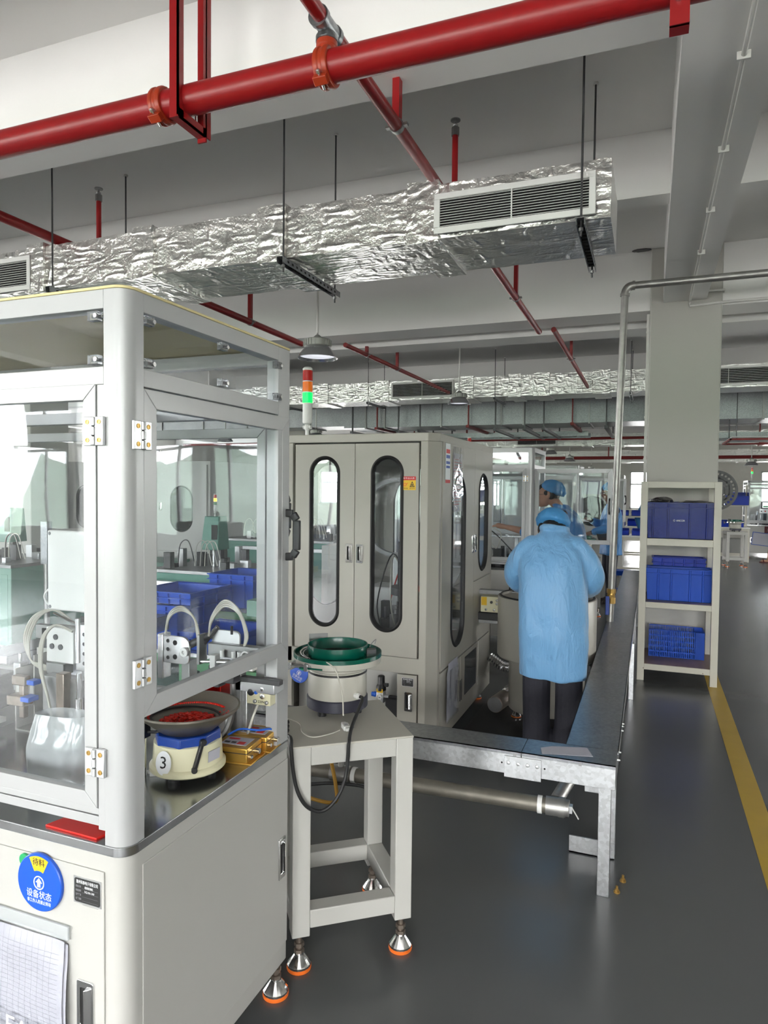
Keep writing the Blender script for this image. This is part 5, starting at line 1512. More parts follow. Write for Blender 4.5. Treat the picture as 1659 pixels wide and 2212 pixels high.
# bowl feeder marked 3
t = thing('bowl_feeder', 'cream and blue bowl feeder marked 3 with red parts, inside the near machine', 'feeder', (-1.172, 1.545, BZ))
for k in range(3):
    q = math.radians(30 + 120 * k)
    MB().cyl((.06 * math.cos(q), .06 * math.sin(q), 0), (.06 * math.cos(q), .06 * math.sin(q), .022), .016, n=14).build('rubber_foot', 'black_rubber', t)
MB().lathe([(.098, .020), (.102, .024), (.102, .034), (.098, .038), (.094, .040), (.090, .098), (.086, .100)], 40).build('base', 'cream_plastic', t)
oc = [(.090 * math.cos(math.radians(22.5 + 45 * k)), .090 * math.sin(math.radians(22.5 + 45 * k))) for k in range(8)]
MB().prism(oc, .088, .124).build('blue_collar', 'blue_paint', t, bev=.004)
MB().prism([(x * .99, y * .99) for x, y in oc], .084, .089).build('gasket', 'black_rubber', t)
MB().lathe([(.05, .122), (.075, .126), (.136, .176), (.141, .182), (.141, .187), (.136, .187), (.130, .181), (.07, .134), (.01, .132)], 56).build('bowl', 'bowl_steel', t)
MB().tube([((.085 + .010 * i / 10) * math.cos(math.radians(20 + 16 * i)), (.085 + .010 * i / 10) * math.sin(math.radians(20 + 16 * i)), .148 + .0012 * i) for i in range(16)], .0028, 6, 3).build('spiral_track', 'black_rubber', t)
b = MB(); rnd = random.Random(4)
for k in range(420):
    q = rnd.uniform(0, 2 * math.pi); rr = .076 * math.sqrt(rnd.random())
    b.cbox((rr * math.cos(q), rr * math.sin(q), .137 + .012 * (1 - (rr / .08) ** 2) * rnd.random() + .006 * (rr / .08)), (.009, .006, .004), Matrix.Rotation(rnd.uniform(0, 3), 3, 'Z') @ Matrix.Rotation(rnd.uniform(-.6, .6), 3, 'X'))
for k in range(60):
    q = math.radians(60 + 190 * k / 60); b.cbox((.104 * math.cos(q), .104 * math.sin(q), .163), (.006, .004, .004), Matrix.Rotation(q, 3, 'Z'))
for k in range(10):
    q = math.radians(rnd.uniform(20, 60)); rr = rnd.uniform(.09, .115); b.cbox((rr * math.cos(q), rr * math.sin(q), .135 + (rr - .07) * .70), (.007, .005, .004))
o = b.build('red_parts', 'red_parts', t, smooth=False); o['kind'] = 'stuff'
MB(frame((.012, -.096, .062), (.985, .174, 0), (0, .06, 1), (.174, -.985, .06)) @ Matrix.Translation((-.015, .0, .0))).prism([(.022 * math.cos(a), .032 * math.sin(a)) for a in [2 * math.pi * i / 28 for i in range(28)]], 0, .0012).build('number_label', 'white_print', t, smooth=False)
text('3', .045, 'black_print', t, frame((.012, -.096, .062), (.985, .174, 0), (0, .06, 1), (.174, -.985, .06)) @ Matrix.Translation((-.015, .0, .0016)))
MB(frame((.0935, -.012, .068), (.13, .99, 0), (0, .06, 1), (.99, -.13, .06))).box(-.022, .022, -.014, .014, 0, .001).build('spec_label', 'paper', t, smooth=False)
MB().bar((.082, -.048, .112), (.072, -.068, .045), .012, .010).cyl((.080, -.046, .112), (.092, -.054, .114), .009, n=14).cyl((.070, -.066, .045), (.078, -.076, .044), .008, n=14).build('clamp_lever', 'black_plastic', t, bev=.002)
# gold controllers
for i, (x, y, rz, lb) in enumerate(((-1.108, 1.690, .10, 'gold feeder controller in front, beside the red parts bowl'), (-1.105, 1.790, .10, 'gold feeder controller behind, by the corner post'))):
    t = thing('feeder_controller', lb, 'controller', (x, y, BZ), rz)
    MB().box(-.055, .055, -.048, .048, .004, .046).build('case', 'gold_anodised', t, bev=.003)
    MB().box(-.068, .068, -.048, .048, 0, .004).build('flange', 'gold_anodised', t, bev=.001)
    MB().box(-.0555, .0555, -.0485, .0485, .030, .032).build('seam', 'black_print', t, smooth=False)
    o = MB().box(-.040, .040, -.026, .030, .046, .047).build('face_plate', 'paper', t, smooth=False)
    MB().box(.008, .030, -.020, -.002, .047, .0476).build('display', 'red_plastic', o, smooth=False)
    MB().box(-.034, -.018, -.016, -.006, .047, .0476).box(-.012, .002, -.016, -.006, .047, .0476).build('keys', 'black_print', o, smooth=False)
    MB().box(-.034, .0, .012, .022, .047, .0474).build('print', 'red_print', o, smooth=False)
    MB().cyl((.055, 0, .026), (.072, 0, .026), .008, n=12).cyl((.055, -.03, .018), (.063, -.03, .018), .006, n=8).build('connector', 'bright_metal', t)
cable('signal_wire', 'blue wire curling over the gold controllers', [(-1.16, 1.72, .86), (-1.13, 1.74, .875), (-1.08, 1.76, .872), (-1.06, 1.80, .865), (-1.055, 1.83, .84)], .003, 'blue_tube')
t = thing('wire_connector', 'white connector block behind the gold controllers', 'connector', (-1.085, 1.845, BZ))
MB().box(-.028, .028, -.012, .012, 0, .03).build('shell', 'white_plastic', t, bev=.003)
MB().box(-.01, .01, -.0135, -.012, .012, .022).build('latch', 'grey_print', t, smooth=False)
# steel post and 220 V box
t = thing('support_post', 'square grey steel post inside the near machine by the rear corner', 'post', (-1.150, 1.795, BZ))
MB().box(-.020, .020, -.020, .020, 0, .17).build('post', 'galvanised', t, bev=.003)
MB().box(-.032, .032, -.035, .032, 0, .006).build('foot_plate', 'mid_metal', t, bev=.001)
MB().box(-.02, .12, -.03, .03, .17, .20).build('shelf_arm', 'aluminium', t, bev=.002)
MB().box(-.06, .14, -.035, -.01, .20, .215).build('rail', 'dark_metal', t, bev=.002)
t = thing('control_box', 'cream 220V switch box with sockets at the rear of the near machine', 'control box', (-1.088, 1.80, .945))
MB().box(-.040, .042, -.03, .03, 0, .066).build('case', 'cream_plastic', t, bev=.002)
for (x, z, r, m_) in ((-.024, .038, .012, 'black_plastic'), (-.006, .038, .006, 'blue_tube'), (.016, .050, .008, 'bright_metal'), (.016, .028, .008, 'bright_metal'), (-.010, .010, .006, 'mid_metal'), (.030, .010, .006, 'mid_metal')):
    MB(FX(x, -.03, z)).lathe([(r, 0), (r, .004), (r * .5, .006)], 16).build('socket', m_, t)
text('220V', .011, 'black_print', t, FX(.011, -.0305, .010))
MB(FX(.034, -.0302, .055)).box(-.005, .005, -.005, .005, 0, .0005).build('red_mark', 'red_print', t, smooth=False)
cable('ribbon_cable', 'cream cable hanging below the 220V box', [(-1.09, 1.775, .945), (-1.095, 1.76, .92), (-1.105, 1.75, .88), (-1.12, 1.76, .85)], .004, 'hose_clear')
for i in range(3):
    cable('wire_coil', ['bundle of orange wires on the bench under the 220V box', 'bundle of grey wires on the bench under the 220V box', 'bundle of white wires on the bench under the 220V box'][i], [(-1.16 + .012 * i, 1.84, BZ + .006 + .012 * i), (-1.12, 1.83 - .006 * i, BZ + .012 + .014 * i), (-1.07, 1.842, BZ + .008 + .016 * i), (-1.058, 1.852, BZ + .006)], .004, ['hose_amber', 'mid_metal', 'hose_clear'][i])
cable('hose_bundle', 'grey hose bundle running down behind the red bowl', [(-1.175, 1.77, 1.06), (-1.172, 1.765, .95), (-1.18, 1.755, .88), (-1.20, 1.72, .835), (-1.25, 1.68, .822)], .010, 'mid_metal')
t = thing('part_bin', 'small red plastic bin behind the red parts bowl', 'bin', (-1.235, 1.78, .925))
MB().box(-.028, .028, -.03, .03, 0, .005).box(-.028, -.024, -.03, .03, 0, .075).box(.024, .028, -.03, .03, 0, .075).box(-.028, .028, -.03, -.026, 0, .045).box(-.028, .028, .026, .03, 0, .075).build('shell', 'red_plastic', t, bev=.002)
MB().box(-.012, .012, -.02, .02, -.113, 0).build('support', 'mid_metal', t, bev=.002)

def slotted_plate(t, M, w, h, holes, mt='bright_metal', name='plate'):
    o = MB(M).prism(rrect(-w / 2, w / 2, -h / 2, h / 2, (h * .3, .003, .003, .02), 3), 0, .008).build(name, mt, t, bev=.001)
    k = MB(M)
    for x, y, r in holes: k.lathe([(r, .008), (r, .0086), (.0005, .0086)], 12, c=(x, y, 0))
    if holes: k.build('bolt_holes', 'hole_black', o)
    return o
# pick and place head, left
t = thing('pick_head', 'silver pneumatic pick head with looped hoses, seen through the front glass', 'mechanism', (-1.70, 1.66, BZ))
MB().box(-.05, .05, -.03, .03, 0, .012).build('base_plate', 'mid_metal', t, bev=.002)
MB().box(-.035, .035, 0, .02, .012, .30).build('upright', 'aluminium', t, bev=.002)
MB().box(-.06, .05, -.05, 0, .235, .345).build('slide_block', 'white_plastic', t, bev=.003)
for x, z in ((-.02, .315), (-.035, .285), (.0, .285)): MB(FX(x, -.05, z)).lathe([(.009, 0), (.009, .003), (.001, .003)], 12).build('bolt', 'dark_metal', t)
MB().box(.05, .10, -.04, .02, .215, .36).build('cylinder_block', 'aluminium', t, bev=.002)
for z in (.24, .27, .30, .33): MB(FX(.085, -.04, z)).lathe([(.006, 0), (.006, .002), (.001, .002)], 10).build('bolt', 'dark_metal', t)
MB().box(-.05, .02, -.06, -.02, .20, .235).build('jaw', 'mid_metal', t, bev=.002)
MB().box(-.16, -.02, .0, .02, .29, .335).build('sensor_rail', 'mid_metal', t, bev=.001)
MB().box(-.13, -.115, -.003, 0, .298, .325).box(-.095, -.07, -.003, 0, .298, .325).box(-.05, -.03, -.003, 0, .298, .325).build('rail_windows', 'hole_black', t, smooth=False)
for k in range(4):
    MB().tube([(.02, -.02, .36), (-.04 - .004 * k, -.03, .395), (-.10 - .008 * k, -.04, .37), (-.13 - .008 * k, -.05, .30), (-.12, -.055, .235), (-.07, -.055, .21 + .005 * k), (-.02, -.055, .215)], .0035, 6).build('hose', 'hose_clear', t)
MB().tube([(-.05, -.03, .385), (.02, -.03, .365), (.07, -.02, .35)], .004, 6).build('tie_rod', 'bright_metal', t)
t = thing('clamp_station', 'dark steel clamp arm station on the bench beside the pick head', 'mechanism', (-1.60, 1.56, BZ))
MB().box(-.10, .10, -.02, .02, .10, .215).build('plate', 'mid_metal', t, bev=.002)
MB().box(-.02, .01, -.045, -.015, .06, .235).build('upright', 'stem_steel', t, bev=.002)
MB().box(-.02, .01, -.05, -.012, 0, .07).build('base', 'aluminium', t, bev=.002)
MB().cyl((.055, -.03, .12), (.055, -.03, .24), .008, n=10).cyl((.055, -.03, .13), (.055, -.03, .165), .012, n=12).cyl((.05, -.03, .27), (.05, -.03, .40), .007, n=10).build('plunger', 'bright_metal', t)
MB().box(.03, .075, -.045, .03, .108, .13).build('arm', 'mid_metal', t, bev=.002)
for k in range(3):
    MB().tube([(.03, -.03, .36), (-.03, -.035, .375), (-.075 - .005 * k, -.035, .33), (-.085 - .004 * k, -.035, .24), (-.06, -.035, .15), (-.045, -.035, .09), (-.045, -.035, .05)], .004, 6).build('hose', 'hose_clear', t)
MB().box(-.01, .06, .02, .05, 0, .10).build('rear_block', 'mid_metal', t, bev=.002)
t = thing('bracket_block', 'white folded sheet metal bracket with steel jaws at the left on the bench', 'bracket', (-1.83, 1.655, BZ))
MB().box(-.06, -.055, -.05, .04, 0, .20).box(.02, .025, -.05, .04, 0, .25).box(-.06, .025, .035, .04, 0, .25).box(-.06, .025, -.05, .04, 0, .005).box(-.06, .025, -.05, -.045, .09, .16).build('folded_sheet', 'cabinet_white', t, bev=.001)
MB().box(-.045, .01, -.075, -.05, .155, .185).box(-.05, .02, -.09, -.05, .095, .125).box(-.02, .0, -.07, -.05, .05, .18).build('jaws', 'stem_steel', t, bev=.003)
MB().box(.03, .06, -.085, -.055, .165, .18).box(.02, .055, -.10, -.06, .115, .130).build('jaw_pad', 'blue_tube', t, bev=.002)
MB().box(-.09, -.06, -.03, .0, .12, .21).cyl((-.075, -.015, .21), (-.075, -.015, .24), .006, n=8).build('air_cylinder', 'aluminium', t, bev=.003)
t = thing('conveyor_head', 'dark grey conveyor rail end at the left edge of the bench', 'conveyor', (-2.05, 1.62, BZ))
MB().box(-.25, .10, -.04, .05, .06, .17).build('rail_body', 'dark_metal', t, bev=.004)
MB().box(-.20, .10, -.06, .06, .0, .06).build('rail_foot', 'mid_metal', t, bev=.002)
MB().box(-.25, .14, -.06, -.03, .03, .045).build('lip', 'white_plastic', t, bev=.001)
# white control box hung in the hood
t = thing('control_box', 'white junction box hanging inside the hood behind the front door', 'control box', (-1.53, 1.56, 1.235))
MB().box(-.115, .115, -.05, .05, 0, .235).build('case', 'white_plastic', t, bev=.005)
for x in (-.105, .105):
    for z in (.01, .225): MB(FX(x, -.05, z)).lathe([(.005, 0), (.005, .0012), (.001, .0012)], 10).build('screw', 'grey_print', t)
MB().box(-.02, .02, .05, .08, .05, .60).build('mounting_bar', 'aluminium', t, bev=.002)
MB().box(-.02, .02, .05, .27, .56, .60).build('mounting_arm', 'aluminium', t, bev=.002)
cable('signal_wire', 'white wire loop hanging beside the junction box', [(-1.64, 1.55, 1.30), (-1.675, 1.545, 1.29), (-1.695, 1.545, 1.265), (-1.68, 1.55, 1.24), (-1.64, 1.56, 1.235)], .003, 'white_plastic')
# crumpled clear bag
b = MB()
def bagf(u, v):
    a = 2 * math.pi * u
    w = .085 + .012 * math.sin(3 * v) ; d = .035 + .02 * math.sin(3.0 * (1 - v))
    x = w * math.copysign(abs(math.cos(a)) ** .6, math.cos(a)); y = d * math.copysign(abs(math.sin(a)) ** .7, math.sin(a))
    n_ = noise.noise((math.cos(a) * 2, math.sin(a) * 2, v * 4)) * .014
    return (x * (1 + n_ * 3), y * (1 + n_ * 5) + .01 * v, v * .205 + .006 * math.cos(a))
b.grid(bagf, 48, 22)
b.add([(0, 0, .002)], [])
o = b.build('plastic_bag', 'frosted_bag', None, norm=False); o.location = (-1.385, 1.315, BZ + .001)
tag(o, 'translucent plastic bag standing on the bench behind the front door', 'bag')
tag(MB().prism([(-.085, -.030), (.07, -.034), (.085, .05), (-.06, .06)], 0, .005).build('red_pad', 'red_plastic', None, bev=.001), 'flat red pad on the bench edge under the front door', 'pad').location = (-1.200, 1.200, BZ)
t = thing('stop_rod', 'thin chrome sensor rod standing beside the red parts bowl', 'rod', (-1.262, 1.475, BZ))
MB().cyl((0, 0, 0), (0, 0, .125), .006, n=12).build('rod', 'chrome', t)
MB().box(-.012, .012, -.012, .012, .11, .15).cyl((0, 0, .15), (0, 0, .21), .004, n=8).build('sensor_head', 'black_plastic', t, bev=.002)
MB().cyl((.012, 0, .125), (.06, .02, .125), .004, n=8).build('arm', 'black_plastic', t)
t = thing('wire_connector', 'white three pin plug lying by the chrome rod on the bench', 'connector', (-1.235, 1.50, BZ), .5)
MB().box(-.022, .022, -.011, .011, 0, .02).cyl((-.03, 0, .01), (-.022, 0, .01), .006, n=8).build('shell', 'white_plastic', t, bev=.004)
MB().cyl((.022, 0, .010), (.024, 0, .010), .006, n=12).build('socket', 'grey_print', t)
# pick heads seen through the side door
t = thing('pick_head', 'bright plate pick head with hose loop, left in the side door window', 'mechanism', (-1.345, 1.73, BZ))
MB().box(-.05, .05, -.02, .06, 0, .012).build('base_plate', 'mid_metal', t, bev=.002)
MB().box(.0, .03, .01, .05, .012, .25).build('upright', 'mid_metal', t, bev=.002)
slotted_plate(t, FX(-.005, 0, .285), .095, .085, ((-.032, .026, .006), (-.032, 0, .006), (-.032, -.026, .006), (-.005, .022, .008), (-.005, -.022, .008)))
MB(FX(.028, -.009, .282)).lathe([(.014, 0), (.014, .008), (.006, .009), (.005, .003)], 20).build('roller', 'white_plastic', t)
MB().cyl((.03, .01, .30), (.10, .02, .335), .012, n=12).cyl((.08, .015, .31), (.12, .03, .36), .008, n=10).build('air_cylinder', 'dark_metal', t)
MB().box(-.075, -.055, -.01, .03, .19, .33).build('side_rail', 'bright_metal', t, bev=.002)
for k in range(3): MB().tube([(-.06, .01, .33), (-.045, .01, .38 + .006 * k), (0, .01, .405 + .006 * k), (.045, .012, .385), (.055 + .004 * k, .015, .33), (.06, .018, .29)], .0035, 6).build('hose', 'hose_clear', t)
MB().box(-.06, .07, -.03, .03, .02, .05).box(.06, .075, -.03, .03, .02, .10).box(-.06, .07, -.03, .03, .09, .10).box(-.06, -.045, -.03, .03, .02, .10).build('open_frame', 'white_plastic', t, bev=.003)
MB().tube([(-.06, -.02, .12), (0, -.02, .14), (.05, -.02, .15), (.09, -.015, .13), (.10, -.01, .08)], .005, 6).build('hose', 'white_plastic', t)
t = thing('pneumatic_arm', 'long horizontal pneumatic arm with hose loops in the side door window', 'mechanism', (-1.165, 1.745, BZ))
MB().box(-.02, .02, .02, .05, 0, .26).build('upright', 'mid_metal', t, bev=.002)
MB().box(-.08, .115, -.01, .02, .275, .315).build('beam', 'mid_metal', t, bev=.003)
MB().cyl((-.06, -.022, .262), (.09, -.022, .270), .009, n=14).cyl((-.10, -.022, .258), (-.06, -.022, .262), .005, n=10).build('air_cylinder', 'bright_metal', t)
MB().box(.075, .095, -.035, -.008, .250, .300).box(-.055, -.035, -.035, -.008, .245, .285).build('cylinder_clamp', 'white_plastic', t, bev=.002)
slotted_plate(t, FX(-.03, .02, .325), .10, .055, (), 'aluminium', 'cam_plate')
MB().box(-.105, -.095, -.03, .01, .25, .34).build('end_plate', 'mid_metal', t, bev=.001)
MB().box(-.07, .02, -.02, .02, .20, .25).box(-.05, -.03, -.025, .015, .185, .20).build('gripper', 'dark_metal', t, bev=.003)
for k in range(4): MB().tube([(-.075, -.01, .335), (-.065, -.01, .38 + .005 * k), (-.02, -.01, .43 + .006 * k), (.03, -.008, .41 + .004 * k), (.05 + .003 * k, -.005, .35), (.045, -.005, .31)], .0032, 6).build('hose', 'hose_clear', t)
MB(FX(.065, -.02, .290)).lathe([(.012, 0), (.016, 0), (.016, .008), (.012, .008)], 20, closed=True).build('hose_coil', 'white_plastic', t)
for x in (-.02, .02, .04): MB().cyl((x, -.02, .28), (x, -.02, .30), .007, n=10).build('fitting', 'white_plastic', t)
MB().cyl((0, .0, .345), (0, .0, .37), .004, n=8).build('set_screw', 'black_plastic', t)

# ================================================================ behind the near machine: blue bins on a green frame
def frame_table(label, x0, x1, y0, y1, h, mt, top='stainless', bar=.04, lower=True):
    t = thing('work_table', label, 'table', (x0, y0, 0))
    w, d = x1 - x0, y1 - y0
    for x in (0, w - bar):
        for y in (0, d - bar): MB().box(x, x + bar, y, y + bar, 0, h - .02).build('leg', mt, t, bev=.002)
    MB().box(-.01, w + .01, -.01, d + .01, h - .03, h).build('table_top', top, t, bev=.003)
    for y in (0, d - bar):
        MB().box(bar, w - bar, y + .004, y + bar - .004, h - .09, h - .03).build('apron', mt, t, smooth=False)
        if lower: MB().box(bar, w - bar, y + .004, y + bar - .004, .12, .16).build('stretcher', mt, t, smooth=False)
    return t
frame_table('low green steel frame under the blue bins behind the near machine', -3.55, -2.62, 3.95, 4.6, .44, 'frame_green')
tote('tote_box', 'wide blue tray box on the green frame, right lower', -3.12, -2.64, 4.0, 4.5, .441, .13, 'blue_plastic_light', (.2, .4, .6, .8))
tote('tote_box', 'blue tray box on the green frame, left lower', -3.56, -3.14, 4.02, 4.5, .441, .30, 'blue_plastic_light', (.25, .5, .75))
tote('tote_box', 'shallow blue tray stacked on the left bins', -3.55, -3.05, 4.05, 4.55, .745, .09, 'blue_plastic_light', (.2, .4, .6, .8))
frame_table('green steel table behind the blue bins', -3.45, -2.75, 4.7, 5.2, .62, 'frame_green')
tote('tote_box', 'deep blue bin stacked at the back of the blue bins', -3.38, -2.95, 4.72, 5.15, .621, .27, 'blue_plastic_light', (.2, .5, .8))
tote('tote_box', 'small blue bin on the floor right of the green frame', -2.60, -2.20, 4.9, 5.3, .0, .24, 'blue_plastic_light', (.25, .5, .75))
t = thing('motor_unit', 'dusty grey motor box on a post right of the blue bins', 'machine', (-2.50, 4.35, 0))
MB().box(-.02, .02, -.02, .02, 0, .66).build('post', 'mid_metal', t, bev=.002)
MB().box(-.22, .12, -.09, .09, .66, .78).build('housing', 'machine_green_pale', t, bev=.006)
MB().tube([(-.1, 0, .78), (-.06, -.02, .88), (.02, 0, .80), (.06, 0, .84), (.1, 0, .78)], .006, 6).build('cable', 'black_rubber', t)
t = thing('side_cabinet', 'white sheet steel side cabinet beside the cream machine', 'cabinet', (-2.62, 5.6, 0))
MB().box(-.16, .3, 0, .4, .05, 1.08).build('body', 'cabinet_white', t, bev=.004)
MB().box(-.14, .28, -.006, 0, .10, 1.0).build('door', 'cabinet_white', t, bev=.002)
MB().box(-.15, .29, .01, .39, 0, .05).build('plinth', 'dark_metal', t, smooth=False)

def green_machine(label, x, y, w=.8, d=.7, h=.82, mt='machine_green', head=True, lit='green', tower=None, rz=0, rail=True):
    t = thing('press_machine', label, 'machine', (x, y, 0), rz)
    MB().box(-w / 2, w / 2, -d / 2, d / 2, .16, h).build('base_cabinet', mt, t, bev=.006)
    MB().box(-w / 2 + .04, w / 2 - .04, -d / 2 - .004, -d / 2, .20, h - .06).build('base_door', mt, t, bev=.003)
    MB().box(-w / 2 - .02, w / 2 + .02, -d / 2 - .02, d / 2 + .02, h, h + .03).build('table_plate', 'mid_metal', t, bev=.002)
    for sx in (-1, 1):
        for sy in (-1, 1):
            MB().cyl((sx * (w / 2 - .06), sy * (d / 2 - .06), .04), (sx * (w / 2 - .06), sy * (d / 2 - .06), .16), .014, n=10).lathe([(.05, 0), (.05, .02), (.02, .04)], 16, c=(sx * (w / 2 - .06), sy * (d / 2 - .06), 0)).build('leveling_foot', mt, t)
    for k in range(6): MB().box(w / 2, w / 2 + .004, -.06 + .0 * k, .06, h - .20 - k * .035, h - .185 - k * .035).build('vent_slat', mt, t, smooth=False)
    if head:
        px = w * .05
        MB().cyl((px, -.05, h + .03), (px, -.05, h + .26), .018, n=12).build('column', 'bright_metal', t)
        b = MB(); b.add([(px - .10, -.13, h + .20), (px + .10, -.13, h + .20), (px + .10, .06, h + .20), (px - .10, .06, h + .20), (px - .075, -.10, h + .52), (px + .085, -.10, h + .52), (px + .085, .04, h + .52), (px - .075, .04, h + .52)],
              [(0, 3, 2, 1), (4, 5, 6, 7), (0, 1, 5, 4), (1, 2, 6, 5), (2, 3, 7, 6), (3, 0, 4, 7)])
        b.build('control_head', mt, t, bev=.006)
        MB().box(px + .02, px + .085, -.126, -.118, h + .30, h + .44).build('screen', 'screen_dark', t, bev=.002)
    rn = random.Random(int((x + 20) * 97))
    for k in range(14):
        xx, yy = rn.uniform(-w / 2 + .05, w / 2 - .05), rn.uniform(-d / 2 + .05, d / 2 - .05)
        hh = rn.uniform(.04, .20)
        MB().box(xx - rn.uniform(.015, .05), xx + rn.uniform(.015, .05), yy - .03, yy + .03, h + .03, h + .03 + hh).build('mechanism', rn.choice(['dark_metal', 'mid_metal', 'aluminium', 'black_plastic']), t, bev=.003)
    for k in range(4):
        xx = rn.uniform(-w / 2, w / 2 - .2)
        MB().tube([(xx, -.2, h + .05), (xx + .04, -.22, h + .25), (xx + .12, -.2, h + .28), (xx + .18, -.18, h + .06)], .005, 6).build('hose', rn.choice(['black_rubber', 'hose_clear']), t)
    if rail: MB().box(-w / 2 - .5, w / 2, -d / 2 - .14, -d / 2 - .08, h - .10, h - .06).build('feed_rail', 'aluminium', t, bev=.002)
    return t
green_machine('green press machine with tapered control head, seen through the side door', -3.95, 5.6, .85, .8, .80)
signal_tower('signal tower on the green press machine behind the side door glass', -3.91, 5.57, 1.32, h=.22, lit='orange')
green_machine('pale green press machine at the far left edge, seen through the front glass', -5.75, 4.85, .95, .8, .86, 'machine_green_pale', rail=False)
green_machine('dark green control pillar machine left, with a lit signal tower', -5.9, 6.1, .5, .6, .78, 'machine_green', rail=False)
signal_tower('signal tower glowing orange on the dark green pillar machine', -5.875, 6.08, 1.30, h=.36, lit='orange')
green_machine('dark green cabinet machine further back, right in the side door window', -4.9, 8.3, .9, .8, .88, 'machine_green', head=False, rail=False)
green_machine('blue green cabinet machine at the back of the side door window', -3.95, 7.9, .7, .7, .92, 'machine_green', head=False)
# white cabinets with small oval windows
t = thing('cabinet_machine', 'white cabinet machine with short oval windows, far left behind the glass', 'machine', (-8.9, 7.7, 0))
MB().box(0, 3.4, .02, 1.2, .1, 1.95).build('body', 'cabinet_white', t, bev=.004)
for k in range(4):
    d = oval_door(t, FX(.02 + k * .84, 0, .75), .82, 1.15, (.41, .55, .17, .30), 'cabinet_white', 'dark_glass')
    flush_handle(d, FX(.02 + k * .84 + (.76 if k % 2 == 0 else .06), -.004, 1.33), .05, .12)
    MB().box(.03 + k * .84, .83 + k * .84, 0, .02, .15, .72).build('lower_door', 'cabinet_white', t, bev=.003)
MB().box(.05, 3.35, .06, 1.15, 0, .1).build('plinth', 'dark_metal', t, smooth=False)
frame_table('pale green steel bench in front of the white cabinets', -7.6, -5.6, 6.9, 7.4, .66, 'machine_green_pale', 'machine_green_pale', .06, False)
t = thing('slotted_post', 'galvanised post with a slotted box standing left behind the front glass', 'post', (-5.15, 4.72, 0))
MB().cyl((0, 0, 0), (0, 0, .95), .025, n=16).build('pipe', 'pipe_galvanised', t)
MB().box(-.04, .04, -.03, .03, .88, 1.27).build('slotted_box', 'galvanised_dull', t, bev=.003)
t = thing('cable_channel', 'long galvanised cable trunk on the left, seen through the front glass', 'cable trunk', (-3.32, 2.6, 0))
MB().box(0, .2, 0, 1.3, .60, .70).build('trunk_body', 'galvanised', t, bev=.002)
MB().box(-.003, .203, 0, 1.3, .70, .704).build('trunk_lid', 'galvanised_dull', t, smooth=False)
for y in (.1, 1.1): MB().box(.02, .06, y, y + .05, 0, .60).box(.14, .18, y, y + .05, 0, .60).build('leg', 'galvanised', t, smooth=False)

# far left: benches with bins, glazed frame machine
def bin_bench(label, x0, x1, y, seed, h=.76, shelf=1.15, mt='rack_paint', depth=.6, bins=5):
    t = frame_table(label, x0, x1, y, y + depth, h, mt, 'white_plastic')
    w = x1 - x0
    for x in (0, w - .04): MB().box(x, x + .04, depth - .04, depth, h, shelf + .5).build('upright', mt, t, smooth=False)
    MB().box(0, w, depth - .32, depth, shelf, shelf + .025).build('upper_shelf', mt, t, bev=.002)
    return t
def bin_row(x0, n, y, z, seed, lbl, w=.28, h=.17, d=.26):
    rn = random.Random(seed)
    ords = ['first', 'second', 'third', 'fourth', 'fifth', 'sixth', 'seventh']
    for k in range(n):
        x = x0 + k * (w + .05)
        t = thing('part_bin', 'blue part bin, %s from the left, %s' % (ords[k], lbl), 'bin', (x + w / 2, y + d / 2, z), 0, 'blue part bins on benches')
        b = MB(); a, c = w / 2, d / 2
        b.box(-a, a, -c, c, 0, .006).box(-a, -a + .006, -c, c, 0, h).box(a - .006, a, -c, c, 0, h).box(-a, a, c - .006, c, 0, h).box(-a, a, -c, -c + .006, 0, h * .72)
        b.build('shell', 'blue_plastic', t, smooth=False)
        MB().box(-a - .006, a + .006, -c - .006, -c, h * .62, h * .72).build('lip', 'blue_plastic', t, smooth=False)
bin_bench('white bench with blue bins at the back left, behind the side door glass', -7.6, -5.9, 10.6, 1, shelf=1.22)
bin_row(-7.5, 4, 10.88, 1.246, 2, 'on the back left bench shelf', .30, .2)
bin_row(-7.4, 4, 10.65, .762, 3, 'on the back left bench top', .30, .16)
t = thing('glazed_frame', 'aluminium framed glass guard at the back of the side door window', 'machine guard', (-6.1, 9.7, 0))
MB().box(-.7, .7, -.4, .4, .1, .86).build('base_cabinet', 'cabinet_white', t, bev=.005)
for x in (-.7, .66):
    for y in (-.4, .36): MB().box(x, x + .04, y, y + .04, .86, 1.66).build('post', 'aluminium', t, smooth=False)
for y in (-.4, .36): MB().box(-.66, .66, y, y + .04, 1.62, 1.66).build('beam', 'aluminium', t, smooth=False)
MB().box(-.66, .66, -.385, -.380, .86, 1.62).build('pane', 'acrylic_clear', t, smooth=False)
for k in range(9): MB().box(-.55 + k * .13, -.47 + k * .13, -.1 + .02 * (k % 3), .1, .86, .98 + .07 * (k % 4)).build('mechanism', ['dark_metal', 'mid_metal', 'blue_plastic'][k % 3], t, bev=.004)
MB().box(-.68, .68, -.38, .38, 0, .1).build('plinth', 'dark_metal', t, smooth=False)
signal_tower('tiny signal tower above the glazed frame guard, unlit', -5.42, 9.4, 1.66, h=.34, lit='none')

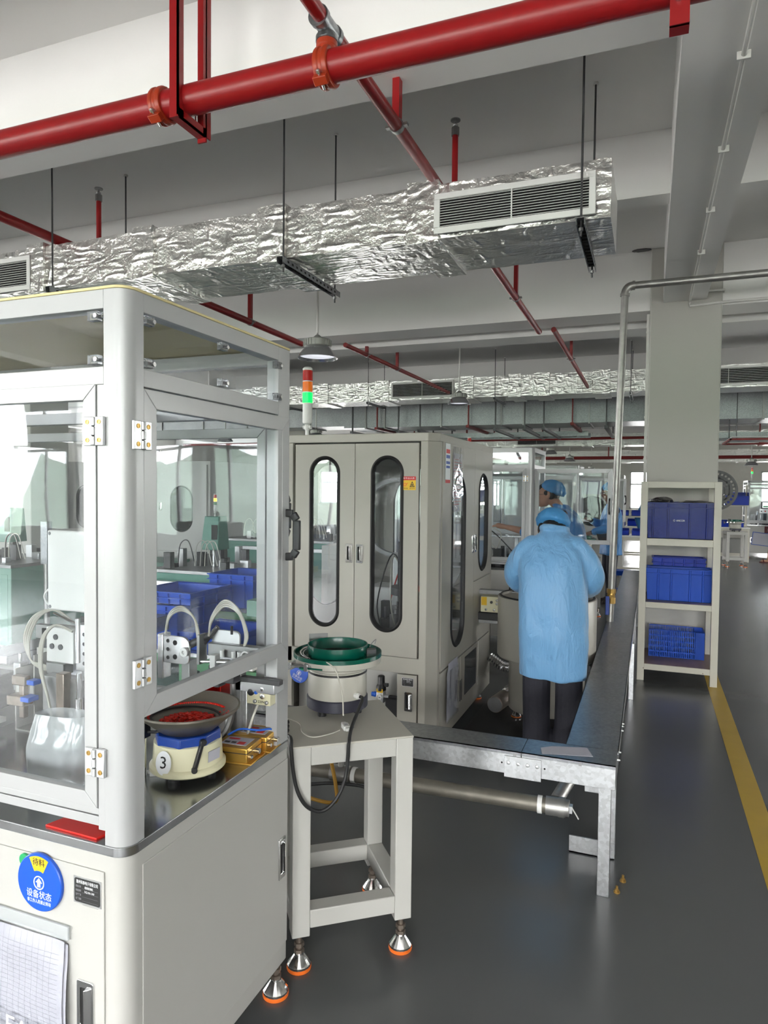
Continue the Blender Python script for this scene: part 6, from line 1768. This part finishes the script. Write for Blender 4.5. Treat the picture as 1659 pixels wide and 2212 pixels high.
# ================================================================ down the aisle
copies = (('white welded stand by the far worker, carrying a green bowl feeder', (-.80, 9.25, 0), .2),)
for lb, loc, rz in copies:
    c = copy_tree(bpy.data.objects['feeder_stand']); c.location = loc; c.rotation_euler = (0, 0, rz); c['label'] = lb
fd = [o for o in bpy.data.objects if o.name == 'bowl_feeder'][0]
c = copy_tree(fd); c.location = (-.80, 9.25, FZ); c['label'] = 'small looking green bowl feeder beside the far worker'
t = thing('plastic_stool', 'bright blue plastic stool behind the tall galvanised pipe', 'stool', (-.36, 10.55, 0))
MB().prism(rrect(-.13, .13, -.13, .13, .03), .43, .45).build('seat', 'blue_plastic_light', t, bev=.005)
MB().ring(rrect(-.135, .135, -.135, .135, .03), rrect(-.12, .12, -.12, .12, .025), .385, .435).build('apron', 'blue_plastic_light', t, bev=.003)
for sx in (-1, 1):
    for sy in (-1, 1):
        MB().add([(sx * .15, sy * .15, 0), (sx * .09, sy * .15, 0), (sx * .09, sy * .13, 0), (sx * .13, sy * .09, 0), (sx * .15, sy * .09, 0)] + [(sx * .125, sy * .125, .42), (sx * .07, sy * .125, .42), (sx * .07, sy * .11, .42), (sx * .11, sy * .07, .42), (sx * .125, sy * .07, .42)],
                 [(0, 1, 2, 3, 4), (5, 6, 7, 8, 9)] + [(i, (i + 1) % 5, 5 + (i + 1) % 5, 5 + i) for i in range(5)]).build('leg', 'blue_plastic_light', t, bev=.004)
for a in (0, 1): MB(Matrix.Rotation(math.pi / 2 * a, 4, 'Z')).box(-.12, .12, .118, .13, .14, .17).box(-.12, .12, -.13, -.118, .14, .17).build('stretcher', 'blue_plastic_light', t, bev=.003)
# white cabinet with a small oval window beyond the far worker
t = thing('cabinet_machine', 'white cabinet with a small dark framed window beyond the far worker', 'machine', (-1.52, 14.0, 0))
MB().box(0, 1.05, .02, .9, .1, 1.92).build('body', 'cabinet_white', t, bev=.004)
oval_door(t, FX(.05, 0, .85), .95, 1.0, (.42, .36, .26, .28), 'cabinet_white', 'dark_glass')
MB().box(.05, 1.0, 0, .02, .14, .83).build('lower_door', 'cabinet_white', t, bev=.003)
MB(FX(.45, -.006, 1.68)).box(-.2, .2, -.14, .14, 0, .002).build('notice', 'paper', t, smooth=False)
MB().box(.04, 1.0, .06, .85, 0, .1).build('plinth', 'dark_metal', t, smooth=False)
# work benches along the aisle beyond the column (left part, seen left of the rack)
bin_bench('white bench with blue trays left of the rack, far down the aisle', -.75, .75, 13.2, 5, .80, 1.12)
bin_row(-.6, 4, 13.25, .80, 6, 'on the bench top down the aisle', .26, .12)
bin_row(-.62, 4, 13.55, 1.147, 7, 'on the upper shelf down the aisle', .26, .10)
bin_bench('white bench with blue bins behind the first aisle bench', -.9, .9, 16.8, 9, .80, 1.15)
bin_row(-.8, 5, 16.95, .80, 10, 'on the second aisle bench', .28, .16)
# right of the rack
bin_bench('white bench with big blue bins right of the rack, before the far machine', 1.05, 2.15, 17.6, 11, .80, 1.28)
bin_row(1.1, 2, 17.87, 1.307, 12, 'on the shelf right of the rack', .50, .30, .3)
bin_row(1.15, 3, 17.65, .80, 13, 'on the bench right of the rack', .26, .16)
t = copy_tree(bpy.data.objects['feeder_stand']); t.location = (1.75, 16.6, 0); t.rotation_euler = (0, 0, .1); t['label'] = 'white welded stand with small feeder right of the rack'
c = copy_tree(fd); c.location = (1.75, 16.6, FZ); c['label'] = 'cream bowl feeder with green bowl right of the rack'
t = thing('touch_panel', 'black edged operator panel with a lit screen on the far right machine', 'screen', (2.68, 18.98, 1.30))
MB().box(-.13, .13, -.03, .0, -.09, .09).build('bezel', 'black_plastic', t, bev=.004)
MB().box(-.105, .105, -.032, -.03, -.065, .065).build('screen', 'screen_on', t, smooth=False)
MB().box(-.09, .04, -.033, -.032, -.05, -.02).build('green_field', 'green_plastic', t, smooth=False)
for k, m_ in enumerate(('black_plastic', 'red_plastic', 'red_plastic', 'red_plastic')): MB(FX(-.12 + .08 * k, -.005, -.15)).lathe([(.015, 0), (.015, .01), (.008, .014)], 12).build('push_button', m_, t)
MB().box(-.16, .16, -.005, .01, -.20, -.09).build('button_plate', 'aluminium', t, smooth=False)
signal_tower('signal tower glowing green on the far right machine', 2.36, 19.2, 1.906, h=.34)
t = thing('notice_board', 'tilted white notice stuck on the far right machine cabinet', 'notice', (2.62, 18.992, .46))
MB(FX(0, 0, 0) @ Matrix.Rotation(-.10, 4, 'Z')).box(-.24, .24, -.15, .15, 0, .004).build('sheet', 'paper', t, smooth=False)
MB(FX(0, 0, 0) @ Matrix.Rotation(-.10, 4, 'Z')).ring([(-.25, -.16), (.25, -.16), (.25, .16), (-.25, .16)], [(-.235, -.145), (.235, -.145), (.235, .145), (-.235, .145)], 0, .006).build('border', 'blue_print', t, smooth=False)
t = thing('drive_unit', 'dark red drive unit in the far right machine cabinet front', 'controller', (2.80, 18.99, .70))
MB().box(-.16, .16, -.02, 0, -.08, .08).build('case', 'slipper_red', t, bev=.004)
MB().box(-.09, .09, -.026, -.02, -.04, .02).build('front', 'white_plastic', t, bev=.002)
t = thing('assembly_tooling', 'cluster of small metal tooling inside the far right machine', 'mechanism', (2.75, 19.4, ZB))
rn = random.Random(5)
for k in range(26): MB().box(*(lambda x, y, s: (x - s, x + s, y - s, y + s))(rn.uniform(-.35, .5), rn.uniform(-.2, .25), rn.uniform(.015, .05)), 0, rn.uniform(.06, .34)).build('tool', rn.choice(['dark_metal', 'mid_metal', 'aluminium', 'bright_metal', 'navy_plastic']), t, bev=.004)
t = thing('assembly_tooling', 'dark tooling and red gold boxes inside the machine beside worker two', 'mechanism', (-1.62, 7.2, ZB))
for k in range(30): MB().box(*(lambda x, y, s: (x - s, x + s, y - s, y + s))(rn.uniform(-.3, .45), rn.uniform(-.2, .3), rn.uniform(.012, .045)), 0, rn.uniform(.05, .30)).build('tool', rn.choice(['dark_metal', 'mid_metal', 'aluminium', 'black_plastic', 'black_plastic']), t, bev=.003)
for k in range(5): MB().tube([(rn.uniform(-.3, .3), 0, .1), (rn.uniform(-.3, .3), -.05, .4), (rn.uniform(-.2, .4), -.1, .35), (rn.uniform(-.2, .4), -.1, .05)], .006, 6).build('hose', rn.choice(['black_rubber', 'hose_clear']), t)
for i, lb in enumerate(('gold controller box on the low shelf left of the drum hopper', 'second gold controller box on the low shelf left of the drum hopper')):
    t = thing('feeder_controller', lb, 'controller', (-1.02 + .13 * i, 6.55, .70))
    MB().box(-.055, .055, -.045, .045, .0, .06).build('case', 'gold_anodised', t, bev=.003)
    MB().box(-.03, .03, -.047, -.045, .015, .045).build('face_plate', 'black_print', t, smooth=False)
frame_table('white small table left of the drum hopper holding gold boxes', -1.12, -.80, 6.4, 6.75, .70, 'rack_paint', 'white_plastic')

# ================================================================ people
def fuse(name, prims, mats, parent, voxel=.009, it=6, folds=0.0, seed=0):
    """prims: (tag, 'tube', pts, radii) | (tag, 'ball', c, (rx,ry,rz)) | (tag, 'rings', [(cx,cy,cz,a,b)]) fused to one skin"""
    b = MB()
    for pr in prims:
        if pr[1] == 'tube':
            b.tube(pr[2], list(pr[3]), 14, 5)
            b.ball(pr[2][0], pr[3][0], 12, 8); b.ball(pr[2][-1], pr[3][-1], 12, 8)
        elif pr[1] == 'ball': b.ball(pr[2], pr[3], 20, 14)
        else:
            R = spline([(r[0], r[1], r[2]) for r in pr[2]], 4); A = spline([(r[3], r[4], 0) for r in pr[2]], 4)
            n = 28; vs = []
            for c, a in zip(R, A):
                for j in range(n):
                    q = 2 * math.pi * j / n
                    ex = .82
                    vs.append((c.x + a.x * math.copysign(abs(math.cos(q)) ** ex, math.cos(q)), c.y + a.y * math.copysign(abs(math.sin(q)) ** ex, math.sin(q)), c.z))
            k = len(R)
            b.add(vs, [(i * n + j, i * n + (j + 1) % n, (i + 1) * n + (j + 1) % n, (i + 1) * n + j) for i in range(k - 1) for j in range(n)] + [tuple(range(n - 1, -1, -1)), tuple((k - 1) * n + j for j in range(n))])
    me = b.mesh(name, False)
    o = bpy.data.objects.new(name, me); C.objects.link(o)
    r = o.modifiers.new('r', 'REMESH'); r.mode = 'VOXEL'; r.voxel_size = voxel
    s = o.modifiers.new('s', 'SMOOTH'); s.factor = .5; s.iterations = it
    dg = bpy.context.evaluated_depsgraph_get()
    nm = bpy.data.meshes.new_from_object(o.evaluated_get(dg))
    bpy.data.objects.remove(o)
    nm.name = name
    if folds:
        nm.update()
        NV = [(v.co.copy(), v.normal.copy()) for v in nm.vertices]
        co = []
        for p, nv in NV:
            f = noise.noise((p.x * 10 + seed + p.z * 1.5, p.y * 10, p.z * 1.6)) * 1.25 + noise.noise((p.x * 5 + 4 + seed, p.y * 6, p.z * 8 + p.x * 5)) * .45 + noise.noise((p.x * 20 + p.z * 9, p.y * 20 + seed, p.z * 6)) * .3
            co.extend(p + nv * f * folds)
        nm.vertices.foreach_set('co', co)
        nm.update()
    tags = list(mats.keys())
    nm.materials.clear()
    for k in tags: nm.materials.append(MATS[mats[k]])
    if len(tags) > 1:
        import numpy as np
        n = len(nm.polygons)
        c = np.empty(n * 3, dtype=np.float32); nm.polygons.foreach_get('center', c); c = c.reshape(n, 3)
        best = np.full(n, 1e9); bi = np.zeros(n, dtype=np.int32)
        for pr in prims:
            if pr[1] == 'tube':
                d = np.full(n, 1e9)
                for i in range(len(pr[2]) - 1):
                    a = np.array(pr[2][i]); ab = np.array(pr[2][i + 1]) - a
                    t = np.clip((c - a) @ ab / max(ab @ ab, 1e-9), 0, 1)
                    d = np.minimum(d, np.linalg.norm(c - a - t[:, None] * ab, axis=1) - (pr[3][i] * (1 - t) + pr[3][i + 1] * t))
            elif pr[1] == 'ball':
                rr = np.array(pr[3] if isinstance(pr[3], (tuple, list)) else (pr[3],) * 3)
                d = (np.linalg.norm((c - np.array(pr[2])) / rr, axis=1) - 1) * rr.min()
            else:
                d = np.full(n, 1e9)
                for i in range(len(pr[2]) - 1):
                    a, bb = np.array(pr[2][i]), np.array(pr[2][i + 1])
                    t = np.clip((c[:, 2] - a[2]) / (bb[2] - a[2] + 1e-9), 0, 1)[:, None]
                    g = a * (1 - t) + bb * t
                    q = (np.hypot((c[:, 0] - g[:, 0]) / g[:, 3], (c[:, 1] - g[:, 1]) / g[:, 4]) - 1) * np.minimum(g[:, 3], g[:, 4])
                    q = np.where((c[:, 2] >= min(a[2], bb[2]) - .02) & (c[:, 2] <= max(a[2], bb[2]) + .02), q, 1e9)
                    d = np.minimum(d, q)
            m_ = d < best
            best = np.where(m_, d, best); bi = np.where(m_, tags.index(pr[0]), bi)
        nm.polygons.foreach_set('material_index', bi.astype(np.int32))
    nm.shade_smooth()
    ob = bpy.data.objects.new(name, nm); C.objects.link(ob); ob.parent = parent
    return ob

def hand(prims, wrist, tip, palm_n, side, curl=.5):
    """palm and five fingers from the wrist along (tip - wrist); palm_n: palm direction"""
    w = Vector(wrist); d = (Vector(tip) - w).normalized(); n = Vector(palm_n); n = (n - d * n.dot(d)).normalized(); x = d.cross(n) * side
    k = w + d * .085
    prims.append(('skin', 'tube', [w, w + d * .04, k], (.024, .030, .028)))
    for i, (o, l) in enumerate(((-.027, .068), (-.009, .078), (.009, .073), (.026, .056))):
        a = k + x * o
        m_ = a + d * l * .5 + n * l * .22 * curl
        e = m_ + d * l * .42 * (1 - .5 * curl) + n * l * .45 * curl
        prims.append(('skin', 'tube', [w + d * .05 + x * o * .8, a, m_, e], (.010, .0095, .0085, .0075)))
    a = w + d * .03 - x * .024
    prims.append(('skin', 'tube', [a, a - x * .022 + d * .03 + n * .01, a - x * .026 + d * .058 + n * .02], (.012, .0105, .009)))

def head(prims, c, fwd, s=1.0, up_=(0, 0, 1)):
    """head with face; c centre of cranium, fwd looking direction"""
    c = Vector(c); f = Vector(fwd).normalized(); r = f.cross(Vector(up_)).normalized(); u = r.cross(f)
    P = lambda x, y, z: c + r * x * s + f * y * s + u * z * s
    prims += [('skin', 'ball', P(0, 0, .015), (.078 * s, .078 * s, .095 * s)), ('skin', 'ball', P(0, -.012, .03), (.080 * s, .080 * s, .082 * s)), ('skin', 'ball', P(0, .025, .02), (.070 * s, .070 * s, .08 * s)),
              ('skin', 'ball', P(0, .035, -.055), (.052 * s, .052 * s, .058 * s)), ('skin', 'ball', P(0, .066, -.092), (.026 * s, .026 * s, .022 * s)),
              ('skin', 'tube', [P(0, .088, .015), P(0, .106, -.022), P(0, .100, -.032)], (.009 * s, .013 * s, .011 * s)),
              ('skin', 'tube', [P(-.02, .088, -.058), P(0, .096, -.057), P(.02, .088, -.058)], (.008 * s, .009 * s, .008 * s)),
              ('skin', 'tube', [P(-.045, .078, .026), P(0, .09, .03), P(.045, .078, .026)], (.010 * s, .010 * s, .010 * s))]
    for sx in (-1, 1):
        prims += [('skin', 'tube', [P(sx * .079, -.008, .02), P(sx * .087, -.016, .0), P(sx * .079, -.006, -.028)], (.012 * s, .014 * s, .009 * s))]
    return P

def face_bits(parent, P, s=1.0, glasses=False):
    b = MB()
    for sx in (-1, 1): b.ball(P(sx * .031, .0815, .004), .0115 * s, 10, 8)
    b.build('eyes', 'white_plastic', parent)
    b = MB()
    for sx in (-1, 1): b.ball(P(sx * .031, .0905, .004), .0052 * s, 8, 6)
    b.build('pupils', 'black_print', parent)
    b = MB()
    for sx in (-1, 1): b.tube([P(sx * .014, .097, .024), P(sx * .032, .094, .030), P(sx * .050, .082, .024)], .004 * s, 6, 3)
    b.build('eyebrows', 'hair', parent)
    MB().tube([P(-.02, .100, -.057), P(0, .106, -.057), P(.02, .100, -.057)], .0035 * s, 6, 3).build('lips', 'skin_dark', parent)
    if glasses:
        b = MB()
        for sx in (-1, 1):
            L_ = [P(sx * .031 + .024 * math.cos(q), .108, .004 + .018 * math.sin(q)) for q in [2 * math.pi * i / 16 for i in range(17)]]
            b.tube(L_, .002, 6, 0)
            b.tube([P(sx * .054, .106, .008), P(sx * .083, .04, .01), P(sx * .086, -.02, .005)], .002, 6, 0)
        b.tube([P(-.008, .108, .006), P(.008, .108, .006)], .002, 6, 0)
        b.build('glasses', 'black_plastic', parent)

def cap(parent, P, s=1.0, lump_=.016, tilt=0.0, back=-.018):
    b = MB()
    c = P(0, back, .055)
    b.ball((0, 0, 0), (.108 * s, .118 * s, .085 * s), 40, 24)
    ax = (P(1, 0, 0) - P(0, 0, 0)).normalized(); ay_ = (P(0, 1, 0) - P(0, 0, 0)).normalized(); az_ = (P(0, 0, 1) - P(0, 0, 0)).normalized()
    ct_, st_ = math.cos(tilt), math.sin(tilt)
    ay_, az_ = ay_ * ct_ + az_ * st_, az_ * ct_ - ay_ * st_
    out = []
    for v in b.v:
        ang = math.atan2(v.y, v.x)
        n_ = (.010 * math.sin(ang * 17 + 3 * noise.noise(v * 9)) if v.z < .02 else 0) + noise.noise(v * 16 + Vector((3, 1, 7))) * lump_ + noise.noise(v * 34) * lump_ * .4
        q = v * (1 + n_ * 6)
        if q.z < -.035 * s: q = Vector((q.x * .92, q.y * .92, -.035 * s + (q.z + .035 * s) * .25))
        out.append(c + ax * q.x + ay_ * q.y + az_ * q.z)
    b.v = out
    o = b.build('cap', 'cap_blue', parent, sharp=180)
    return o

def hair(parent, P, s=1.0):
    b = MB()
    for x, y, z, r in ((0, -.05, -.01, .058), (.045, -.03, 0, .045), (-.045, -.03, 0, .045), (.06, .012, .02, .026), (-.06, .012, .02, .026), (0, .05, .06, .045)):
        b.ball(P(x, y, z), r * s, 14, 10)
    return b.build('hair', 'hair', parent)

def shoes(parent, feet, mt='shoe_dark'):
    for (x, y, z, a) in feet:
        M = Matrix.Translation((x, y, z)) @ Matrix.Rotation(a, 4, 'Z')
        b = MB(M)
        b.prism([(.042 * math.cos(q) * (1 if math.sin(q) > 0 else .85), .04 + .125 * math.sin(q)) for q in [2 * math.pi * i / 24 for i in range(24)]], 0, .022)
        b.ball((0, .01, .045), (.040, .085, .045), 16, 10).ball((0, .09, .032), (.042, .07, .032), 16, 10)
        b.build('shoe', mt, parent)

# ---- worker 1: bending over the drum hopper, seen from behind
W1 = thing('person', 'worker in a long pale blue coat and cap bending over the drum hopper', 'person', (-.530, 4.10, .0))
pr = [('cloth', 'tube', [(-.078, .04, .86), (-.078, .02, .50), (-.070, -.01, .25), (-.062, -.02, .075)], (.088, .084, .080, .088)),
      ('cloth', 'tube', [(.092, .04, .86), (.110, .02, .50), (.113, -.01, .25), (.105, -.02, .075)], (.084, .080, .080, .090)),
      ('cloth', 'rings', [(.0, .04, .78, .15, .10), (.0, .04, .95, .15, .10), (.0, .07, 1.12, .155, .10), (.0, .11, 1.24, .14, .085), (0, .14, 1.31, .07, .06)]),
      ('skin', 'tube', [(0, .13, 1.25), (-.015, .175, 1.31), (-.028, .225, 1.345)], (.062, .056, .06))]
for sx in (-1, 1):
    pr.append(('cloth', 'tube', [(sx * .14, .10, 1.25), (sx * .235, .13, 1.06)], (.055, .045)))
    pr.append(('skin', 'tube', [(sx * .235, .13, 1.06), (sx * .20, .30, .985), (sx * .17, .42, .97)], (.042, .034, .026)))
    hand(pr, (sx * .17, .42, .97), (sx * .15, .55, .93), (0, -.3, -1), -sx, .5)
P1 = head(pr, (-.030, .265, 1.345), (.10, .72, -.68), .97)
fuse('body', pr, {'cloth': 'trousers', 'skin': 'skin_dark'}, W1, .008, 4)
face_bits(W1, P1)
cap(W1, P1, .94, back=-.035, tilt=.15)
hair(W1, P1)
shoes(W1, ((-.062, -.02, 0, .08), (.105, -.02, 0, -.1)))
cp = [('c', 'rings', [(.016, .015, .495, .196, .122), (.016, .012, .60, .198, .126), (.014, .012, .75, .199, .132), (.010, .02, .90, .197, .134), (.004, .035, 1.04, .194, .134), (0, .06, 1.16, .192, .130), (.0, .085, 1.245, .180, .115), (.002, .108, 1.30, .145, .098), (.004, .130, 1.345, .095, .080), (.005, .145, 1.375, .074, .070)])]
for sx in (-1, 1):
    cp.append(('c', 'tube', [(sx * .125, .085, 1.255), (sx * .195, .095, 1.19), (sx * .232, .115, 1.10), (sx * .225, .17, 1.035), (sx * .20, .27, 1.005), (sx * .185, .35, .985)], (.072, .073, .070, .068, .062, .058)))
cp.append(('c', 'tube', [(.078 * math.cos(q), .138 + .072 * math.sin(q), 1.372 - .012 * math.sin(q)) for q in [2 * math.pi * i / 10 for i in range(11)]], (.016,) * 11))
ct = fuse('coat', cp, {'c': 'coat_light'}, W1, .0085, 3, folds=.011, seed=1)

# ---- worker 2: profile to the left, reaching into the open machine
W2 = thing('person', 'worker with glasses and blue cap in profile, reaching into the open machine', 'person', (-.70, 7.24, 0), math.radians(90))
pr = [('cloth', 'tube', [(-.09, 0, .90), (-.095, .02, .48), (-.10, -.02, .08)], (.092, .075, .066)), ('cloth', 'tube', [(.09, 0, .90), (.095, .04, .48), (.10, .0, .08)], (.092, .075, .066)),
      ('cloth', 'rings', [(0, 0, .86, .15, .10), (0, .02, 1.02, .145, .10), (0, .06, 1.22, .165, .105), (0, .11, 1.35, .15, .09), (0, .15, 1.42, .07, .06)]),
      ('skin', 'tube', [(0, .14, 1.37), (0, .19, 1.45), (0, .235, 1.50)], (.060, .055, .058)),
      ('cloth', 'tube', [(-.16, .10, 1.35), (-.21, .26, 1.14), (-.20, .46, 1.17)], (.055, .048, .042)), ('skin', 'tube', [(-.20, .46, 1.17), (-.19, .58, 1.20), (-.19, .68, 1.22)], (.040, .034, .026)),
      ('cloth', 'tube', [(.16, .10, 1.35), (.20, .12, 1.10), (.17, .27, .97)], (.055, .048, .042)), ('skin', 'tube', [(.17, .27, .97), (.15, .35, .95)], (.034, .027))]
hand(pr, (-.19, .68, 1.22), (-.18, .82, 1.24), (.2, .2, -1), 1, .4)
hand(pr, (.15, .35, .95), (.13, .47, .92), (0, 0, -1), -1, .4)
P2 = head(pr, (0, .285, 1.555), (-.10, 1, -.05), 1.08)
fuse('body', pr, {'cloth': 'trousers', 'skin': 'skin'}, W2, .008, 4)
face_bits(W2, P2, 1.08, True); cap(W2, P2, 1.10, back=-.055, tilt=.42); hair(W2, P2, 1.10); shoes(W2, ((-.10, -.02, 0, 0), (.10, 0, 0, 0)))
cp = [('c', 'rings', [(0, .0, .60, .20, .16), (0, .0, .80, .19, .155), (0, .02, 1.02, .185, .15), (0, .06, 1.22, .205, .145), (0, .09, 1.33, .19, .13), (0, .12, 1.40, .13, .10), (0, .145, 1.445, .08, .075)]),
      ('c', 'tube', [(-.13, .10, 1.34), (-.195, .18, 1.22), (-.215, .27, 1.14), (-.21, .38, 1.145), (-.205, .48, 1.17)], (.078, .075, .072, .065, .056)),
      ('c', 'tube', [(.13, .10, 1.34), (.19, .11, 1.20), (.205, .13, 1.09), (.175, .28, .97)], (.078, .072, .068, .056)),
      ('c', 'tube', [(.085 * math.cos(q), .155 + .080 * math.sin(q), 1.445 + .010 * math.sin(q)) for q in [2 * math.pi * i / 10 for i in range(11)]], (.016,) * 11)]
fuse('coat', cp, {'c': 'coat_blue'}, W2, .010, 3, folds=.009, seed=5)

# ---- worker 3: standing by the far feeder, profile to the left
def standing(label, loc, rz, coat='coat_blue', sk='skin', glasses=False, hem=.72, armL=None, armR=None, capon=True, legs='trousers', s=1.0, seed=3, hd=(0, 1, -.15), lean=0.0, bare=False, stride=0.0, slippers=None):
    W = thing('person', label, 'person', loc, rz)
    y1 = lean
    kl = (('cloth', 'tube', [(-.085, 0, .90), (-.09, .02 + stride * .5, .48)], (.09, .072)), ('cloth', 'tube', [(.085, 0, .90), (.09, .02 - stride * .3, .48)], (.09, .072)))
    ll = ((('skin' if bare else 'cloth'), 'tube', [(-.09, .02 + stride * .5, .50 if not bare else .46), (-.092, .0 + stride * .85, .27), (-.092, -.01 + stride, .07)], (.066 if not bare else .055, .058 if not bare else .050, .058 if not bare else .036)),
          (('skin' if bare else 'cloth'), 'tube', [(.09, .02 - stride * .3, .50 if not bare else .46), (.092, -.02 - stride * .7, .27), (.092, -.02 - stride, .07)], (.066 if not bare else .055, .058 if not bare else .050, .058 if not bare else .036)))
    pr = list(kl) + list(ll)
    if bare: pr += [('skin', 'ball', (-.092, .06 + stride, .035), (.036, .10, .030)), ('skin', 'ball', (.092, .05 - stride, .035), (.036, .10, .030))]
    pr += [('cloth', 'rings', [(0, 0, .84, .15, .10), (0, y1 * .3, 1.0, .14, .095), (0, y1 * .7, 1.2, .165, .10), (0, y1 * .9, 1.34, .15, .085), (0, y1, 1.40, .07, .06)]),
          ('skin', 'tube', [(0, y1, 1.36), (0, y1 + .02, 1.45), (0, y1 + .03, 1.50)], (.058, .054, .056))]
    aL = armL or [(-.17, y1 * .9, 1.33), (-.22, .0, 1.08), (-.20, .10, .85)]
    aR = armR or [(.17, y1 * .9, 1.33), (.22, .0, 1.08), (.20, .10, .85)]
    cp = [('c', 'rings', [(0, 0, hem, .19, .145), (0, 0, hem + .12, .185, .14), (0, y1 * .3, 1.02, .18, .13), (0, y1 * .7, 1.2, .195, .13), (0, y1 * .85, 1.31, .18, .11), (0, y1 * .95, 1.375, .12, .088), (0, y1, 1.425, .07, .066)])]
    for a, sg in ((aL, -1), (aR, 1)):
        V = [Vector(q) for q in a]
        pr.append(('cloth', 'tube', V, (.055, .046, .036)))
        w = V[2]; d = (V[2] - V[1]).normalized()
        pr.append(('skin', 'tube', [V[1].lerp(V[2], .6), w], (.038, .027)))
        hand(pr, w, w + d * .13, (0, .3, -1), -sg, .5)
        cp.append(('c', 'tube', [V[0] + Vector((-sg * .035, 0, -.01)), V[0].lerp(V[1], .5), V[1], V[1].lerp(V[2], .55), V[1].lerp(V[2], .88)], (.076, .070, .066, .058, .050)))
    P = head(pr, (0, y1 + .045, 1.585), hd)
    fuse('body', pr, {'cloth': legs, 'skin': sk}, W, .0085, 4)
    face_bits(W, P, 1, glasses)
    hair(W, P)
    if capon: cap(W, P, 1.0, tilt=.2, back=-.03)
    if not bare: shoes(W, ((-.092, -.01 + stride, 0, .05), (.092, -.02 - stride, 0, -.05)))
    if slippers:
        for x, y in ((-.092, .05 + stride), (.092, .04 - stride)):
            MB(Matrix.Translation((x, y, 0))).prism([(.045 * math.cos(q), .13 * math.sin(q)) for q in [2 * math.pi * i / 20 for i in range(20)]], 0, .018).tube([(-.042, .04, .015), (0, .05, .075), (.042, .04, .015)], .012, 8, 4).build('slipper', slippers, W)
    fuse('coat', cp, {'c': coat}, W, .011, 4, folds=.008, seed=seed)
    return W
W3 = standing('worker in blue coat and cap standing behind the tall pipe, hand on a feeder', (-.50, 10.25, 0), math.radians(112), hem=.70, sk='skin_dark', glasses=True,
              armL=[(-.17, 0, 1.33), (-.25, .10, 1.10), (-.12, .30, 1.02)], armR=[(.17, 0, 1.33), (.24, .04, 1.10), (.10, .26, 1.18)], seed=9, hd=(0, 1, -.25))
t = thing('clipboard', 'black clipboard tucked under the arm of the worker behind the pipe', 'clipboard', (-.55, 10.02, 1.00), math.radians(15))
MB(Matrix.Rotation(math.radians(-18), 4, 'Y')).box(-.13, .13, -.008, .008, -.10, .10).build('board', 'black_plastic', t, bev=.004)
MB(Matrix.Rotation(math.radians(-18), 4, 'Y')).box(-.03, .03, -.014, -.006, .08, .11).build('clip', 'bright_metal', t, bev=.002)
standing('worker in dark blue coat bending at the first aisle bench, left of the rack', (.0, 14.5, 0), math.radians(200), lean=.22, seed=12, hd=(0, 1, -.6))
standing('small worker in blue cap at the second aisle bench', (.02, 17.9, 0), math.radians(165), seed=15)
standing('person in grey shorts and dark red slippers walking in at the right edge', (2.80, 17.85, 0), math.radians(90), legs='trousers_grey', bare=True, stride=.24, slippers='slipper_red', capon=False, seed=18)
